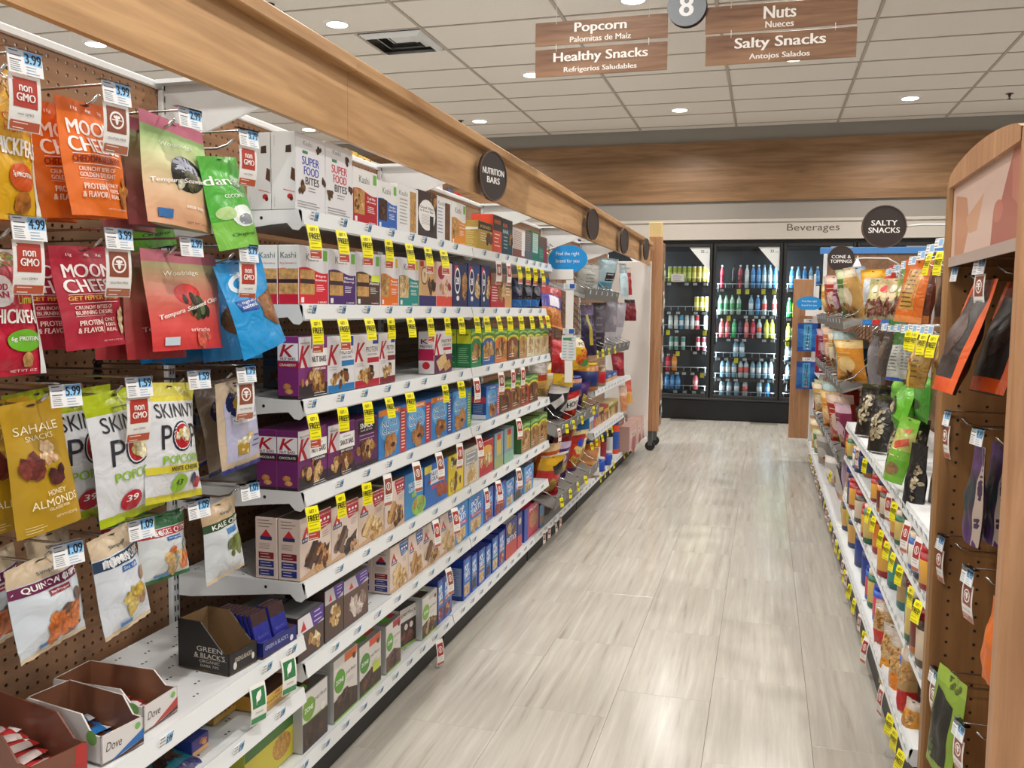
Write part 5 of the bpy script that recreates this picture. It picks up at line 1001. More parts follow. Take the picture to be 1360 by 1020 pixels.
bags(-42, 42, 88, 292, .035, 'ddd9cf', [(0, 1, 'd8a41c')], [('r', .9, 0, 1, .95, 'd8d6cc'), ('f', .2, .82, .9, .98, GR+['7a3a30'], 9, .12), ('t', 'Classic', .6, .66, .06, 'b84a1c', .5), ('t', 'Hummus', .62, .59, .06, 'b84a1c', .55), ('t', 'CHICKPEAS', .5, .47, .11, 'f4f0e8', .86, 1), ('e', .6, .28, .26, .09, 'c8501c'), ('t', '5g PROTEIN', .6, .29, .04, 'f4f0e8', .4, 1), ('e', .62, .12, .13, .07, 'b8702c', .6), ('t', 'NET WT 5 OZ', .6, .03, .02, '6a5a20', .4)], 'pillow', 'yellow and white bag of roasted chickpeas at the photo edge, top row', seed=2)
bags(72, 160, 135, 286, .03, 'dc6a16', [(.88, 1, 'd05e14')], moon('dc6a16', 'CHEDDAR BELIEVE IT', '8a1c10', 'GOLDEN DELIGHT', ['d88a2c', 'e0a040', 'b86a1c']), 'pouch', 'orange cheddar cheese snack pouch, top row of hooks', n=4, gap=.05, seed=3, roll=-3, mat=M_MATTE, wf=.92)
bags(188, 276, 160, 302, .03, 'a8a878', [(.88, 1, 'd07a94')]+grad((0, 'd8a07c'), (.3, 'dcb48e'), (.6, 'ccc898'), (.88, '98c07c')), [('t', 'Woodridge', .5, .76, .05, 'e8ecd8', .5, 0, 4, .2), ('e', .58, .5, .26, .17, '26241e', .5), ('e', .56, .56, .2, .1, 'a8acc0'), ('f', .34, .36, .8, .52, ['2c2a1c', '4a4a30', 'c8c8b0', '6a6a54'], 14, .06), ('t', 'Tempura Seaweed', .46, .42, .055, 'f4f0ea', .8, 1, 6, .2), ('t', 'sea salt', .65, .2, .035, 'f4ece4', .3, 1), ('r', .12, .06, .3, .14, '2a6aa8'), ('t', 'NET WT 1.41 OZ', .7, .05, .02, '5a4438', .36)], 'pouch', 'green and peach seaweed crisps pouch with pink top, top row', n=1, seed=4, roll=2, mat=M_MATTE)
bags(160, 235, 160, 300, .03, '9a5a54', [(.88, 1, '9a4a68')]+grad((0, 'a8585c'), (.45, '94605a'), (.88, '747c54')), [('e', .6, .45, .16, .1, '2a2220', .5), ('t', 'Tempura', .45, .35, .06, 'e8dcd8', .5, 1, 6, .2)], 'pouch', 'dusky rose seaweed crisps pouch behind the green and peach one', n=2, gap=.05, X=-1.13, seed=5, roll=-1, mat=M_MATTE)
bags(262, 322, 208, 330, .035, '4fae3a', [(0, .3, '7cc04a'), (.85, 1, '4fa83a')], [('t', 'dang', .4, .72, .13, 'f4f6f0', .8, 1), ('t', 'COCONUT', .55, .56, .04, 'f4f6f0', .5, 1), ('t', '', .55, .5, .04, 'f4f6f0', .3, 1), ('e', .62, .34, .3, .12, 'e8f0ee'), ('e', .66, .3, .2, .06, '8a9098'), ('e', .25, .38, .18, .07, 'b8d890'), ('t', 'Original', .55, .14, .045, '2a5a20', .55, 1)], 'pouch', 'bright green coconut chips pouch beside the white cartons', n=4, gap=.06, X=-1.06, seed=6, roll=-9, tilt=10, dY=-.012)
bags(-48, 46, 330, 502, .035, 'b81c38', [(.9, 1, 'c8c4c0')], [('f', .1, .78, .9, .98, GRD+['8a9a4a'], 10, .12), ('e', .32, .66, .26, .13, 'e4dede'), ('t', 'GOOD', .32, .69, .05, 'b81c38', .3, 1), ('t', 'BEAN', .32, .63, .05, 'b81c38', .3, 1), ('t', 'Chili', .76, .69, .07, 'd8b43a', .26, 0, 5, .2), ('t', 'Lime', .76, .6, .07, 'a8c840', .26, 0, 5, .2), ('t', 'CHICKPEAS', .54, .46, .11, 'f4f0ea', .84, 1), ('e', .68, .27, .28, .09, '6ab02c'), ('t', '6g PROTEIN', .68, .28, .045, 'f4f6ea', .44, 1), ('e', .7, .12, .1, .06, 'c89858', .6), ('r', .92, 0, 1, .75, 'd8d8d6'), ('t', 'NET WT 6 OZ', .68, .035, .02, 'f0d8d8', .36)], 'pillow', 'red chilli lime roasted chickpea bag at the photo edge', seed=7)
bags(70, 156, 327, 464, .03, 'a81c34', [(.88, 1, '98182e')], moon('a81c34', 'GET PEPPER JACKED', 'e8b850', 'BURNING DESIRE', ['e0d0a8', 'd0bc90']), 'pouch', 'dark red pepper jack cheese snack pouch in second row', n=2, gap=.06, seed=8, roll=-3, mat=M_MATTE)
bags(192, 290, 334, 466, .03, 'd04a44', [(.88, 1, 'b86a78')]+grad((0, 'd0383a'), (.3, 'd8504a'), (.6, 'c87c68'), (.88, 'a8a478')), [('t', 'Woodridge', .46, .77, .06, 'ece8d8', .46, 0, 3, .2), ('e', .48, .56, .18, .11, 'c8242a'), ('e', .48, .58, .15, .08, 'd83a34'), ('f', .26, .3, .74, .54, ['2c2a20', '3a4a2c', '6a7a4a', '8a6a3a', '201c18'], 18, .06), ('t', 'Tempura Seaweed Chips', .5, .42, .06, 'f6f0ea', .86, 1, 12, .2), ('t', 'sriracha', .6, .2, .04, 'f6e4de', .3, 1), ('r', .12, .05, .28, .13, 'c8d8e4'), ('f', .45, .06, .8, .16, ['d85a48', 'e0705c'], 5, .06)], 'pouch', 'coral red sriracha seaweed pouch, front of second row', n=1, seed=9, mat=M_MATTE)
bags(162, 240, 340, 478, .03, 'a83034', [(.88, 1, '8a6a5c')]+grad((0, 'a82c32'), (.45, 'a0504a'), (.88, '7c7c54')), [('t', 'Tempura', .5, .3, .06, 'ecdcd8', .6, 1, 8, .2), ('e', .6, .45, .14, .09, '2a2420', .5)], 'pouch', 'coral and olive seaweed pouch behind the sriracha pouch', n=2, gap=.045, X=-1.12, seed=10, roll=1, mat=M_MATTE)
bags(286, 352, 345, 472, .035, '1f93d4', [(.88, 1, '1c88c8')], [('e', .34, .76, .2, .1, 'e8f2f8'), ('e', .34, .76, .12, .06, '1f93d4'), ('t', 'lightly', .35, .56, .035, 'e8f2f8', .3), ('p', [(.1, .6), (.5, .58), (.45, .45), (.14, .48)], '1a4a9a'), ('t', 'salted', .3, .52, .04, 'e8f2f8', .26, 1), ('p', [(.5, .56), (.98, .62), (1, .2), (.8, .22), (.52, .36)], '8a5a34', .7), ('p', [(.6, .56), (.9, .58), (.95, .3), (.7, .3)], 'a87448', .7)], 'pouch', 'sky blue almond chips pouch with nut picture', n=1, gap=.06, X=-1.05, seed=11, roll=-12, tilt=12)
bags(262, 340, 345, 480, .03, '1f88c8', [], [('e', .5, .4, .25, .15, '6a4428', .6)], 'pouch', 'sky blue pouch hanging behind the coral seaweed pouches', n=3, gap=.06, X=-1.15, seed=12, dY=-.03)
bags(2, 88, 532, 712, .03, 'b08a14', [], [('t', 'SAHALE', .5, .79, .065, 'f0e8c8', .72, 0), ('t', 'SNACKS', .5, .72, .04, 'f0e8c8', .44, 0), ('f', .4, .5, .7, .68, ['d8b088', 'e8c8a0', 'c89868'], 14, .06), ('f', .12, .4, .5, .6, ['7a3028', '8a3c30', '6a241e'], 12, .09), ('f', .48, .36, .74, .5, ['4a1c20', '5a2428', '38161a'], 8, .08), ('t', 'HONEY', .56, .29, .04, 'f0e8c8', .3, 0), ('t', 'ALMONDS', .54, .22, .06, 'f0e8c8', .74, 0), ('t', 'GLAZED MIX', .56, .17, .02, 'f0e8c8', .34), ('t', 'NET WT 4 OZ (113g)', .66, .1, .025, 'f0e8c8', .36), ('lines', .08, .4, .03, .07, 3, 'dccf98')], 'pouch', 'mustard yellow pouch of glazed honey almonds', n=2, gap=.06, seed=13, roll=-3, mat=M_MATTE, X=-1.07)
SK = lambda sub: [('t', 'SKINNY', .52, .76, .12, '2c2c34', .78, 0), ('t', 'P', .26, .54, .2, '2c2c34', .16, 0), ('t', 'P', .8, .54, .2, '2c2c34', .16, 0), ('e', .54, .54, .19, .13, '1c2240'), ('e', .54, .54, .17, .115, 'e8e6e4'), ('e', .54, .54, .155, .105, 'b01c28'), ('f', .43, .48, .65, .6, POP, 8, .07), ('t', 'POPCORN', .56, .35, .07, '8ab82c', .74, 1)]+sub
bags(112, 200, 518, 695, .045, 'd8dade', [(.84, 1, 'a8b818'), (0, .07, 'a8b818')], SK([('e', .4, .15, .14, .08, 'b82030'), ('t', '39', .4, .17, .05, 'ffffff', .14, 1), ('e', .7, .2, .08, .05, '2a3048'), ('e', .82, .15, .1, .05, 'a83040'), ('lines', .3, .8, .86, .88, 1, '6a7410')]), 'pillow', 'white popcorn bag with lime green bands, third row', n=3, gap=.07, X=-1.07, seed=14, roll=-4, dY=-.01)
bags(190, 262, 508, 668, .045, 'd8dade', [(.88, 1, 'c8c050'), (.84, .88, 'd8cc3a'), (0, .06, 'c8c038')], SK([('r', 0, .24, 1, .3, 'd8cc3a'), ('t', 'WHITE CHEDDAR', .6, .27, .04, '4a4a20', .6, 1), ('e', .5, .14, .14, .08, '8ab82c'), ('t', '43', .5, .15, .05, '3a4a10', .12, 1), ('e', .76, .17, .07, .05, '2a3048'), ('e', .86, .13, .09, .05, 'a83040')]), 'pillow', 'white cheddar popcorn bag with yellow band, third row', n=1, X=-1.05, seed=15, roll=4)
bags(288, 342, 505, 628, .04, 'cbb69c', [(0, .05, '2a3478')], [('r', .1, .12, .95, .78, 'b4b4d0'), ('e', .52, .76, .38, .19, '1c2458'), ('e', .52, .74, .26, .13, 'c8a434'), ('t', 'BOOTY', .52, .9, .05, 'e0d090', .5, 1), ('r', .22, .53, .85, .61, 'e4e6f0'), ('t', 'Aged White Cheddar', .53, .57, .03, '23306a', .6), ('f', .25, .2, .65, .42, ['e8d8a8', 'd8c080', 'f0e8c8'], 9, .09), ('r', .3, .18, .58, .3, 'a8862c'), ('lines', .68, .9, .24, .36, 3, '3a3a80')], 'pillow', 'tan and blue bag of cheese puffs, front of third row', n=1, X=-1.06, seed=16, roll=-3, tilt=3)
bags(262, 318, 508, 630, .04, '8a7a6a', [(0, .05, '2a3060')], [('e', .5, .68, .34, .18, '23284a'), ('e', .52, .68, .2, .1, '8a7430'), ('f', .2, .2, .7, .4, ['b8a478', '988050'], 8, .09)], 'pillow', 'shaded tan bag of cheese puffs behind the front one', n=2, gap=.07, X=-1.14, seed=17, roll=-5)  # darker copy of the front bag, shade painted into its print
d7 = lambda t, bc, sub, pal, sc='3a6aa8': [('t', 'Simply7', .5, .86, .045, '5a6a70', .34, 1), ('r', 0, .68, 1, .79, bc), ('t', t, .52, .735, .075, 'f2f0ee', .8, 1), ('r', .4, .6, .72, .66, sc), ('t', sub, .56, .63, .03, 'f0f0f0', .26), ('f', .3, .14, .95, .42, pal, 12, .12), ('e', .82, .5, .1, .07, pal[-1], .7), ('r', .25, .07, .5, .11, '3a7ab8')]
bags(8, 102, 740, 872, .05, 'ccd4dc', [(.8, 1, 'c8b498'), (0, .04, 'c8b498')], d7('QUINOA CHIPS', '6a1c48', 'Barbeque', ['d8783a', 'c8682c', 'e08a48', '6a4a38'], '8a2838'), 'pillow', 'white and purple quinoa chips bag with tan top', n=2, gap=.09, X=-1.06, seed=18, roll=-4, dY=-.02)
bags(118, 182, 705, 848, .045, 'd0d6de', [(.8, 1, 'c8b498'), (0, .04, 'c8b498')], d7('HUMMUS CHIPS', '1c3a58', 'Sea Salt', ['d8b858', 'c8a848', 'e0c870', 'a88058']), 'pillow', 'white and navy hummus chips bag in bottom row', n=2, gap=.1, X=-1.05, seed=19, roll=-7, dY=-.03)
bags(182, 250, 682, 776, .045, 'd0d6d8', [(.8, 1, '2c6a3c'), (0, .06, '2c6a3c')], d7('VEGGIE CHIPS', 'a82430', 'Original', ['d8a050', 'e0783a', 'd8b070', 'b0b8b0']), 'pillow', 'green topped white veggie chips bag in bottom row', n=2, gap=.08, X=-1.06, seed=20, roll=3)
bags(268, 318, 667, 774, .04, 'c8ced2', [(.78, 1, 'b8a080'), (.68, .78, '2c4a2c'), (0, .04, 'c8b498')], [('t', 'KALE CHIPS', .55, .73, .06, 'f0f0ea', .8, 1), ('t', 'Simply7', .6, .86, .05, '6a6a60', .4, 1), ('r', .45, .58, .75, .65, '3a78b0'), ('f', .45, .25, 1, .5, ['7a8a3a', '8a9a44', '6a7a30'], 8, .1)], 'pillow', 'small white and dark green kale chips bag', n=1, X=-1.045, seed=21, roll=-4, tilt=4)

# ------------------------------------------------------------------ trays and packets on the low shelves of the nearest bay
Z0 = .5052
def tray(p_side, p_corner, p_right, z, hf, hb, col, ops, sops, label, inner='8a6a4c', cut=.35, name='display_tray', turn=None):
    a, b, c = on(*p_side, 2, z), on(*p_corner, 2, z), on(*p_right, 2, z)
    W = float(np.hypot(*(c-b)[:2])); D = float(np.hypot(*(a-b)[:2])); ang = math.atan2(c[1]-b[1], c[0]-b[0])
    if turn is not None: ang = R_(turn); c = b+np.array([math.cos(ang), math.sin(ang), 0])*W
    m = tray_box_mesh(W, D, hf, hb, col, ops, sops, inner, cut).build(name, M_CARD)
    mid = (b+c)/2; put(m, mid[0], mid[1], z, ang); tag(m, label, 'display box', 'display trays on the nearest bay')
    return mid, ang, W, D
(tray((239, 884), (304.6, 898.4), (348.5, 879), Z0, .045, .105, '1e1a1a', [('t', "GREEN & BLACK'S", .5, .6, .22, 'cfc6b8', .6), ('e', .2, .35, .06, .18, 'd8d4cc'), ('e', .84, .4, .05, .16, 'd8d4cc')], [('t', 'GREEN', .62, .46, .1, 'd8d0c4', .5), ('t', "& BLACK'S", .62, .33, .1, 'd8d0c4', .6), ('r', .3, .27, .95, .275, 'd8d0c4'), ('t', 'ORGANIC', .62, .21, .06, 'c8c0b4', .4), ('t', 'DARK 70%', .62, .12, .05, 'c8c0b4', .36)], 'black open chocolate display box with sloped sides, nearly empty', inner='8a7050', cut=.45, turn=84))
mid, ang, W, D = tray((300, 850), (349, 876), (394, 849), Z0, .035, .06, '1c2470', [('t', "GREEN & BLACK'S", .4, .6, .26, 'b8c0e8', .66), ('e', .84, .35, .05, .2, 'd8dcf0')], [], 'blue display box filled with dark chocolate bars')
cb = MB(); cb.box(-.028, .028, 0, .009, 0, .088, lin('262c8c'), bev=.001); cb.box(-.0276, .0276, -.0003, .0093, .062, .0885, lin('3a2226')); paint(cb, lambda u, v, l: (u, -.0004-l, v), .07, .088, [('t', "BLACK'S", .5, .4, .08, '6a70c8', .5), ('lines', .2, .8, .1, .25, 3, '5a60b8')])
me = cb.build('c', M_MATTE).data; bpy.data.objects.remove([o for o in bpy.data.objects if o.data == me][0])
for side in (0, 1):
    for k in range(9 if side == 0 else 3):
        o = link('chocolate_bar', me); lx = (-.25 if side == 0 else .25)*W; ly = .012+k*min(.0115, (D-.03)/9)
        o.matrix_world = Matrix.Translation((mid[0], mid[1], Z0+.006)) @ Matrix.Rotation(ang, 4, 'Z') @ Matrix.Translation((lx, ly, 0)) @ Matrix.Rotation(R_(-16), 4, 'X')
        tag(o, f'blue wrapped dark chocolate bar, {ORD[k]} from the front of the {"near" if side==0 else "far"} stack', 'chocolate bar', 'chocolate bars in the blue display box')
DOVE = lambda c, t: ([('t', 'Dove', .3, .55, .3, '4a2c20', .36, 0, 0, .2), ('p', [(.2, 0), (1, .25), (1, .6), (.6, .3)], c), ('p', [(.3, 0), (1, .1), (1, .25)], '4a2a20', .4), ('e', .86, .78, .07, .12, '7ab060')], [('r', .25, .45, .6, .6, 'c8b8ac'), ('t', 'Dove', .14, .5, .24, '4a2c20', .2), ('e', .88, .55, .07, .16, '7ab060')])
def wrappers(mid, ang, W, D, z, cols, n, label, seed):
    r = random.Random(seed)
    for k in range(n):
        c = cols[k % len(cols)]; mb = MB(); L, w = .068, .028
        nx, ny = 6, 3; vs = []
        for i in range(nx+1):
            for j in range(ny+1):
                t = i/nx; e = .0065*(math.sin(math.pi*t)**.4)*math.sin(math.pi*j/ny); vs.append(((t-.5)*L, (j/ny-.5)*w, e))
        b = len(vs); vs2 = [(x, y, -z_*.6) for x, y, z_ in vs]; fs = [(i*(ny+1)+j, (i+1)*(ny+1)+j, (i+1)*(ny+1)+j+1, i*(ny+1)+j+1) for i in range(nx) for j in range(ny)]
        cs = [lin(c[0]) if 0 < f[0]//(ny+1) < nx-1 else lin(c[1]) for f in fs]
        mb.mesh_(vs, fs, cs, 0, True); mb.mesh_(vs2, [f[::-1] for f in fs], lin(c[0]), 0, True)
        o = mb.build('wrapped_candy_bar', M_FOIL)
        o.matrix_world = Matrix.Translation((mid[0], mid[1], z)) @ Matrix.Rotation(ang, 4, 'Z') @ Matrix.Translation((r.uniform(-.06, .06)*W, D*(.25+.5*k/max(1, n-1)), .012+.008*(k//2))) @ Matrix.Rotation(R_(r.uniform(-14, 14)), 4, 'Z') @ Matrix.Rotation(R_(r.uniform(-12, 12)), 4, 'Y')
        tag(o, f'{c[2]} wrapped candy bar, {ORD[k]} from the front, in the {label}', 'candy bar', 'candy bars in '+label)
f, s = DOVE('b03a30', ''); mid, ang, W, D = tray((110, 936), (191.5, 974), (236, 944), Z0, .048, .075, 'd8d4d2', f, s, 'white and red chocolate bar display tray, farther of three', inner='8a5c44', cut=.75)
wrappers(mid, ang, W, D, Z0, [('c8c4c4', 'b03030', 'white and red'), ('e0dcda', '8a2420', 'silver and maroon')], 5, 'white and red tray', 3)
f, s = DOVE('2a6ab0', ''); mid, ang, W, D = tray((60, 975), (135, 1018), (191, 988), Z0, .05, .08, 'd8d4d2', f, s, 'white and blue chocolate bar display tray, middle of three', inner='8a5c44', cut=.75)
wrappers(mid, ang, W, D, Z0, [('2a7ac0', 'e0e4e8', 'blue and white'), ('5a3024', '2a6ab0', 'brown and blue')], 6, 'white and blue tray', 4)
mid, ang, W, D = tray((-50, 1000), (40, 1062), (116, 1024), Z0, .05, .085, '7a4a38', [('r', .8, 0, 1, 1, 'b02c28'), ('r', 0, 0, 1, .4, 'a82a28')], [], 'brown card candy tray with red end flap, nearest of three', inner='7a4a38', cut=.7)
wrappers(mid, ang, W, D, Z0, [('c8b8b4', 'a82c2c', 'white and red'), ('b02c2c', 'e4dcd8', 'red and white')], 9, 'brown card tray', 6)
mb = bag_mesh(.06, .09, .02, '7a2a20', [], [('r', .1, .3, .9, .7, 'b8342a')], 'pillow', 4); o = mb.build('snack_packet', M_FOIL); q = on(6, 975, 2, Z0); put(o, q[0], q[1], Z0+.02, LEFT, R_(-75)); tag(o, 'dark red snack packet lying by the pegboard at photo edge', 'packet')
box_at(350, 393, 915, .3785, .10, 'd8b040', [('r', .0, 0, 1, .35, 'b8905a'), ('t', 'belVita', .38, .6, .22, '6a3a24', .56), ('p', [(.75, 0), (1, 0), (1, 1), (.85, .8)], '7a4a30', .5), ('p', [(.3, .9), (.5, 1), (.5, .8)], 'd85a3a')], 'yellow and brown breakfast biscuit carton behind leaf flags', side='c89a3c', top='4a3020', shelfn='lower near', H=.075)
box_at(284, 345, 915, .3785, .09, 'c8a04c', [('t', 'belVita', .3, .55, .22, '5a3220', .6), ('e', .72, .45, .16, .3, '8a5430', .6)], 'shaded yellow biscuit carton under the display shelf', X=-1.10, side='b08a40', top='3a2820', shelfn='lower near', H=.07)  # biscuit carton in dimmed print colours that carry the shade under the shelf
box_at(326, 391, 990, ZD, .10, 'cfc23c', [('r', 0, .5, 1, 1, '3f6f2c'), ('t', '', .4, .75, .2, 'f0ecd0', .5, 1), ('e', .75, .3, .2, .2, 'c8984a', .6)], 'green and yellow cracker carton on the nearest bottom deck', X=-1.12, side='a8b03a', top='b8c08a', tops=[('lines', .05, .95, .1, .9, 7, '5a7a3a')], shelfn='lower near', H=.16)
bgx = bag_mesh(.11, .13, .03, '1f6a78', [(0, .2, '2a2a60'), (.8, 1, '1a7a90')], [('f', .2, .2, .8, .6, CHO, 8, .12)], 'pillow', 31).build('snack_bag', M_FOIL); q = on(238, 1015, 0, -1.10); put(bgx, -1.16, q[1]-.06, .3785+.02, LEFT, R_(-80)); tag(bgx, 'teal snack bag lying on the lower shelf under the trays', 'bag')
q = yp(200, -1.1, .4); box_at(255, 278, 975, .3785, .09, '3a2a78', [('r', 0, 0, 1, .3, 'd8a870'), ('f', .2, .3, .9, .8, ['c86a3a', 'd8a050'], 5, .12)], 'purple and peach carton at the near end of the lower shelf', X=-1.06, side='2a3a88', shelfn='lower near', H=.06)
# green leaf flags under the display shelf rail
def leaf_flag():
    mb = MB(); W, H = .044, .085
    cv = lambda z: -.005*math.sin(-z/H*math.pi); n = 5
    for i in range(n):
        a, b = -H*i/n, -H*(i+1)/n
        for q in (0, .0006): mb.face([(-W/2, cv(a)+q, a), (W/2, cv(a)+q, a), (W/2, cv(b)+q, b), (-W/2, cv(b)+q, b)], lin('eceae4'))
    paint(mb, lambda u, v, l: (u, cv(v-H)-l, v-H), W, H, [('r', .1, .42, .9, .9, '2f7a48'), ('p', [(.34, .56), (.32, .7), (.45, .8), (.68, .84), (.66, .7), (.55, .6)], 'f0f0ea'), ('r', .33, .5, .36, .6, 'f0f0ea'), ('t', 'ORGANIC', .5, .3, .05, '3a5a44', .5), ('r', .03, .03, .97, .18, '3a8a54')], 0, 1, 3e-4, True)
    o = mb.build('f', M_CARD); d = o.data; bpy.data.objects.remove(o); return d
lf = leaf_flag()
for px, py, lb in ((341, 908, 'white flag with green leaf emblem below display shelf, nearer one'), (382, 872, 'white flag with green leaf emblem below display shelf, farther one')):
    q = on(px, py, 0, -1.005); o = link('leaf_flag', lf); put(o, -1.005, q[1], q[2], LEFT+R_(-14), R_(-2)); tag(o, lb, 'tag', 'leaf flags on the display shelf rail')
# ------------------------------------------------------------------ tilted chip racks and goods of the far left bays
def rack(side, X, y0, y1, z, label, nw=6, depth=.30, rise=.20, solid=True):
    """tilted steel tray: sloping base, front lip, divider wires ending in label clips"""
    s = side; t = empty('tilted_rack', (X, y0, z), 0, label, 'rack'); n = y1-y0
    mb = MB(); mb.prism([(0, 0), (s*.012, .06), (s*.009, .061), (-s*.003, .0)], 1, 0, n); mb.build('front_lip', M_SHELFD, t)
    mb = MB(); mb.prism([(0, 0), (-s*depth, rise*.55), (-s*depth, rise*.55-.004), (0, -.004)], 1, 0, n); mb.build('sloping_base', M_SHELFD, t)
    for k in range(nw+1):
        y = .01+(n-.02)*k/nw; mb = MB()
        mb.tube([(-s*depth, y, rise+.14), (-s*.06, y, .085), (s*.010, y, .055)], .0026, 5); mb.tube([(-s*depth, y, rise*.55), (-s*depth, y, rise+.14)], .0026, 5)
        w_ = mb.build('divider_wire', M_CHROME, t)
    for k in range(nw):
        y = .01+(n-.02)*(k+.5)/nw; mb = MB(); mb.box(-.012, .012, -.001, .001, -.022, 0, lin('dfe6ea')); paint(mb, lambda u, v, l: (u, -.001-l, v-.022), .024, .022, [('r', .5, .3, .95, .9, '7ab4e0'), ('lines', .05, .45, .2, .9, 3, '5a6068')])
        o = mb.build('price_clip', M_CARD, t); o.matrix_local = Matrix.Translation((s*.014, y, .052)) @ Matrix.Rotation(R_(90*s), 4, 'Z') @ Matrix.Rotation(R_(12), 4, 'X')
    return t
def simple(w1, c1, c2='f2f0ee', food=None, tc='ffffff'):
    o = [('t', w1, .5, .74, .12, tc, .78, 1)] if w1 else []
    o += [('r', .1, .58, .9, .63, c2)]
    if food: o += [('f', .15, .12, .9, .52, food, 12, .12)]
    return o
LG = 'snack bags of the far left bays'
def fbag(px0, px1, py0, py1, X, T, base, zones, ops, kind, label, seed, yaw=0, tilt=6, roll=0, n=1, gap=.07, wf=1.0, dirn=LEFT, group=LG, mat=None, dY=0):
    if dirn == LEFT and yaw == 0: yaw = -24
    pc = (px0+px1)/2; top = on(pc, py0, 0, X); bot = on(pc, py1, 0, X); zc = (top[2]+bot[2])/2
    Yc = top[1]; W = min(width_for(px0, px1, X, Yc, zc, dirn+R_(yaw))*wf, .26); H = abs(top[2]-bot[2])
    ob = bag_mesh(W, H, T, base, zones, ops, kind, seed).build('snack_bag', mat or M_FOIL); me = ob.data; bpy.data.objects.remove(ob)
    for k in range(n):
        o = link('snack_bag', me); s = 1 if dirn == LEFT else -1
        put(o, X-s*k*gap, Yc+dY*k, top[2]-.004*k, dirn+R_(yaw+(k*4)), R_(-tilt), R_(roll)); tag(o, label+('' if k == 0 else ', behind the first' if k == 1 else ', third back'), 'bag', group)
# dark bags standing at the end of the second shelf, bay three
for k, (a, b, c, w) in enumerate([(681, 695, '1c2444', 'navy'), (694, 708, '16161a', 'black'), (706, 719, '1a1a22', 'charcoal'), (716, 729, '2a6ab0', 'blue')]):
    fbag(a, b, 369, 407, -1.05, .035, c, [(0, .25, '2a6ab0' if k != 3 else '16161a')], [('e', .5, .55, .3, .16, '6a6a78' if k != 3 else 'c8d0d8'), ('lines', .2, .8, .3, .4, 2, '9a9aa8')], 'pouch', f'{w} snack pouch standing at the end of second shelf', 40+k, tilt=-4, n=2, gap=.06)
racks = [(4.27, 5.44, .665, 'middle'), (4.27, 5.44, .30, 'lower')]
rack(1, -.985, 4.27, 5.44, .64, 'tilted steel chip rack, middle level of the fourth bay')
rack(1, -.985, 4.27, 5.44, .275, 'tilted steel chip rack, lower level of the fourth bay')
rack(1, -.985, 5.49, 6.66, .985, 'tilted steel rack of grey foil bags, fifth bay middle')
rack(1, -.985, 4.95, 6.10, 1.335, 'tilted steel rack of silver bags, top level beyond the blue oval')
CHIP = ['e8c060', 'd8a840', 'f0d080']
fbag(727, 742, 336, 366, -1.14, .05, 'd0cfcc', [(.7, 1, 'b8a878')], simple('', 'ffffff'), 'pillow', 'silver snack bag hanging above the blue oval sign, nearest', 50)
fbag(739, 752, 331, 362, -1.16, .05, 'c8c8c6', [(.8, 1, 'd8d020')], [], 'pillow', 'silver and lime snack bag hanging above the blue oval sign', 51)
fbag(750, 764, 334, 362, -1.16, .05, 'd8d4cc', [(.6, 1, 'b0a890')], [], 'pillow', 'pale silver snack bag hanging above the blue oval sign, farther', 52)
fbag(762, 780, 336, 368, -1.12, .05, 'c8cabf', [(.75, 1, '8ac0a0')], [], 'pillow', 'silver bag with mint top beyond the blue oval sign', 53)
fbag(770, 799, 350, 396, -1.05, .09, 'b8b8b2', [(.85, 1, '9a9a94')], [('lines', .2, .6, .3, .7, 5, '8a8a86'), ('e', .7, .3, .2, .14, 'd8dada')], 'pillow', 'large silver foil bag in the top tilted rack', 54, tilt=-12, n=2)
fbag(795, 822, 343, 388, -1.05, .09, 'a8c0c8', [(0, .3, '4a9ac0')], [('r', .3, .35, .8, .6, '2a2c30'), ('lines', .35, .75, .4, .55, 2, 'c8c8c8')], 'pillow', 'pale blue foil bag with black label in top rack', 55, tilt=-14, n=2)
fbag(822, 832, 350, 395, -1.08, .05, 'b8d0d8', [(.7, 1, '8a9aa0')], [], 'pillow', 'pale blue bag at the far end of the top rack', 56)
fbag(829, 837, 355, 392, -1.10, .04, '9a1c24', [(.8, 1, 'c8c4c0')], [], 'pouch', 'thin red packet hanging against the white end panel', 57)
for k, (a, b) in enumerate([(829, 834), (834, 839), (839, 843)]): fbag(a, b, 398, 426, -1.08, .03, '6a1420', [(.85, 1, '2a2024')], [('r', .2, .3, .8, .5, '9a2a34')], 'pouch', f'burgundy packet hanging by the white panel, {ORD[k]} from near', 58+k)
fbag(718, 744, 380, 436, -1.02, .05, 'c87840', [(.75, 1, 'a8282c'), (.42, .75, '4a3a9a')], [('r', .25, .46, .75, .72, 'e8e4ee'), ('t', '', .5, .6, .08, '5a3aa0', .45, 1), ('f', .15, .05, .85, .4, ['d88a4a', 'c8703a', 'e0a060'], 12, .12)], 'pillow', 'orange and violet snack bag leaning out by second shelf end', 62, roll=12, tilt=14)
fbag(731, 749, 450, 496, -1.03, .05, 'b01c20', [(0, .3, '8a1418')], [('t', '', .5, .62, .1, 'f0e8e0', .6, 1), ('e', .55, .5, .2, .1, 'e8e0d8')], 'pillow', 'deep red snack bag with white emblem beside the white label strip', 63, tilt=8, roll=6)
fbag(736, 762, 478, 512, -1.03, .05, 'd8b020', [(.8, 1, 'a8861c')], [('f', .3, .2, .8, .6, CHIP, 8, .14)], 'pillow', 'yellow snack bag below the deep red one', 64, tilt=6, roll=10)
fbag(717, 732, 430, 462, -1.06, .05, '7a1820', [(.7, 1, '2a2438')], [], 'pillow', 'maroon bag just beyond the granola bar cartons', 65)
fbag(703, 726, 482, 516, -1.10, .05, 'c89a3c', [(.5, 1, 'b8b0a8')], [('r', .2, .3, .8, .6, 'a83a20')], 'pillow', 'tan and gold bag set back beyond the third shelf', 66)
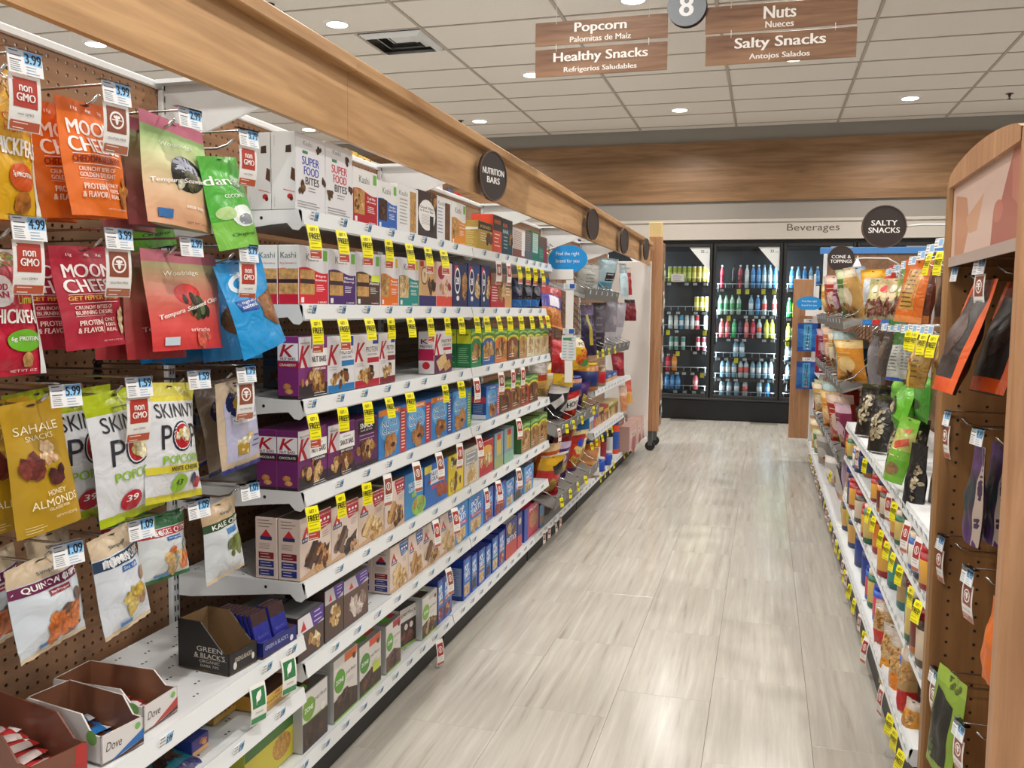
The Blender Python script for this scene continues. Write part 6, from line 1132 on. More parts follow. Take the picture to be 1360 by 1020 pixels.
fbag(760, 782, 448, 490, -1.05, .06, 'd8ac20', [(.7, 1, 'e8e0c8')], [('t', "POP", .5, .8, .1, '7a3a10', .5, 1), ('f', .1, .15, .9, .6, ['d86a20', 'e88a3a', 'c8501c'], 10, .14), ('e', .6, .2, .25, .12, '3a8a3c')], 'pillow', 'yellow cheese snack bag above the blue tub', 67, tilt=2)
fbag(731, 760, 508, 560, -1.04, .07, '26262a', [(.75, 1, 'd8d8d8')], [('p', [(.1, .5), (.5, .75), (.6, .55), (.3, .35)], 'e0e0e0'), ('p', [(.5, .3), (.9, .55), (.8, .2)], 'd0d0d0'), ('t', '', .5, .65, .1, '1a1a1a', .6, 1)], 'pillow', 'black and white popcorn bag in the middle tilted rack', 70, tilt=-16)
fbag(748, 770, 521, 570, -1.02, .06, 'a81c1c', [(.55, .85, 'dedad6')], [('t', 'HOT', .5, .7, .14, '1c1818', .6, 1), ('f', .2, .1, .9, .45, ['d83a1c', 'e8602c', 'c82818'], 10, .14)], 'pillow', 'red and white hot crisps bag in the middle tilted rack', 71, tilt=-18, roll=-10)
fbag(757, 783, 510, 556, -1.06, .07, '3a1c5a', [(.8, 1, '4a2a6a')], [('t', '', .4, .8, .1, 'd8c8e8', .5, 1), ('f', .3, .15, .85, .65, ['b8a83a', 'd0c050', '6a5a20'], 10, .13)], 'pillow', 'deep purple snack bag in the middle tilted rack', 72, tilt=-16, roll=-12)
fbag(736, 762, 572, 632, -1.10, .08, '8a1418', [], [('t', '', .5, .7, .1, 'c8b0a8', .6, 1)], 'pillow', 'dark red chip bag at the back of lower rack', 73, tilt=-10)
fbag(752, 778, 578, 640, -1.06, .09, 'c83418', [(.85, 1, 'b02a20')], [('f', .3, .35, .95, .8, CHIP, 10, .14), ('r', .15, .1, .7, .32, '4a1f7a'), ('t', '', .42, .21, .1, 'd8c8e8', .4, 1), ('e', .7, .85, .2, .08, '2a4ab0')], 'pillow', 'red orange tortilla chip bag with purple panel', 74, tilt=-16)
fbag(774, 796, 596, 632, -1.05, .08, 'c88a4a', [(.6, 1, 'b07848')], [('f', .1, .1, .9, .5, ['e89a30', 'd87820'], 8, .15), ('t', '', .5, .75, .12, '5a2a20', .7, 1)], 'pillow', 'tan tortilla chip bag on the far side of lower rack', 75, tilt=-14)
fbag(718, 752, 606, 660, -1.02, .08, 'b81c1c', [(.7, 1, 'c89a20')], [('p', [(.4, .8), (.9, .9), (.9, .55), (.5, .6)], '1c1c24'), ('f', .35, .1, .95, .5, CHIP, 9, .14), ('t', '', .4, .5, .1, 'e8d8c8', .5, 1)], 'pillow', 'red and yellow chip bag at the near end of lower rack', 76, tilt=-18)
fbag(722, 742, 640, 668, -1.06, .06, '9a1820', [], [], 'pillow', 'crimson bag low behind the lower rack wires', 77, tilt=-8)
fbag(770, 788, 405, 472, -1.03, .06, '241c3a', [(.8, 1, '6a5a7a')], [('r', .3, .2, .5, .8, 'a89a3a'), ('lines', .5, .9, .3, .7, 5, '5a4a7a')], 'pouch', 'near purple black bag hanging below the top rack', 80, n=2)
fbag(786, 806, 402, 468, -1.04, .07, '5a5660', [(0, .4, '3c3844')], [('lines', .2, .6, .3, .7, 4, '7a7680')], 'pillow', 'dark grey foil bag below the top rack', 81, tilt=-4, n=2)
fbag(803, 822, 400, 462, -1.04, .07, '8a8690', [(0, .35, 'c0bcc4')], [('e', .6, .6, .15, .1, 'a89aa4')], 'pillow', 'mid grey foil bag below the top rack', 82, tilt=-6)
fbag(818, 832, 402, 455, -1.04, .07, 'a8a4ae', [(0, .4, 'd8d4dc')], [], 'pillow', 'light grey foil bag below the top rack, farthest', 83, tilt=-8)
fbag(812, 828, 468, 500, -1.10, .05, '7a1420', [], [('e', .5, .5, .3, .2, 'a83040')], 'pouch', 'burgundy pouch above the far shelf of blue packets', 84)
fbag(822, 832, 512, 545, -1.06, .04, 'c88a60', [(.6, 1, 'd8b8a8')], [], 'pouch', 'tan packet hanging beside the white end panel, lower', 85)
fbag(830, 838, 505, 535, -1.06, .04, 'd8a050', [(.5, 1, 'c85a4a')], [], 'pouch', 'orange packet hanging beside the white end panel, lower', 86)
shelf(4, .768, 'white shelf of the fifth bay carrying cheese ball tubs', labels=[B[4]+.1+.13*k for k in range(9)])
shelf(4, .50, 'white shelf of the fifth bay below the cheese ball tubs', labels=[B[4]+.06+.1*k for k in range(12)])
shelf(5, .768, 'white shelf of the farthest left bay, upper one', y1=7.0, labels=[])
def put_jar(px, z, X, r, h, body, lab, lid, label, cat='tub', name='snack_tub', group='tubs and tubes of the far left bays', lidh=.02, food=True):
    o = jar_mesh(r, h, body, lab, lid, lidh, food).build(name, M_CARD); o.location = (X, yp(px, X, z+h/2), z); return tag(o, label, cat, group)
put_jar(777, .7685, -1.09, .085, .175, 'c87828', '1c2c6a', 'e8c838', 'large cheese ball tub with blue band and yellow lid')
put_jar(757, .7685, -1.09, .07, .12, 'b86a24', '1c2c6a', '2a3c8a', 'second cheese ball tub, behind the white label strip')
put_jar(794, .7685, -1.07, .055, .14, 'a88a60', 'b81c24', 'c8b090', 'nut tub with red label beside the cheese ball tub')
for k, px in enumerate((803, 810, 817)):
    box_at(px-3.5, px+3, 484, .7685, .09, '3a5aa0', [('r', 0, 0, 1, .45, 'd8a050'), ('e', .5, .7, .35, .16, '8aa8d8')], f'blue and gold snack carton, {ORD[k]} beyond the cheese ball tub', X=-1.06, shelfn='far left')
cols = [('3a7ab8', 'c8d8e0', 'green topped'), ('d83a3a', '2a4a9a', 'red and navy'), ('c8a85a', '3a2a20', 'kraft'), ('b03030', 'c8a84a', 'red and gold'), ('d8c88a', '4a7a3a', 'cream'), ('c8b070', '8a7040', 'straw')]
for k, (c, d, w_) in enumerate(cols):
    px = 786+k*6.5; box_at(px-3, px+2.8, 524-k*4.4, .5005, .09, c, [('r', 0, .55, 1, .8, d), ('f', .1, .08, .9, .45, GR, 5, .2)], f'{w_} upright snack carton on the lower far left shelf', X=-1.06, shelfn='lower far left', n=1)
tub = [('e87820', 'e8d030'), ('e08a20', 'f0ecd8'), ('2a2a30', 'a83040'), ('1c1c20', 'd8d4d0'), ('e04a20', '2a5ab0'), ('c8c4bc', '3a8a4a')]
for k, (c, d) in enumerate(tub):
    px = 782+k*8.5; put_jar(px, .1352, -1.13, .036, .25, c, d, 'c8c8c8' if k % 2 else '2a4ab0', f'stacked crisps tube, {ORD[k]} from near on the far left deck', 'tube', 'crisps_tube', food=False)
for k, (px, c) in enumerate([(797, '1c46b0'), (806, '1c46b0'), (789, '8a8a86')]):
    put_jar(px, .1352, -1.095, .035, .10, c, 'd8d4d0' if k == 2 else '2450c0', 'c8c8c8', f'{"grey" if k==2 else "royal blue"} low can on the far left deck, {ORD[k]}', 'can', 'snack_can', food=False)
for k, (px, c) in enumerate([(824, '7a5a4a'), (830, '6a4a40')]):
    box_at(px-3, px+3, 567-k*3, .1352, .12, c, [('lines', .15, .85, .1, .9, 8, 'b89a88')], f'brown upright carton before the pink display, {ORD[k]}', X=-1.10, shelfn='far left deck', H=.26)
# pink display box at the far end
for k, (px0, px1, py) in enumerate([(836, 846, 574), (846.3, 852, 564), (852.3, 856.5, 558)]):
    box_at(px0, px1, py-20, .1352, .10, 'c8a49c', [('r', .15, .5, .85, .72, 'd8bcb4'), ('t', 'BIG', .5, .61, .12, '6a3a3c', .4, 1), ('f', .3, .05, .9, .3, ['a82c30', '3a2a2c'], 5, .15)], f'pale pink printed display carton by the end panel, {ORD[k]} from near', X=-1.02, side='b8948c', shelfn='far left deck', H=.30-.03*k)
# blue oval sign and white label strip on an arm
t = empty('brand_sign', tuple(on(754, 344, 1, 4.28)), 0, 'blue oval sign on white arm beside the left shelves', 'sign')
mb = MB(); mb.disc(0, 0, .098, 0, .004, 32, rz=.068); mb.build('oval_board', M_BLUE, t)
mb = MB(); paint(mb, lambda u, v, l: (u, -l, v), .2, .14, [('t', 'Find the right', .5, .17, .16, 'eaf4fc', .58, 0), ('t', 'brand for you', .5, -.08, .16, 'eaf4fc', .58, 0)]); mb.build('lettering', M_CARD, t)
mb = MB(); mb.prism([(-.09, -.05), (.03, -.05), (.03, -.10), (-.09, -.10)], 1, -.006, -.003); mb.build('arm_plate', M_WHITEP, t)
p1 = on(757, 372, 1, 4.27); p2 = on(757, 508, 1, 4.27)
t = empty('label_strip', (p1[0], 4.27, p1[2]), 0, 'tall white vertical label strip below the blue oval sign', 'label strip')
mb = MB(); mb.box(-.019, .019, 0, .003, p2[2]-p1[2], 0); mb.build('strip', M_WHITEP, t)
mb = MB(); mb.box(-.036, .036, -.003, 0, -.39, -.27, lin('d4d8dc')); paint(mb, lambda u, v, l: (u, -.003-l, v-.39), .072, .12, [('lines', .1, .4, .1, .7, 6, '8ab0a0'), ('lines', .5, .9, .1, .9, 8, '9aa0a8'), ('r', .1, .8, .7, .9, '4a8a5a')]); mb.build('info_card', M_CARD, t)
for dz in (-.03, -.25):
    mb = MB(); mb.box(-.03, .028, -.004, -.001, dz-.014, dz+.014, lin('dfe6ec')); paint(mb, lambda u, v, l: (u, -.004-l, dz-.014+v), .058, .028, [('r', .5, .1, .95, .9, '2a5aa8'), ('lines', .05, .45, .2, .8, 3, '8a9098')]); mb.build('price_card', M_CARD, t)
# low yellow tags on far racks
for k, (px, z, kd) in enumerate([(788, .70, 'sale'), (752, .685, 'sale'), (761, .685, 'sale'), (772, .685, 'sale'), (742, .685, 'brown'), (745, .32, 'sale'), (757, .32, 'sale'), (767, .32, 'sale'), (777, .32, 'sale'), (785, .46, 'sale'), (792, .46, 'sale'), (799, .46, 'sale'), (806, .47, 'sale'), (812, .47, 'sale'), (797, .12, 'sale'), (803, .12, 'sale'), (809, .12, 'sale'), (815, .12, 'sale'), (793, 1.03, 'sale'), (800, 1.03, 'sale'), (808, 1.03, 'sale'), (816, 1.03, 'sale')]):
    hang(kd, px, z, f'{"yellow sale tag" if kd=="sale" else "brown diet flag"} on the far left racks, {ORD[k]} of that cluster', X=-.968 if z > .8 or .55 < z < .75 or .3 < z < .4 else -1.006 if z > .2 else -1.074, s=.8, grp='tags on the far left racks')
for k, px in enumerate((722, 729, 737, 744, 828, 833, 838)):
    hang('brown' if k < 4 else 'sale', px, .12, f'small flag on the far deck rail, {ORD[k]} from near', X=-1.074, s=.8, grp='tags on the far left racks')
# things seen above the pegboard top, on the neighbouring aisle's shelves
for k, (px, py, c, w_) in enumerate([(411, 190, 'e0902c', 'amber'), (440, 190, 'e8a030', 'golden'), (467, 200, 'c8a84a', 'olive gold'), (483, 208, 'e8b030', 'yellow orange'), (500, 216, 'd8d4c8', 'white'), (566, 236, 'c82c30', 'red'), (582, 243, 'd8d4d4', 'white and red'), (598, 251, '3a4a7a', 'dark blue'), (608, 256, 'c83030', 'scarlet'), (617, 262, '8aa0c8', 'pale blue'), (770, 318, '2a3a78', 'deep blue')]):
    q = on(px, py, 0, -1.56); H = q[2]-1.60; m = bag_mesh(.12, max(.08, H), .04, c, [(.9, 1, 'd8b050' if k < 4 else c)], simple('', 'ffffff'), 'pillow', 90+k).build('snack_bag', M_FOIL)
    put(m, -1.56, q[1], q[2], LEFT, R_(-3)); tag(m, f'{w_} bag top showing above the pegboard of left unit', 'bag', 'bag tops beyond the left pegboard')
mb = MB(); mb.box(-1.75, -1.46, .65, 7.9, 1.56, 1.585); o = mb.build('top_shelf', M_SHELF); tag(o, 'white shelf behind the left pegboard, holding bag tops', 'shelf')

rl = random.Random(21)
LC = [('b81c1c', 'd8b040', 'red'), ('c8901c', 'e8d8a0', 'gold'), ('2a4a9a', 'd8d8e0', 'blue'), ('a83018', 'e8b060', 'rust'), ('4a1f6a', 'c8b8d8', 'violet'), ('c86020', 'f0d0a0', 'orange')]
for lvl, (zz, y0, nm_) in enumerate([(.275, 4.32, 'lower'), (.64, 4.32, 'middle'), (.275, 4.42, 'lower, rear'), (.64, 4.42, 'middle, rear')]):
    for k in range(6):
        c, d, w_ = LC[(k*5+lvl) % 6]; H = rl.uniform(.21, .26); m = bag_mesh(.2, H, .07, c, [(.85, 1, d)], [('e', .5, .62, .3, .14, d), ('f', .2, .1, .9, .48, CHIP, 9, .14), ('r', .1, .72, .9, .78, 'e8e0d8')], 'pillow', 400+lvl*10+k).build('snack_bag', M_FOIL)
        put(m, -1.07-(.09 if lvl > 1 else 0), y0+k*.2, zz+.05+H+(.04 if lvl > 1 else 0), LEFT+R_(-rl.uniform(10, 40)), R_(14)); tag(m, f'{w_} chip bag in the {nm_} rack of the fourth bay, {ORD[k]} along', 'bag', LG)
# ------------------------------------------------------------------ right-hand shelving unit
XR, XRB = .42, .80; RB = [2.36, 3.58, 4.80, 6.02, 7.24, 7.98]
for i in range(5):
    n = RB[i+1]-RB[i]
    fr = empty('gondola_bay', (XRB, RB[i], 0), 0, ['first bay frame of right unit, next to the oak cabinet', 'second bay frame of right unit behind pistachio bags', 'third bay frame of right unit behind tilted racks', 'fourth bay frame of right unit behind tilted racks', 'farthest bay frame of right unit'][i], 'shelving')
    mb = MB(); mb.box(0, .01, 0, n, .0, 1.53); mb.build('pegboard', M_PEG, fr)
    mb = MB(); mb.box(-.006, .02, 0, n, 1.53, 1.548, bev=.003); mb.build('cap_rail', M_SHELF, fr)
    mb = MB(); mb.box(-.014, -.0005, -.014, .014, 0, 1.529, bev=.002); mb.build('upright', M_SHELF, fr)
    mb = MB(); mb.box(-.395, -.016, .0075, n-.0075, 0, .105); mb.build('plinth', M_BLACK, fr)
for i in range(5):
    n = int((RB[i+1]-RB[i])/.1)
    shelf(0, .172, f'white bottom deck shelf of right unit, {ORD[i]} bay from the cabinet', x=.392, xp=XRB, y0=RB[i], y1=RB[i+1], side=-1, labels=[RB[i]+.05+.06*k for k in range(int(n*1.6))])
for i in range(2):
    for z, w_ in ((.72, 'upper'), (.565, 'middle'), (.36, 'lower')):
        shelf(0, z, f'white {w_} shelf of right unit, {ORD[i]} bay from the cabinet', x=XR, xp=XRB, y0=RB[i], y1=RB[i+1], side=-1, labels=[RB[i]+.06+.075*k for k in range(15)])
shelf(0, .80, 'white shelf of the far right bay by the wooden post', x=XR, xp=XRB, y0=RB[4], y1=RB[5], side=-1)
shelf(0, .50, 'lower white shelf of the far right bay by the wooden post', x=XR, xp=XRB, y0=RB[4], y1=RB[5], side=-1)
rack(-1, .385, 4.84, 6.0, 1.19, 'tilted steel rack of right unit, top level, nearer', nw=5)
rack(-1, .385, 6.05, 7.2, 1.20, 'tilted steel rack of right unit, top level, farther', nw=5)
rack(-1, .385, 4.84, 6.0, .86, 'tilted steel rack of right unit, middle level, nearer', nw=5)
rack(-1, .385, 6.05, 7.2, .88, 'tilted steel rack of right unit, middle level, farther', nw=5)
rack(-1, .385, 4.84, 6.0, .50, 'tilted steel rack of right unit, low level, nearer', nw=5)
rack(-1, .385, 6.05, 7.2, .48, 'tilted steel rack of right unit, low level, farther', nw=5)
RG = 'snack bags of the right unit'
def rb(px0, px1, py0, py1, X, T, base, zones, ops, kind, label, seed, **k):
    k.setdefault('group', RG); k.setdefault('dirn', RIGHT); fbag(px0, px1, py0, py1, X, T, base, zones, ops, kind, label, seed, **k)
NUT = ['6a3424', '7a4030', '5a2c20', '8a5040']; PEA = ['c8985a', 'b8864a', 'd8a868', 'a07038']; PIS = ['a89878', 'c0b090', '8a7a5c', 'd0c4a4']
def nutbag(c, strip): return [('f', .05, .15, .95, .6, NUT, 26, .1), ('e', .5, .78, .25, .08, c), ('r', 0, 0, 1, .1, strip)]
# upper pegs
rb(1126, 1150, 354, 425, .50, .09, 'c8ccd0', [(.0, .5, '2a6ab8'), (.85, 1, '9ab0c8')], [('t', '', .5, .4, .12, 'e8eef4', .7, 1), ('e', .5, .7, .2, .1, '3a6ab0')], 'pillow', 'blue and white puffed bag in the top right rack', 110, tilt=-12, yaw=40)
rb(1142, 1176, 358, 432, .50, .10, 'c4cad0', [(0, .35, 'd8b84a'), (.85, 1, 'd8a020')], [('r', 0, .1, .3, .9, 'd89a20'), ('f', .3, .05, .9, .3, ['e8d070', 'd8b850'], 10, .14)], 'pillow', 'large white and yellow popcorn bag in the top right rack', 111, tilt=-8, yaw=40)
rb(1112, 1128, 372, 420, .50, .08, 'd8901c', [(.7, 1, 'e0a838')], [('e', .5, .4, .3, .2, 'b84a1c')], 'pillow', 'orange yellow bag beside the blue and white one', 112, tilt=-14)
rb(1104, 1118, 370, 418, .52, .06, 'd8d0d0', [(0, .5, 'c83038')], [], 'pillow', 'white and red bag in the top right rack, far end', 113, tilt=-14)
rb(1130, 1150, 350, 375, .60, .06, 'dce0e4', [(.3, .6, '2a7ac0')], [], 'pillow', 'white bag corner with blue stroke standing high', 114, roll=30)
for k, (a, b, c, st, w_) in enumerate([(1156, 1170, 'b8b078', '2a78c0', 'blue'), (1168, 1184, 'c8b888', 'c02c28', 'red'), (1180, 1194, 'c8b088', '4a78c0', 'pale blue'), (1192, 1206, 'a8b060', '3a7a40', 'green')]):
    rb(a, b+8, 370, 433, .52-.02*k, .05, '8a8268', [(.5, 1, c), (.0, .1, st)], nutbag('c8282c' if k == 1 else 'd8d8c0', st), 'pouch', f'brown nut bag with {w_} foot strip hanging in the right unit', 115+k, tilt=8, n=2, gap=.05, yaw=30)
rb(1176, 1194, 352, 385, .55, .04, 'b81c24', [(0, .4, 'c8b888')], [], 'pouch', 'red topped nut bag hanging high in the right unit', 120)
rb(1196, 1216, 350, 400, .56, .04, '3f9a4a', [(0, .5, '88b8c8')], [], 'pouch', 'green topped nut bag hanging high in the right unit', 121)
rb(1204, 1240, 345, 430, .47, .05, 'c8641c', [(0, .1, 'd8884a')], [('r', .25, .2, .8, .85, 'b8904a'), ('lines', .3, .75, .25, .8, 9, '6a4a24')], 'pouch', 'orange and tan kernel bag hanging nearest in top row', 122, tilt=8, roll=4, n=2, gap=.06, yaw=35)
rb(1228, 1246, 350, 430, .56, .05, '6a3424', [(0, .12, 'e08a4a')], [('f', .05, .2, .95, .6, NUT, 18, .12)], 'pouch', 'brown nut bag partly behind the oak cabinet', 123, n=2)
# second peg row
rb(1172, 1190, 436, 500, .52, .05, '3a3432', [(.6, 1, '2a2624')], [('e', .5, .5, .3, .2, '5a4a3a'), ('lines', .2, .8, .6, .8, 3, '8a7a6a')], 'pouch', 'charcoal nut bag hanging in the second right row', 130, n=3, gap=.05)
rb(1188, 1210, 438, 508, .48, .04, 'a8aaa4', [(.7, 1, '3a6a2c'), (0, .06, '2a4aa0')], [('lines', .2, .8, .2, .65, 8, '6a6c68')], 'pouch', 'grey and green bag showing its small print, second right row', 131, tilt=9, n=2, yaw=35)
rb(1204, 1222, 440, 506, .50, .04, '9c9e98', [(.7, 1, '4a5a2c')], [('lines', .2, .8, .2, .65, 8, '6a6c68')], 'pouch', 'olive topped bag behind a yellow tag, second right row', 132, tilt=8, yaw=35)
rb(1216, 1242, 445, 518, .47, .05, '8a6a24', [(.8, 1, '5a3a1c')], [('r', 0, 0, .45, .9, 'c8a850'), ('e', .25, .5, .1, .05, 'b82c20'), ('lines', .5, .9, .2, .7, 6, '5a4420')], 'pouch', 'golden brown bag with pale stripe, second right row', 133, tilt=10, n=2, yaw=30)
rb(1148, 1178, 446, 530, .50, .08, '77757a', [(.85, 1, '5a585c')], [('lines', .2, .5, .3, .6, 4, '8a888c'), ('e', .5, .75, .2, .08, '88868c')], 'pillow', 'big plain grey foil bag in the middle of right unit', 134, tilt=-4)
rb(1126, 1152, 450, 512, .50, .07, '1f4a5c', [(.8, 1, '9a9a92'), (.35, .45, '3a9a5c')], [('t', 'SKINNY', .5, .62, .12, 'c8d8dc', .7, 1), ('t', 'DIPPED', .5, .25, .1, 'a8c0c8', .7, 1)], 'pillow', 'teal popcorn bag in the middle right rack', 135, tilt=-12, yaw=35)
rb(1108, 1128, 455, 500, .52, .07, '8a9a4a', [(.6, 1, 'd8a830')], [('e', .5, .4, .25, .2, 'e8e8d8'), ('e', .55, .45, .1, .08, '3a7a3a')], 'pillow', 'olive and yellow bag in the middle right rack', 136, tilt=-12)
rb(1098, 1112, 452, 492, .54, .06, 'd88a2c', [(.5, 1, 'b8b0a0')], [], 'pillow', 'orange and grey bag in the middle right rack, far end', 137, tilt=-12)
rb(1168, 1184, 470, 530, .58, .05, '5c1830', [(.6, .75, 'd02870')], [], 'pouch', 'wine coloured bag with pink spot, second right row', 138)
# bags on the upper shelf
for k, (a, b, y0, y1) in enumerate([(1146, 1170, 510, 582), (1162, 1190, 525, 604), (1186, 1206, 555, 634)]):
    rb(a, b, y0, y1, .47, .05, '1f1c18', [(.92, 1, '3a3a20')], [('f', .2, .12, .85, .85, PIS, 44, .09)], 'pouch', f'black pistachio bag, {ORD[2-k]} from the cabinet on the upper right shelf', 140+k, tilt=12, roll=-4, n=2, gap=.07, yaw=38)
rb(1180, 1206, 504, 548, .50, .06, '5aa82c', [(.8, 1, '7ac040')], [('e', .6, .3, .2, .15, '2a3a18'), ('t', '', .5, .6, .12, 'e8f0d8', .6, 1)], 'pillow', 'bright green bag top above the pistachio bags', 144, tilt=-10)
rb(1199, 1226, 512, 575, .50, .07, '62b030', [(0, .3, '3f7a24')], [('e', .5, .45, .25, .2, '1c2414'), ('t', '', .5, .75, .09, 'e8f0d8', .6, 1), ('lines', .3, .7, .12, .22, 3, 'd8e8c0'), ('f', .35, .35, .65, .55, PIS, 9, .06)], 'pillow', 'bright green bag slumped forward in the right unit', 145, tilt=18, roll=10)
rb(1175, 1196, 560, 630, .52, .05, '5aa034', [], [('e', .5, .5, .3, .3, '88c060')], 'pouch', 'green bag edge between two pistachio bags', 146, tilt=10)
rb(1196, 1224, 555, 648, .445, .05, '74b03a', [(.1, .35, '6aa834'), (.5, .8, 'a8b05a')], [('e', .5, .2, .3, .1, '8a6a4a'), ('p', [(.2, .6), (.8, .7), (.9, .6), (.4, .5)], 'b84a30'), ('p', [(.3, .8), (.8, .86), (.7, .76)], 'c86a40'), ('lines', .3, .8, .4, .5, 2, 'e8d8b0')], 'pouch', 'green sunflower seed bag leaning out, nearest on the shelf', 147, tilt=10, roll=8, yaw=40)
rb(1210, 1234, 590, 695, .45, .05, '1c1a1c', [], [('f', .6, .2, .95, .8, PIS, 22, .07)], 'pouch', 'black seed bag standing by the oak cabinet', 148, tilt=4, n=2, yaw=25)
rb(1222, 1240, 500, 560, .52, .05, '3f8a2c', [(.85, 1, '5aa83a')], [('t', '', .5, .6, .1, 'd8e8c0', .6, 1), ('e', .5, .35, .25, .12, '26381c')], 'pillow', 'green bag tucked beside the oak cabinet', 149)
rb(1105, 1121, 505, 566, .48, .08, 'c85a1c', [(.9, 1, 'd88a4a')], [('f', .1, .1, .9, .8, ['e08030', 'd8d0c0', 'c8501c'], 16, .12)], 'pillow', 'orange patterned chip bag in the right racks', 150, tilt=-8, yaw=30)
rb(1116, 1136, 535, 590, .46, .07, 'd06a20', [], [('f', .1, .1, .9, .8, ['e08030', 'e8d8b8', 'c8501c'], 14, .12)], 'pillow', 'orange patterned chip bag, lower and nearer', 151, tilt=-8, yaw=30)
rb(1118, 1132, 498, 545, .52, .07, '8a8880', [], [], 'pillow', 'plain grey bag beside the orange chip bags', 152, tilt=-8)
rb(1090, 1106, 515, 552, .50, .07, '232a70', [(0, .4, 'c8c4cc')], [('e', .5, .3, .2, .12, 'b83a40')], 'pillow', 'navy and white bag in the low right rack', 153, tilt=-10)
rb(1092, 1118, 572, 612, .47, .07, '161618', [(0, .2, '2a7a98')], [('lines', .2, .8, .5, .8, 3, '6a6a6c'), ('e', .5, .3, .2, .1, 'a8a4a0')], 'pillow', 'black chip bag low in the right racks', 154, tilt=-14, n=2)
rb(1076, 1094, 562, 600, .50, .07, 'b88a5a', [(.5, 1, 'c8a878')], [], 'pillow', 'tan bag low at the far end of the right racks', 155, tilt=-12)
rb(1078, 1098, 596, 622, .46, .06, '22303a', [(0, .4, '2a88a8')], [], 'pillow', 'black and teal bag on the far right deck', 156, tilt=-20)
rb(1096, 1112, 612, 648, .45, .06, 'a83a20', [(.5, 1, 'c8742c')], [], 'pillow', 'rust red bag on the right deck', 157, tilt=-16)
rb(1103, 1120, 620, 680, .44, .06, 'b8b0a8', [(0, .4, 'c89050')], [('e', .5, .35, .3, .12, '9a5a2c'), ('e', .5, .7, .2, .1, '8a4a24')], 'pillow', 'clear bag of brown snacks on the right deck', 158, tilt=-12)
rb(1117, 1132, 600, 672, .46, .06, '9a80a8', [(.8, 1, 'c8b8cc')], [('e', .5, .65, .2, .06, 'e0d8e0')], 'pillow', 'lilac bag standing among the right racks', 159, tilt=-4)
rb(1115, 1136, 645, 722, .435, .06, 'b8b040', [(.85, 1, 'd0ccb0')], [('e', .5, .75, .25, .12, 'a8743c'), ('e', .5, .3, .3, .1, 'c8c060')], 'pillow', 'yellow green bag leaning out low on the right', 160, tilt=-2)
rb(1135, 1155, 642, 680, .50, .08, '3a6a28', [], [('lines', .1, .9, .2, .8, 4, '5a8a3a')], 'pillow', 'dark green bag between the right shelves', 161)
rnd9 = random.Random(77)
FC = [('c8a060', 'e8dcc0', 'sand'), ('a83028', 'd8c0b0', 'brick red'), ('2a3a7a', 'c8ccd8', 'indigo'), ('8a8884', 'b8b4b0', 'grey'), ('d8902c', 'e8c888', 'amber'), ('4a7a3a', 'c8d0a8', 'moss'), ('b8b4b0', 'e0dcd8', 'silver'), ('5a3a2c', 'a88868', 'umber'), ('7a2a4a', 'c8a8b8', 'plum'), ('2a7a8a', 'b8d0d4', 'teal'), ('c86a3c', 'e8d0b8', 'copper'), ('1c1c20', '6a6a70', 'jet')]
for lvl, (zz, nm_) in enumerate([(1.19, 'top'), (.86, 'middle'), (.50, 'low')]):
    for k in range(10):
        y = 4.93+k*.225; c, d, w_ = FC[(k*5+lvl*4) % 12]; H = rnd9.uniform(.22, .28); m = bag_mesh(.19, H, .08, c, [(.82, 1, d)], [('e', .5, .45, .3, .2, d), ('f', .2, .05, .8, .3, GR, 7, .12), ('lines', .2, .8, .62, .72, 2, d)], 'pillow', 300+lvl*10+k).build('snack_bag', M_FOIL)
        put(m, .40+rnd9.uniform(0, .02), y, zz+.05+H, RIGHT+R_(rnd9.uniform(5, 45)), R_(12)); tag(m, f'{w_} snack bag in the {nm_} tilted racks of right unit, {ORD[k]} along', 'bag', RG)
for k in range(17):
    y = 3.62+k*.255; c, d, w_ = FC[(k*7+3) % 12]; H = rnd9.uniform(.18, .26); m = bag_mesh(.17, H, .08, c, [(.82, 1, d)], [('e', .5, .45, .3, .2, d), ('f', .2, .05, .8, .3, GR, 7, .12)], 'pillow', 340+k).build('snack_bag', M_FOIL)
    put(m, .415+rnd9.uniform(0, .02), y, .177+H, RIGHT+R_(rnd9.uniform(5, 45)), R_(10)); tag(m, f'{w_} snack bag standing on the right deck, {ORD[k]} along from the jars', 'bag', RG)
for k in range(24):
    y = 3.3+k*.19; o = link('shelf_tag', TM['brown' if k % 3 else 'sale']); o.matrix_world = Matrix.Translation((.38, y, .142)) @ Matrix.Rotation(RIGHT+R_(rnd9.uniform(0, 30)), 4, 'Z') @ Matrix.Scale(.8, 4); tag(o, f'{"white flag" if k % 3 else "yellow tag"} on the right deck rail, {ORD[k]} toward the cooler', 'tag', 'tags of the right unit')
# clear bags of nuts on the middle shelf
for k, (a, b, y0, y1, X) in enumerate([(1176, 1196, 662, 735, .47), (1190, 1212, 680, 762, .46), (1206, 1226, 690, 790, .45), (1216, 1234, 715, 815, .46)]):
    rb(a, b, y0, y1, X, .06, '8a7464', [(.8, 1, 'a89c94')], [('f', .08, .1, .92, .75, ['7a5038', '9a6a4a', '6a4430', 'b08a68'], 30, .09), ('r', .3, .45, .7, .62, 'c8a8a0')], 'pillow', f'clear bag of mixed brown nuts, {ORD[3-k]} from the cabinet', 165+k, yaw=30, tilt=4, mat=M_CLEAR, n=2, gap=.07)
def rjar(px, z, X, r, h, body, lab, lid, label, lidh=.02, food=True, cat='jar', name='nut_jar'):
    return put_jar(px, z, X, r, h, body, lab, lid, label, cat, name, 'jars and tubs of the right unit', lidh, food)
rjar(1152, .5655, .48, .045, .135, 'b8762c', 'c8862c', 'b81c20', 'orange labelled nut jar with red lid, farther one', .03)
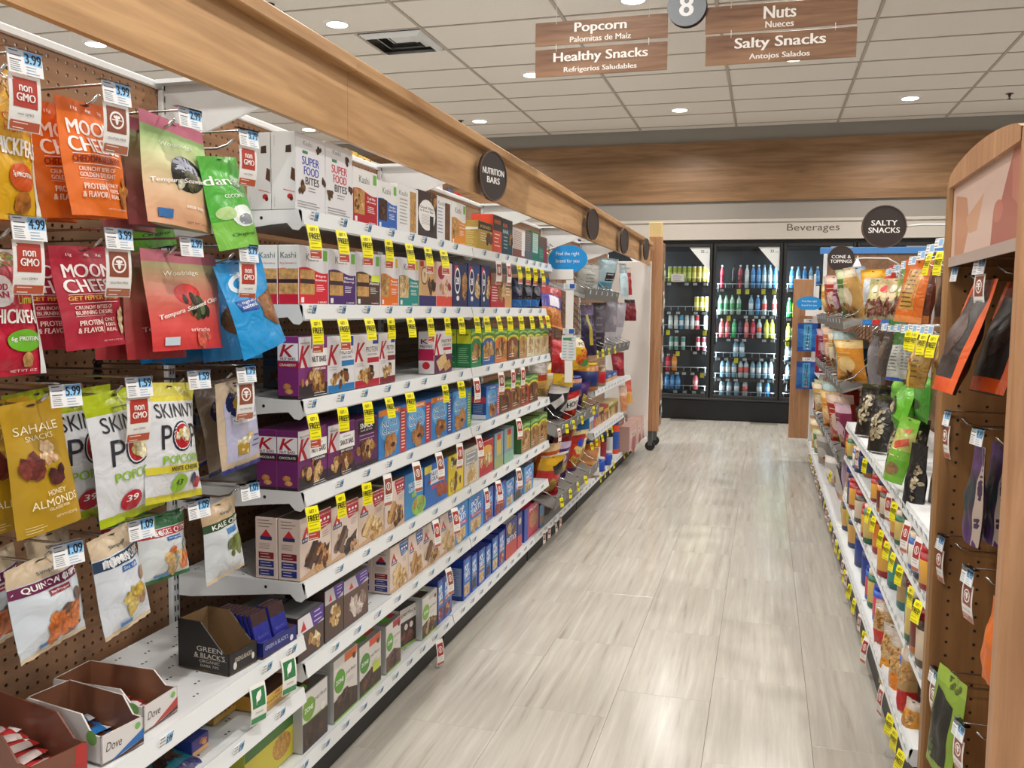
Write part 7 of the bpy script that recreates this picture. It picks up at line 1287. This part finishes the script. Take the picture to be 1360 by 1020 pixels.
rjar(1163, .5655, .48, .05, .14, 'a8682c', '2a3a5a', 'b81c20', 'orange labelled nut jar with red lid, nearer one', .03)
rjar(1177, .5655, .475, .05, .13, '4a7a4a', 'a8b8ac', 'c01c24', 'grey green canister with red lid on the right unit', .03, False)
rjar(1128, .7205, .50, .055, .10, 'b82820', 'c8382c', 'a82420', 'small red open tub beside the pistachio bags', .004, False, 'tub', 'snack_tub')
rjar(1141, .5655, .50, .05, .10, '2a7a9a', '3a5a9a', '2f8a5a', 'teal tub with green lid on the right unit', .02, False, 'tub', 'snack_tub')
rjar(1147, .5655, .47, .04, .09, '1c2c7a', '2a3c9a', '1c2c7a', 'navy tub below the teal one', .02, False, 'tub', 'snack_tub')
BL = [(1136, 'navy can, farthest on the lower right shelf'), (1144, 'navy can, second farthest on lower right shelf'), (1153, 'navy can, third farthest on lower right shelf'), (1163, 'navy can beside the first yellow tag, lower right shelf')]
for k, (px, lb) in enumerate(BL): rjar(px, .3605, .475, .043, .13, '1c2c78', '2a50b0' if k % 2 else 'b88a4a', '16224c', lb, .02, False, 'can', 'nut_can')
RC = [(1177, '9a1c24', 'd8802c', 'maroon and orange can on lower right shelf', '4a1c5a'), (1188, '9a1c24', 'd8a85a', 'maroon nut can on lower right shelf', 'a81c20'), (1200, '1c6a6c', '2a8a84', 'teal nut can with red lid, farther one', 'a81c20'), (1214, '1c6a6c', 'a88a5a', 'teal nut can with red lid, nearer one', 'a81c20'), (1226, '8a1c20', '1c7a78', 'red and teal can by the oak cabinet', '9a1c20')]
for px, b_, l_, lb, ld_ in RC: rjar(px, .3605, .47, .048, .165, b_, l_, ld_, lb, .035, False, 'can', 'nut_can')
PN = [(1131, 'navy'), (1140, 'navy'), (1150, 'navy'), (1160, 'navy')]
for k, (px, c) in enumerate(PN): rjar(px, .1725, .455, .045, .155, '1c2c5c', 'c89a54' if k < 2 else '2a3f88', '18244a', f'navy peanut jar on the right deck, {ORD[3-k]} nearest', .03, False)
for k, px in enumerate((1160, 1171)): rjar(px+4, .1725, .445, .04, .13, '2450b8', 'c84058', '1c3a9a', f'royal blue jar with red band on the right deck, {"nearer" if k else "farther"}', .02, False)
for k, (a, b, y0, y1, c, st) in enumerate([(1170, 1190, 800, 880, 'b8986c', 'b83028'), (1180, 1200, 830, 925, 'c0a070', 'd8901c'), (1192, 1212, 845, 950, 'b89868', 'd07818'), (1206, 1222, 860, 985, 'a88858', 'b02020'), (1210, 1226, 930, 1015, 'c8882c', 'c02c20')]):
    rb(a-6, b, y0, y1, .42, .06, c, [(.25, .5, st), (.85, 1, 'b8aca0')], [('f', .08, .55, .92, .85, PEA, 18, .1), ('t', '', .5, .38, .09, 'f0e0b0', .6, 1), ('f', .1, .03, .9, .22, PEA, 10, .1)], 'pillow', f'clear peanut bag with printed band, {ORD[4-k]} from the cabinet on the deck', 175+k, yaw=35, tilt=2, mat=M_CLEAR if k < 3 else M_FOIL)
rb(1200, 1222, 800, 860, .50, .06, 'a81820', [], [], 'pillow', 'plain dark red bag at the back of the right deck', 181)
# chrome hooks with white holders, upper right
RH = [(1250, 318), (1238, 326), (1226, 335), (1214, 342), (1203, 348), (1192, 353), (1182, 358)]
def rhook(px, py, X1, label, fl=0):
    q = on(px, py, 0, X1); t = empty('peg_hook', (XRB, q[1], q[2]), 0, label, 'hook', 'peg hooks of the right unit'); L = XRB-X1
    mb = MB(); mb.tube([(0, 0, 0), (-L, 0, .002)], .0026, 5); mb.build('label_arm', M_CHROME, t)
    mb = MB(); mb.tube([(0, 0, -.024), (-L+.05, 0, -.026), (-L+.03, 0, -.012)], .003, 5); mb.build('product_arm', M_CHROME, t)
    mb = MB(); mb.box(-.018, .018, -.001, .001, -.026, .0, lin('e8eaec')); paint(mb, lambda u, v, l: (u, -.001-l, v-.026), .036, .026, [('r', .5, .2, .95, .9, '8ab8e0'), ('lines', .05, .45, .2, .85, 3, '5a6068')]); o = mb.build('price_tag', M_CARD, t)
    o.matrix_local = Matrix.Translation((-L-.002, 0, .003)) @ Matrix.Rotation(R_(-65), 4, 'Z') @ Matrix.Rotation(R_(-10), 4, 'X')
for k, (px, py) in enumerate(RH): rhook(px, py, .44, f'chrome hook high in the right unit, {ORD[k]} from the cabinet')
for k, (px, py) in enumerate([(1236, 434), (1225, 434), (1215, 433), (1204, 433), (1194, 432), (1185, 432), (1176, 431)]): rhook(px, py, .435, f'chrome hook above the second right bag row, {ORD[k]} from the cabinet')
def rt(px, py, kd, label, X=.41):
    q = on(px, py, 0, X); z = q[2]
    if py > 530: z, X = min(((.687, .408), (.532, .408), (.327, .408), (.14, .38)), key=lambda c: abs(c[0]-on(px, py, 0, c[1])[2]))
    hang(kd, px, z, label, X=X, yawx=18, dirn=RIGHT, grp='tags of the right unit', s=1.0)
k = 0
for px, py, kd in [(1236, 338, 'sale'), (1250, 335, 'sale'), (1208, 440, 'sale'), (1218, 441, 'sale'), (1229, 444, 'sale'), (1242, 446, 'sale'), (1182, 640, 'red'), (1190, 650, 'sale'), (1207, 678, 'red'), (1222, 696, 'red'), (1150, 600, 'sale'), (1162, 672, 'sale'), (1156, 668, 'sale'), (1172, 700, 'sale'), (1180, 712, 'sale'), (1188, 726, 'sale'), (1197, 738, 'sale'), (1212, 755, 'sale'), (1222, 770, 'sale'), (1124, 758, 'sale'), (1130, 775, 'sale'), (1136, 792, 'sale'), (1152, 838, 'red'), (1172, 890, 'red'), (1184, 930, 'sale'), (1190, 948, 'sale'), (1199, 975, 'sale'), (1210, 1000, 'sale'), (1140, 560, 'brown'), (1104, 640, 'sale'), (1112, 690, 'sale')]:
    rt(px, py, kd, f'{"yellow sale tag" if kd=="sale" else kd+" diet flag"} on the right unit, {ORD[k%30] if k<30 else "last"} from its top', X=.41 if py < 600 else .375); k += 1
# discs on arms
def disc_r(px, py, Yv, r, text, label, ex):
    p = on(px, py, 1, Yv); return disc_sign(px, py, 0, r, text, label, R_(4), [(r*.9, .004, 0), (r+.05, .004, .006), (ex, .004, .004), (ex+.06, .004, -.03)], Yv)
disc_r(1174, 301, 3.3, .0725, ['SALTY', 'SNACKS'], 'round dark disc reading salty snacks on a white arm', .33)
disc_r(1117, 344, 5.6, .077, ['CONE &', 'TOPPINGS'], 'small dark disc reading cone and toppings before the cooler', .26)
# end post and panels at the far end
pL, pR = on(1048, 500, 1, 8.0), on(1075, 500, 1, 8.0)
t = empty('end_display', (.3, 8.0, 0), 0, 'oak side board at the far end of the right unit', 'display stand')
mb = MB(); mb.box(.222-.3, .385-.3, 0, .03, .19, 1.56, bev=.003); mb.build('side_board', M_WOODV, t)
mb = MB(); mb.box(.385-.3, .40-.3, -.01, .05, .17, 1.6, bev=.002); mb.build('edge_strip', M_SHELF, t)
mb = MB(); mb.box(.40-.3, .43-.3, -.004, .0, .15, 1.5); mb.build('white_edge', M_WHITEP, t)
for k, z in enumerate((.98, .66)):
    pass
t = empty('brand_sign', tuple(on(1075, 403, 1, 7.86)), 0, 'small blue oval sign above two blue packs by the far post', 'sign')
mb = MB(); mb.disc(0, 0, .105, 0, .004, 28, rz=.06); mb.build('oval_board', M_BLUE, t)
mb = MB(); paint(mb, lambda u, v, l: (u, -l, v), .2, .12, [('t', 'Find the right', .5, .14, .16, 'eaf4fc', .6, 0), ('t', 'brand for you', .5, -.14, .16, 'eaf4fc', .6, 0)]); mb.build('lettering', M_CARD, t)
mb = MB(); mb.box(-.03, .11, -.008, -.004, -.105, -.055); mb.build('arm_plate', M_WHITEP, t)
for k, (py0, py1) in enumerate(((429, 467), (480, 517))):
    a = on(1060-k*2, py0, 1, 7.9); b = on(1085-k*2, py1, 1, 7.9); W = b[0]-a[0]; H = a[2]-b[2]
    t = empty('clip_strip_pack', ((a[0]+b[0])/2, 7.9, a[2]), 0, f'blue seasoning pack, {["upper","lower"][k]} of two by the far post', 'pack', 'blue packs on the far right post')
    m = bag_mesh(W, H, .02, '1c4a9a', [(.15, .8, '2a6ab0')], [('r', .3, .05, .7, .95, '4a9ac0'), ('r', .42, .1, .6, .9, '2a5a8a'), ('lines', .44, .58, .1, .6, 5, 'e87a5a' if k else 'd8e8f0')], 'pouch', 200+k).build('pouch', M_FOIL, t)
    mb = MB(); mb.box(-.035, .035, -.004, -.002, .005, .035, lin('e4e8ec')); paint(mb, lambda u, v, l: (u, -.004-l, .005+v), .07, .03, [('t', '1.99', .6, .5, .6, '3a5a8a', .5, 1)]); mb.build('price_card', M_CARD, t)
t = empty('back_panel', (.46, 8.1, 0), 0, 'brown pegboard panel with blue header beyond the right racks', 'panel')
mb = MB(); mb.box(.03, .95, 0, .02, .4, 1.775); mb.build('board', M_PEG, t)
mb = MB(); mb.box(-.03, 1.0, -.02, .02, 1.775, 1.83, bev=.003); mb.build('header_strip', M_BLUE2, t)
mb = MB(); mb.box(0, .03, -.03, 0, 0, 1.775, bev=.003); mb.build('white_upright', M_SHELF, t)
for k, (px, w_) in enumerate([(1082, 'near the post'), (1090, 'behind the wires'), (1100, 'at the back')]):
    m = carton_mesh(.10, .30 if k < 2 else .2, .06, [('r', .2, .6, .8, .9, 'c8b0b0'), ('lines', .25, .75, .65, .85, 3, '8a5a5a'), ('r', .3, .05, .5, .15, 'e8e0e0')], '8a1c2c', (), '8a1c2c', (), '9a1c30').build('cracker_carton', M_CARD)
    q = on(px, 470, 1, 7.5); put(m, .44+.11*k, 7.4+.02*k, .8005, 0); tag(m, f'tall crimson carton on the far right shelf, {w_}', 'box', 'crimson cartons on the far right shelf')
for k in range(2):
    m = carton_mesh(.10, .2, .06, [('r', .1, .1, .9, .5, 'c8b8b8')], '8a1c2c', (), '8a1c2c', (), '981c2c').build('cracker_carton', M_CARD); put(m, .445+.11*k, 7.4, .5005, 0); tag(m, f'low crimson carton on the lower far right shelf, {["outer","inner"][k]}', 'box', 'crimson cartons on the far right shelf')
m = carton_mesh(.13, .22, .06, [('f', .1, .1, .95, .9, ['6a1c24', '2a1618', 'd87878', '3a2020'], 26, .12), ('r', 0, .88, 1, 1, 'd8908a')], '5a1c20', (), '5a1c20', (), '3a1a1c').build('cookie_carton', M_CARD); q = on(1110, 375, 1, 6.9); put(m, q[0], 6.9, 1.33, 0); tag(m, 'dark red patterned carton standing behind the top right rack', 'box')

# ------------------------------------------------------------------ oak cabinet in the foreground
cb = empty('oak_cabinet', (.395, 1.62, 0), 0, 'tall oak display cabinet with arched header facing the aisle', 'cabinet')
mb = MB(); mb.box(0, .42, 0, .045, 0, 1.585, bev=.006); mb.build('near_side_panel', M_WOODV, cb)
mb = MB(); mb.box(.003, .42, .645, .69, 0, 1.583, bev=.006)
mb.build('far_side_panel', M_WOODI, cb)
mb = MB()
for k in range(60):
    z = .06+k*.0333
    if z > 1.36: break
    for x in (.045, .105): mb.prism([(x+.0035*math.cos(q*1.047), z+.0035*math.sin(q*1.047)) for q in range(6)], 1, .6440, .6452)
tag(mb.build('shelf_pin_holes', M_BLACK, cb), kind='stuff')
mb = MB(); n = 22; arch = []
for k in range(n+1):
    u = k/n; yv = .045+.60*u; arch.append((yv, 1.583+.030*math.sin(math.pi*min(1, u*1.0))**.6))
for (y0, z0), (y1, z1) in zip(arch, arch[1:]):
    P = [(0, y0, 1.56), (0, y1, 1.56), (0, y1, z1), (0, y0, z0)]; Q = [(.03, p[1], p[2]) for p in P]
    mb.mesh_(P+Q, [(0, 1, 2, 3), (7, 6, 5, 4), (3, 2, 6, 7), (0, 4, 5, 1)], (1, 1, 1, 0))
mb.build('arched_top_rail', M_WOODV, cb)
mb = MB(); mb.box(.012, .016, .045, .645, 1.385, 1.565, lin('d8c0b4'))
paint(mb, lambda u, v, l: (.012-l, .345-u, 1.39+v), .6, .175, [('r', 0, 0, 1, 1, 'd0b4a8'), ('p', [(.06, .05), (.22, .05), (.3, .4), (.24, .75), (.05, .85)], 'c08a6c'), ('p', [(.24, .5), (.5, .7), (.42, .3), (.3, .3)], 'c89a7c'), ('p', [(.62, 0), (1, 0), (1, 1), (.86, 1), (.78, .7), (.72, .45), (.64, .4)], 'a8665a'), ('p', [(.84, .95), (.98, 1), (1, .3), (.86, .5)], 'b87868'), ('e', .7, .42, .06, .12, 'b87464')], 0, 1, 2e-4)
mb.build('picture_panel', M_CARD, cb)
mb = MB(); mb.box(.007, .011, .045, .645, 1.38, 1.402); mb.build('frosted_rail', flat('frosted_strip', 'a8968c', .6), cb)
mb = MB(); mb.box(.40, .415, .045, .645, 0, 1.56); mb.build('peg_back', M_PEG, cb)
mb = MB(); mb.box(.0, .415, .045, .645, 0, .09); mb.build('base_shelf', M_WOODI, cb)
mb = MB(); mb.box(.03, .415, .045, .645, 1.545, 1.56); mb.build('top_board', M_WOODI, cb)
CH = [(1268, 357, .415, 0, 'upper far'), (1304, 345, .42, 'gf', 'upper near'), (1258, 548, .415, 'gf', 'second row far'), (1301, 572, .42, 0, 'second row near'), (1250, 713, .415, 'gf', 'third row far'), (1288, 757, .42, 'gf', 'third row near'), (1243, 892, .415, 'gf', 'fourth row far'), (1276, 962, .42, 'gf', 'fourth row near')]
for px, py, X1, f_, w_ in CH:
    q = on(px, py, 0, X1); hook(q[1], q[2], '4.49', f_, f'cabinet peg hook, {w_}, with {fl[f_]}', X0=.79, X1=X1, s=-1, grp='peg hooks of the oak cabinet')
def cbag(px, py0, py1, X, W, T, base, zones, ops, kind, label, seed, n=1, gap=.06, **k):
    a = on(px, py0, 0, X); b = on(px, py1, 0, X); ob = bag_mesh(W, a[2]-b[2], T, base, zones, ops, kind, seed).build('jerky_bag', k.get('mat') or M_MATTE); me = ob.data; bpy.data.objects.remove(ob)
    for i in range(n):
        o = link('jerky_bag', me); put(o, X+gap*i, a[1]+.01*i, a[2], RIGHT+R_(k.get('yaw', 0)+i*5), R_(-k.get('tilt', 8)), R_(k.get('roll', 0)))
        tag(o, label+('' if i == 0 else ', '+['behind', 'third back'][i-1]), 'bag', 'bags hanging in the oak cabinet')
cbag(1310, 372, 532, .435, .15, .05, '2a1f1c', [(.85, 1, '8a3014'), (0, .12, 'c84a14')], [('r', 0, 0, .1, 1, 'd0561c'), ('r', .9, 0, 1, 1, 'd0561c'), ('e', .5, .5, .3, .2, '4a342c')], 'pouch', 'black jerky pouch with orange edges, hanging high in the cabinet', 210, 3, .04, tilt=17, yaw=5)
cbag(1302, 590, 728, .435, .11, .03, '42304a', [(.75, 1, '4a2c5c'), (0, .15, '4a2c5c')], [('r', .8, 0, 1, 1, 'a8988c'), ('e', .5, .5, .3, .2, '2c3438')], 'pouch', 'purple pouch hanging mid height in the cabinet', 211, 2, .04, tilt=2, yaw=2)
cbag(1266, 895, 1040, .42, .13, .03, '7a9434', [(.85, 1, '8aa43a')], [('p', [(.15, .1), (.15, .8), (.75, .7), (.85, .1)], '26241e'), ('t', '', .45, .55, .08, 'c8ccb0', .5, 1), ('e', .4, .25, .2, .08, '4a5a2a'), ('f', .1, .82, .9, .98, ['5a6a24', 'a8b850'], 6, .06)], 'pouch', 'green and black pouch hanging low in the cabinet', 212, 1, .05, tilt=6, yaw=14)
cbag(1326, 800, 915, .44, .10, .03, 'c8641c', [], [], 'pouch', 'orange pouch glimpsed behind the near cabinet panel', 213, tilt=2)
EXJ = [('16224c', '2a3f88', 'ink blue'), ('a81c20', 'd8a040', 'crimson'), ('1c6a4c', 'c8b060', 'bottle green'), ('c87828', '6a2c20', 'tawny'), ('5a4a3c', 'c8b8a0', 'mocha'), ('2a58b0', 'e0dcd0', 'cobalt')]
rx = random.Random(9)
for lvl, (zz, nm_, hh, y0, y1) in enumerate([(.1725, 'deck', .15, 2.98, 3.6), (.3605, 'lower shelf', .15, 3.3, 4.7), (.5655, 'middle shelf', .12, 3.7, 4.7)]):
    n = int((y1-y0)/.1)
    for k in range(n):
        c, d, w_ = EXJ[(k*2+lvl) % 6]
        o = jar_mesh(.042, hh*rx.uniform(.85, 1), c, d, 'a81c20' if k % 3 == 0 else '16224c', .025, True).build('nut_jar', M_CARD); o.location = (.575, y0+.1*k, zz); tag(o, f'{w_} nut jar in the back row of right {nm_}, {ORD[k]} along', 'jar', 'jars and tubs of the right unit')

for lvl, (zz, nm_, hh, y0, y1) in enumerate([(.1725, 'deck', .155, 2.5, 3.7), (.3605, 'lower shelf', .155, 2.45, 4.75), (.5655, 'middle shelf', .115, 2.45, 4.75)]):
    for xx, rw in ((.445, 'front'), (.53, 'second')):
        for k in range(int((y1-y0)/.092)):
            c, d, w_ = EXJ[(k*5+lvl*3+(rw == 'front')) % 6]
            o = jar_mesh(.041, hh*rx.uniform(.86, 1), c, d, ('a81c20', '16224c', 'd8c8b0')[k % 3], .025, True).build('nut_jar', M_CARD); o.location = (xx, y0+.092*k, zz); tag(o, f'{w_} nut jar in the {rw} row of right {nm_}, {ORD[k]} along', 'jar', 'jars and tubs of the right unit')
# ------------------------------------------------------------------ leave out any back-row item that would cross its neighbours
from mathutils.bvhtree import BVHTree
bpy.context.view_layer.update()
SOFTW = ('behind', 'behind the first', 'behind the front one', 'third back', 'second back', 'rearmost', 'along', 'along from the jars')
GOODS = [o for o in COL.objects if o.parent is None and o.type == 'MESH' and o.name.split('.')[0] in ('snack_bag', 'jerky_bag', 'nut_jar', 'nut_can', 'snack_tub', 'crisps_tube', 'snack_can', 'cookie_carton', 'snack_bar_box')]
def world_box(o):
    c = np.array([o.matrix_world @ Vector(q) for q in o.bound_box]); return c.min(0), c.max(0)
TREES = {}
def tree(o):
    if o.name not in TREES:
        me = o.data; mw = o.matrix_world; TREES[o.name] = BVHTree.FromPolygons([mw @ v.co for v in me.vertices], [tuple(p.vertices) for p in me.polygons])
    return TREES[o.name]
soft = lambda o: o.get('label', '').endswith(SOFTW) and o.name.split('.')[0] != 'snack_bar_box'
BX = {o.name: world_box(o) for o in GOODS}
kept = [o for o in GOODS if not soft(o)]; gone = []
for o in [q for q in GOODS if soft(q)]:
    lo, hi = BX[o.name]; bad = False
    for p in kept:
        a, b = BX[p.name]
        if (lo < b-.001).all() and (hi > a+.001).all() and tree(o).overlap(tree(p)): bad = True; break
    if bad: gone.append(o)
    else: kept.append(o)
for o in gone: bpy.data.objects.remove(o)
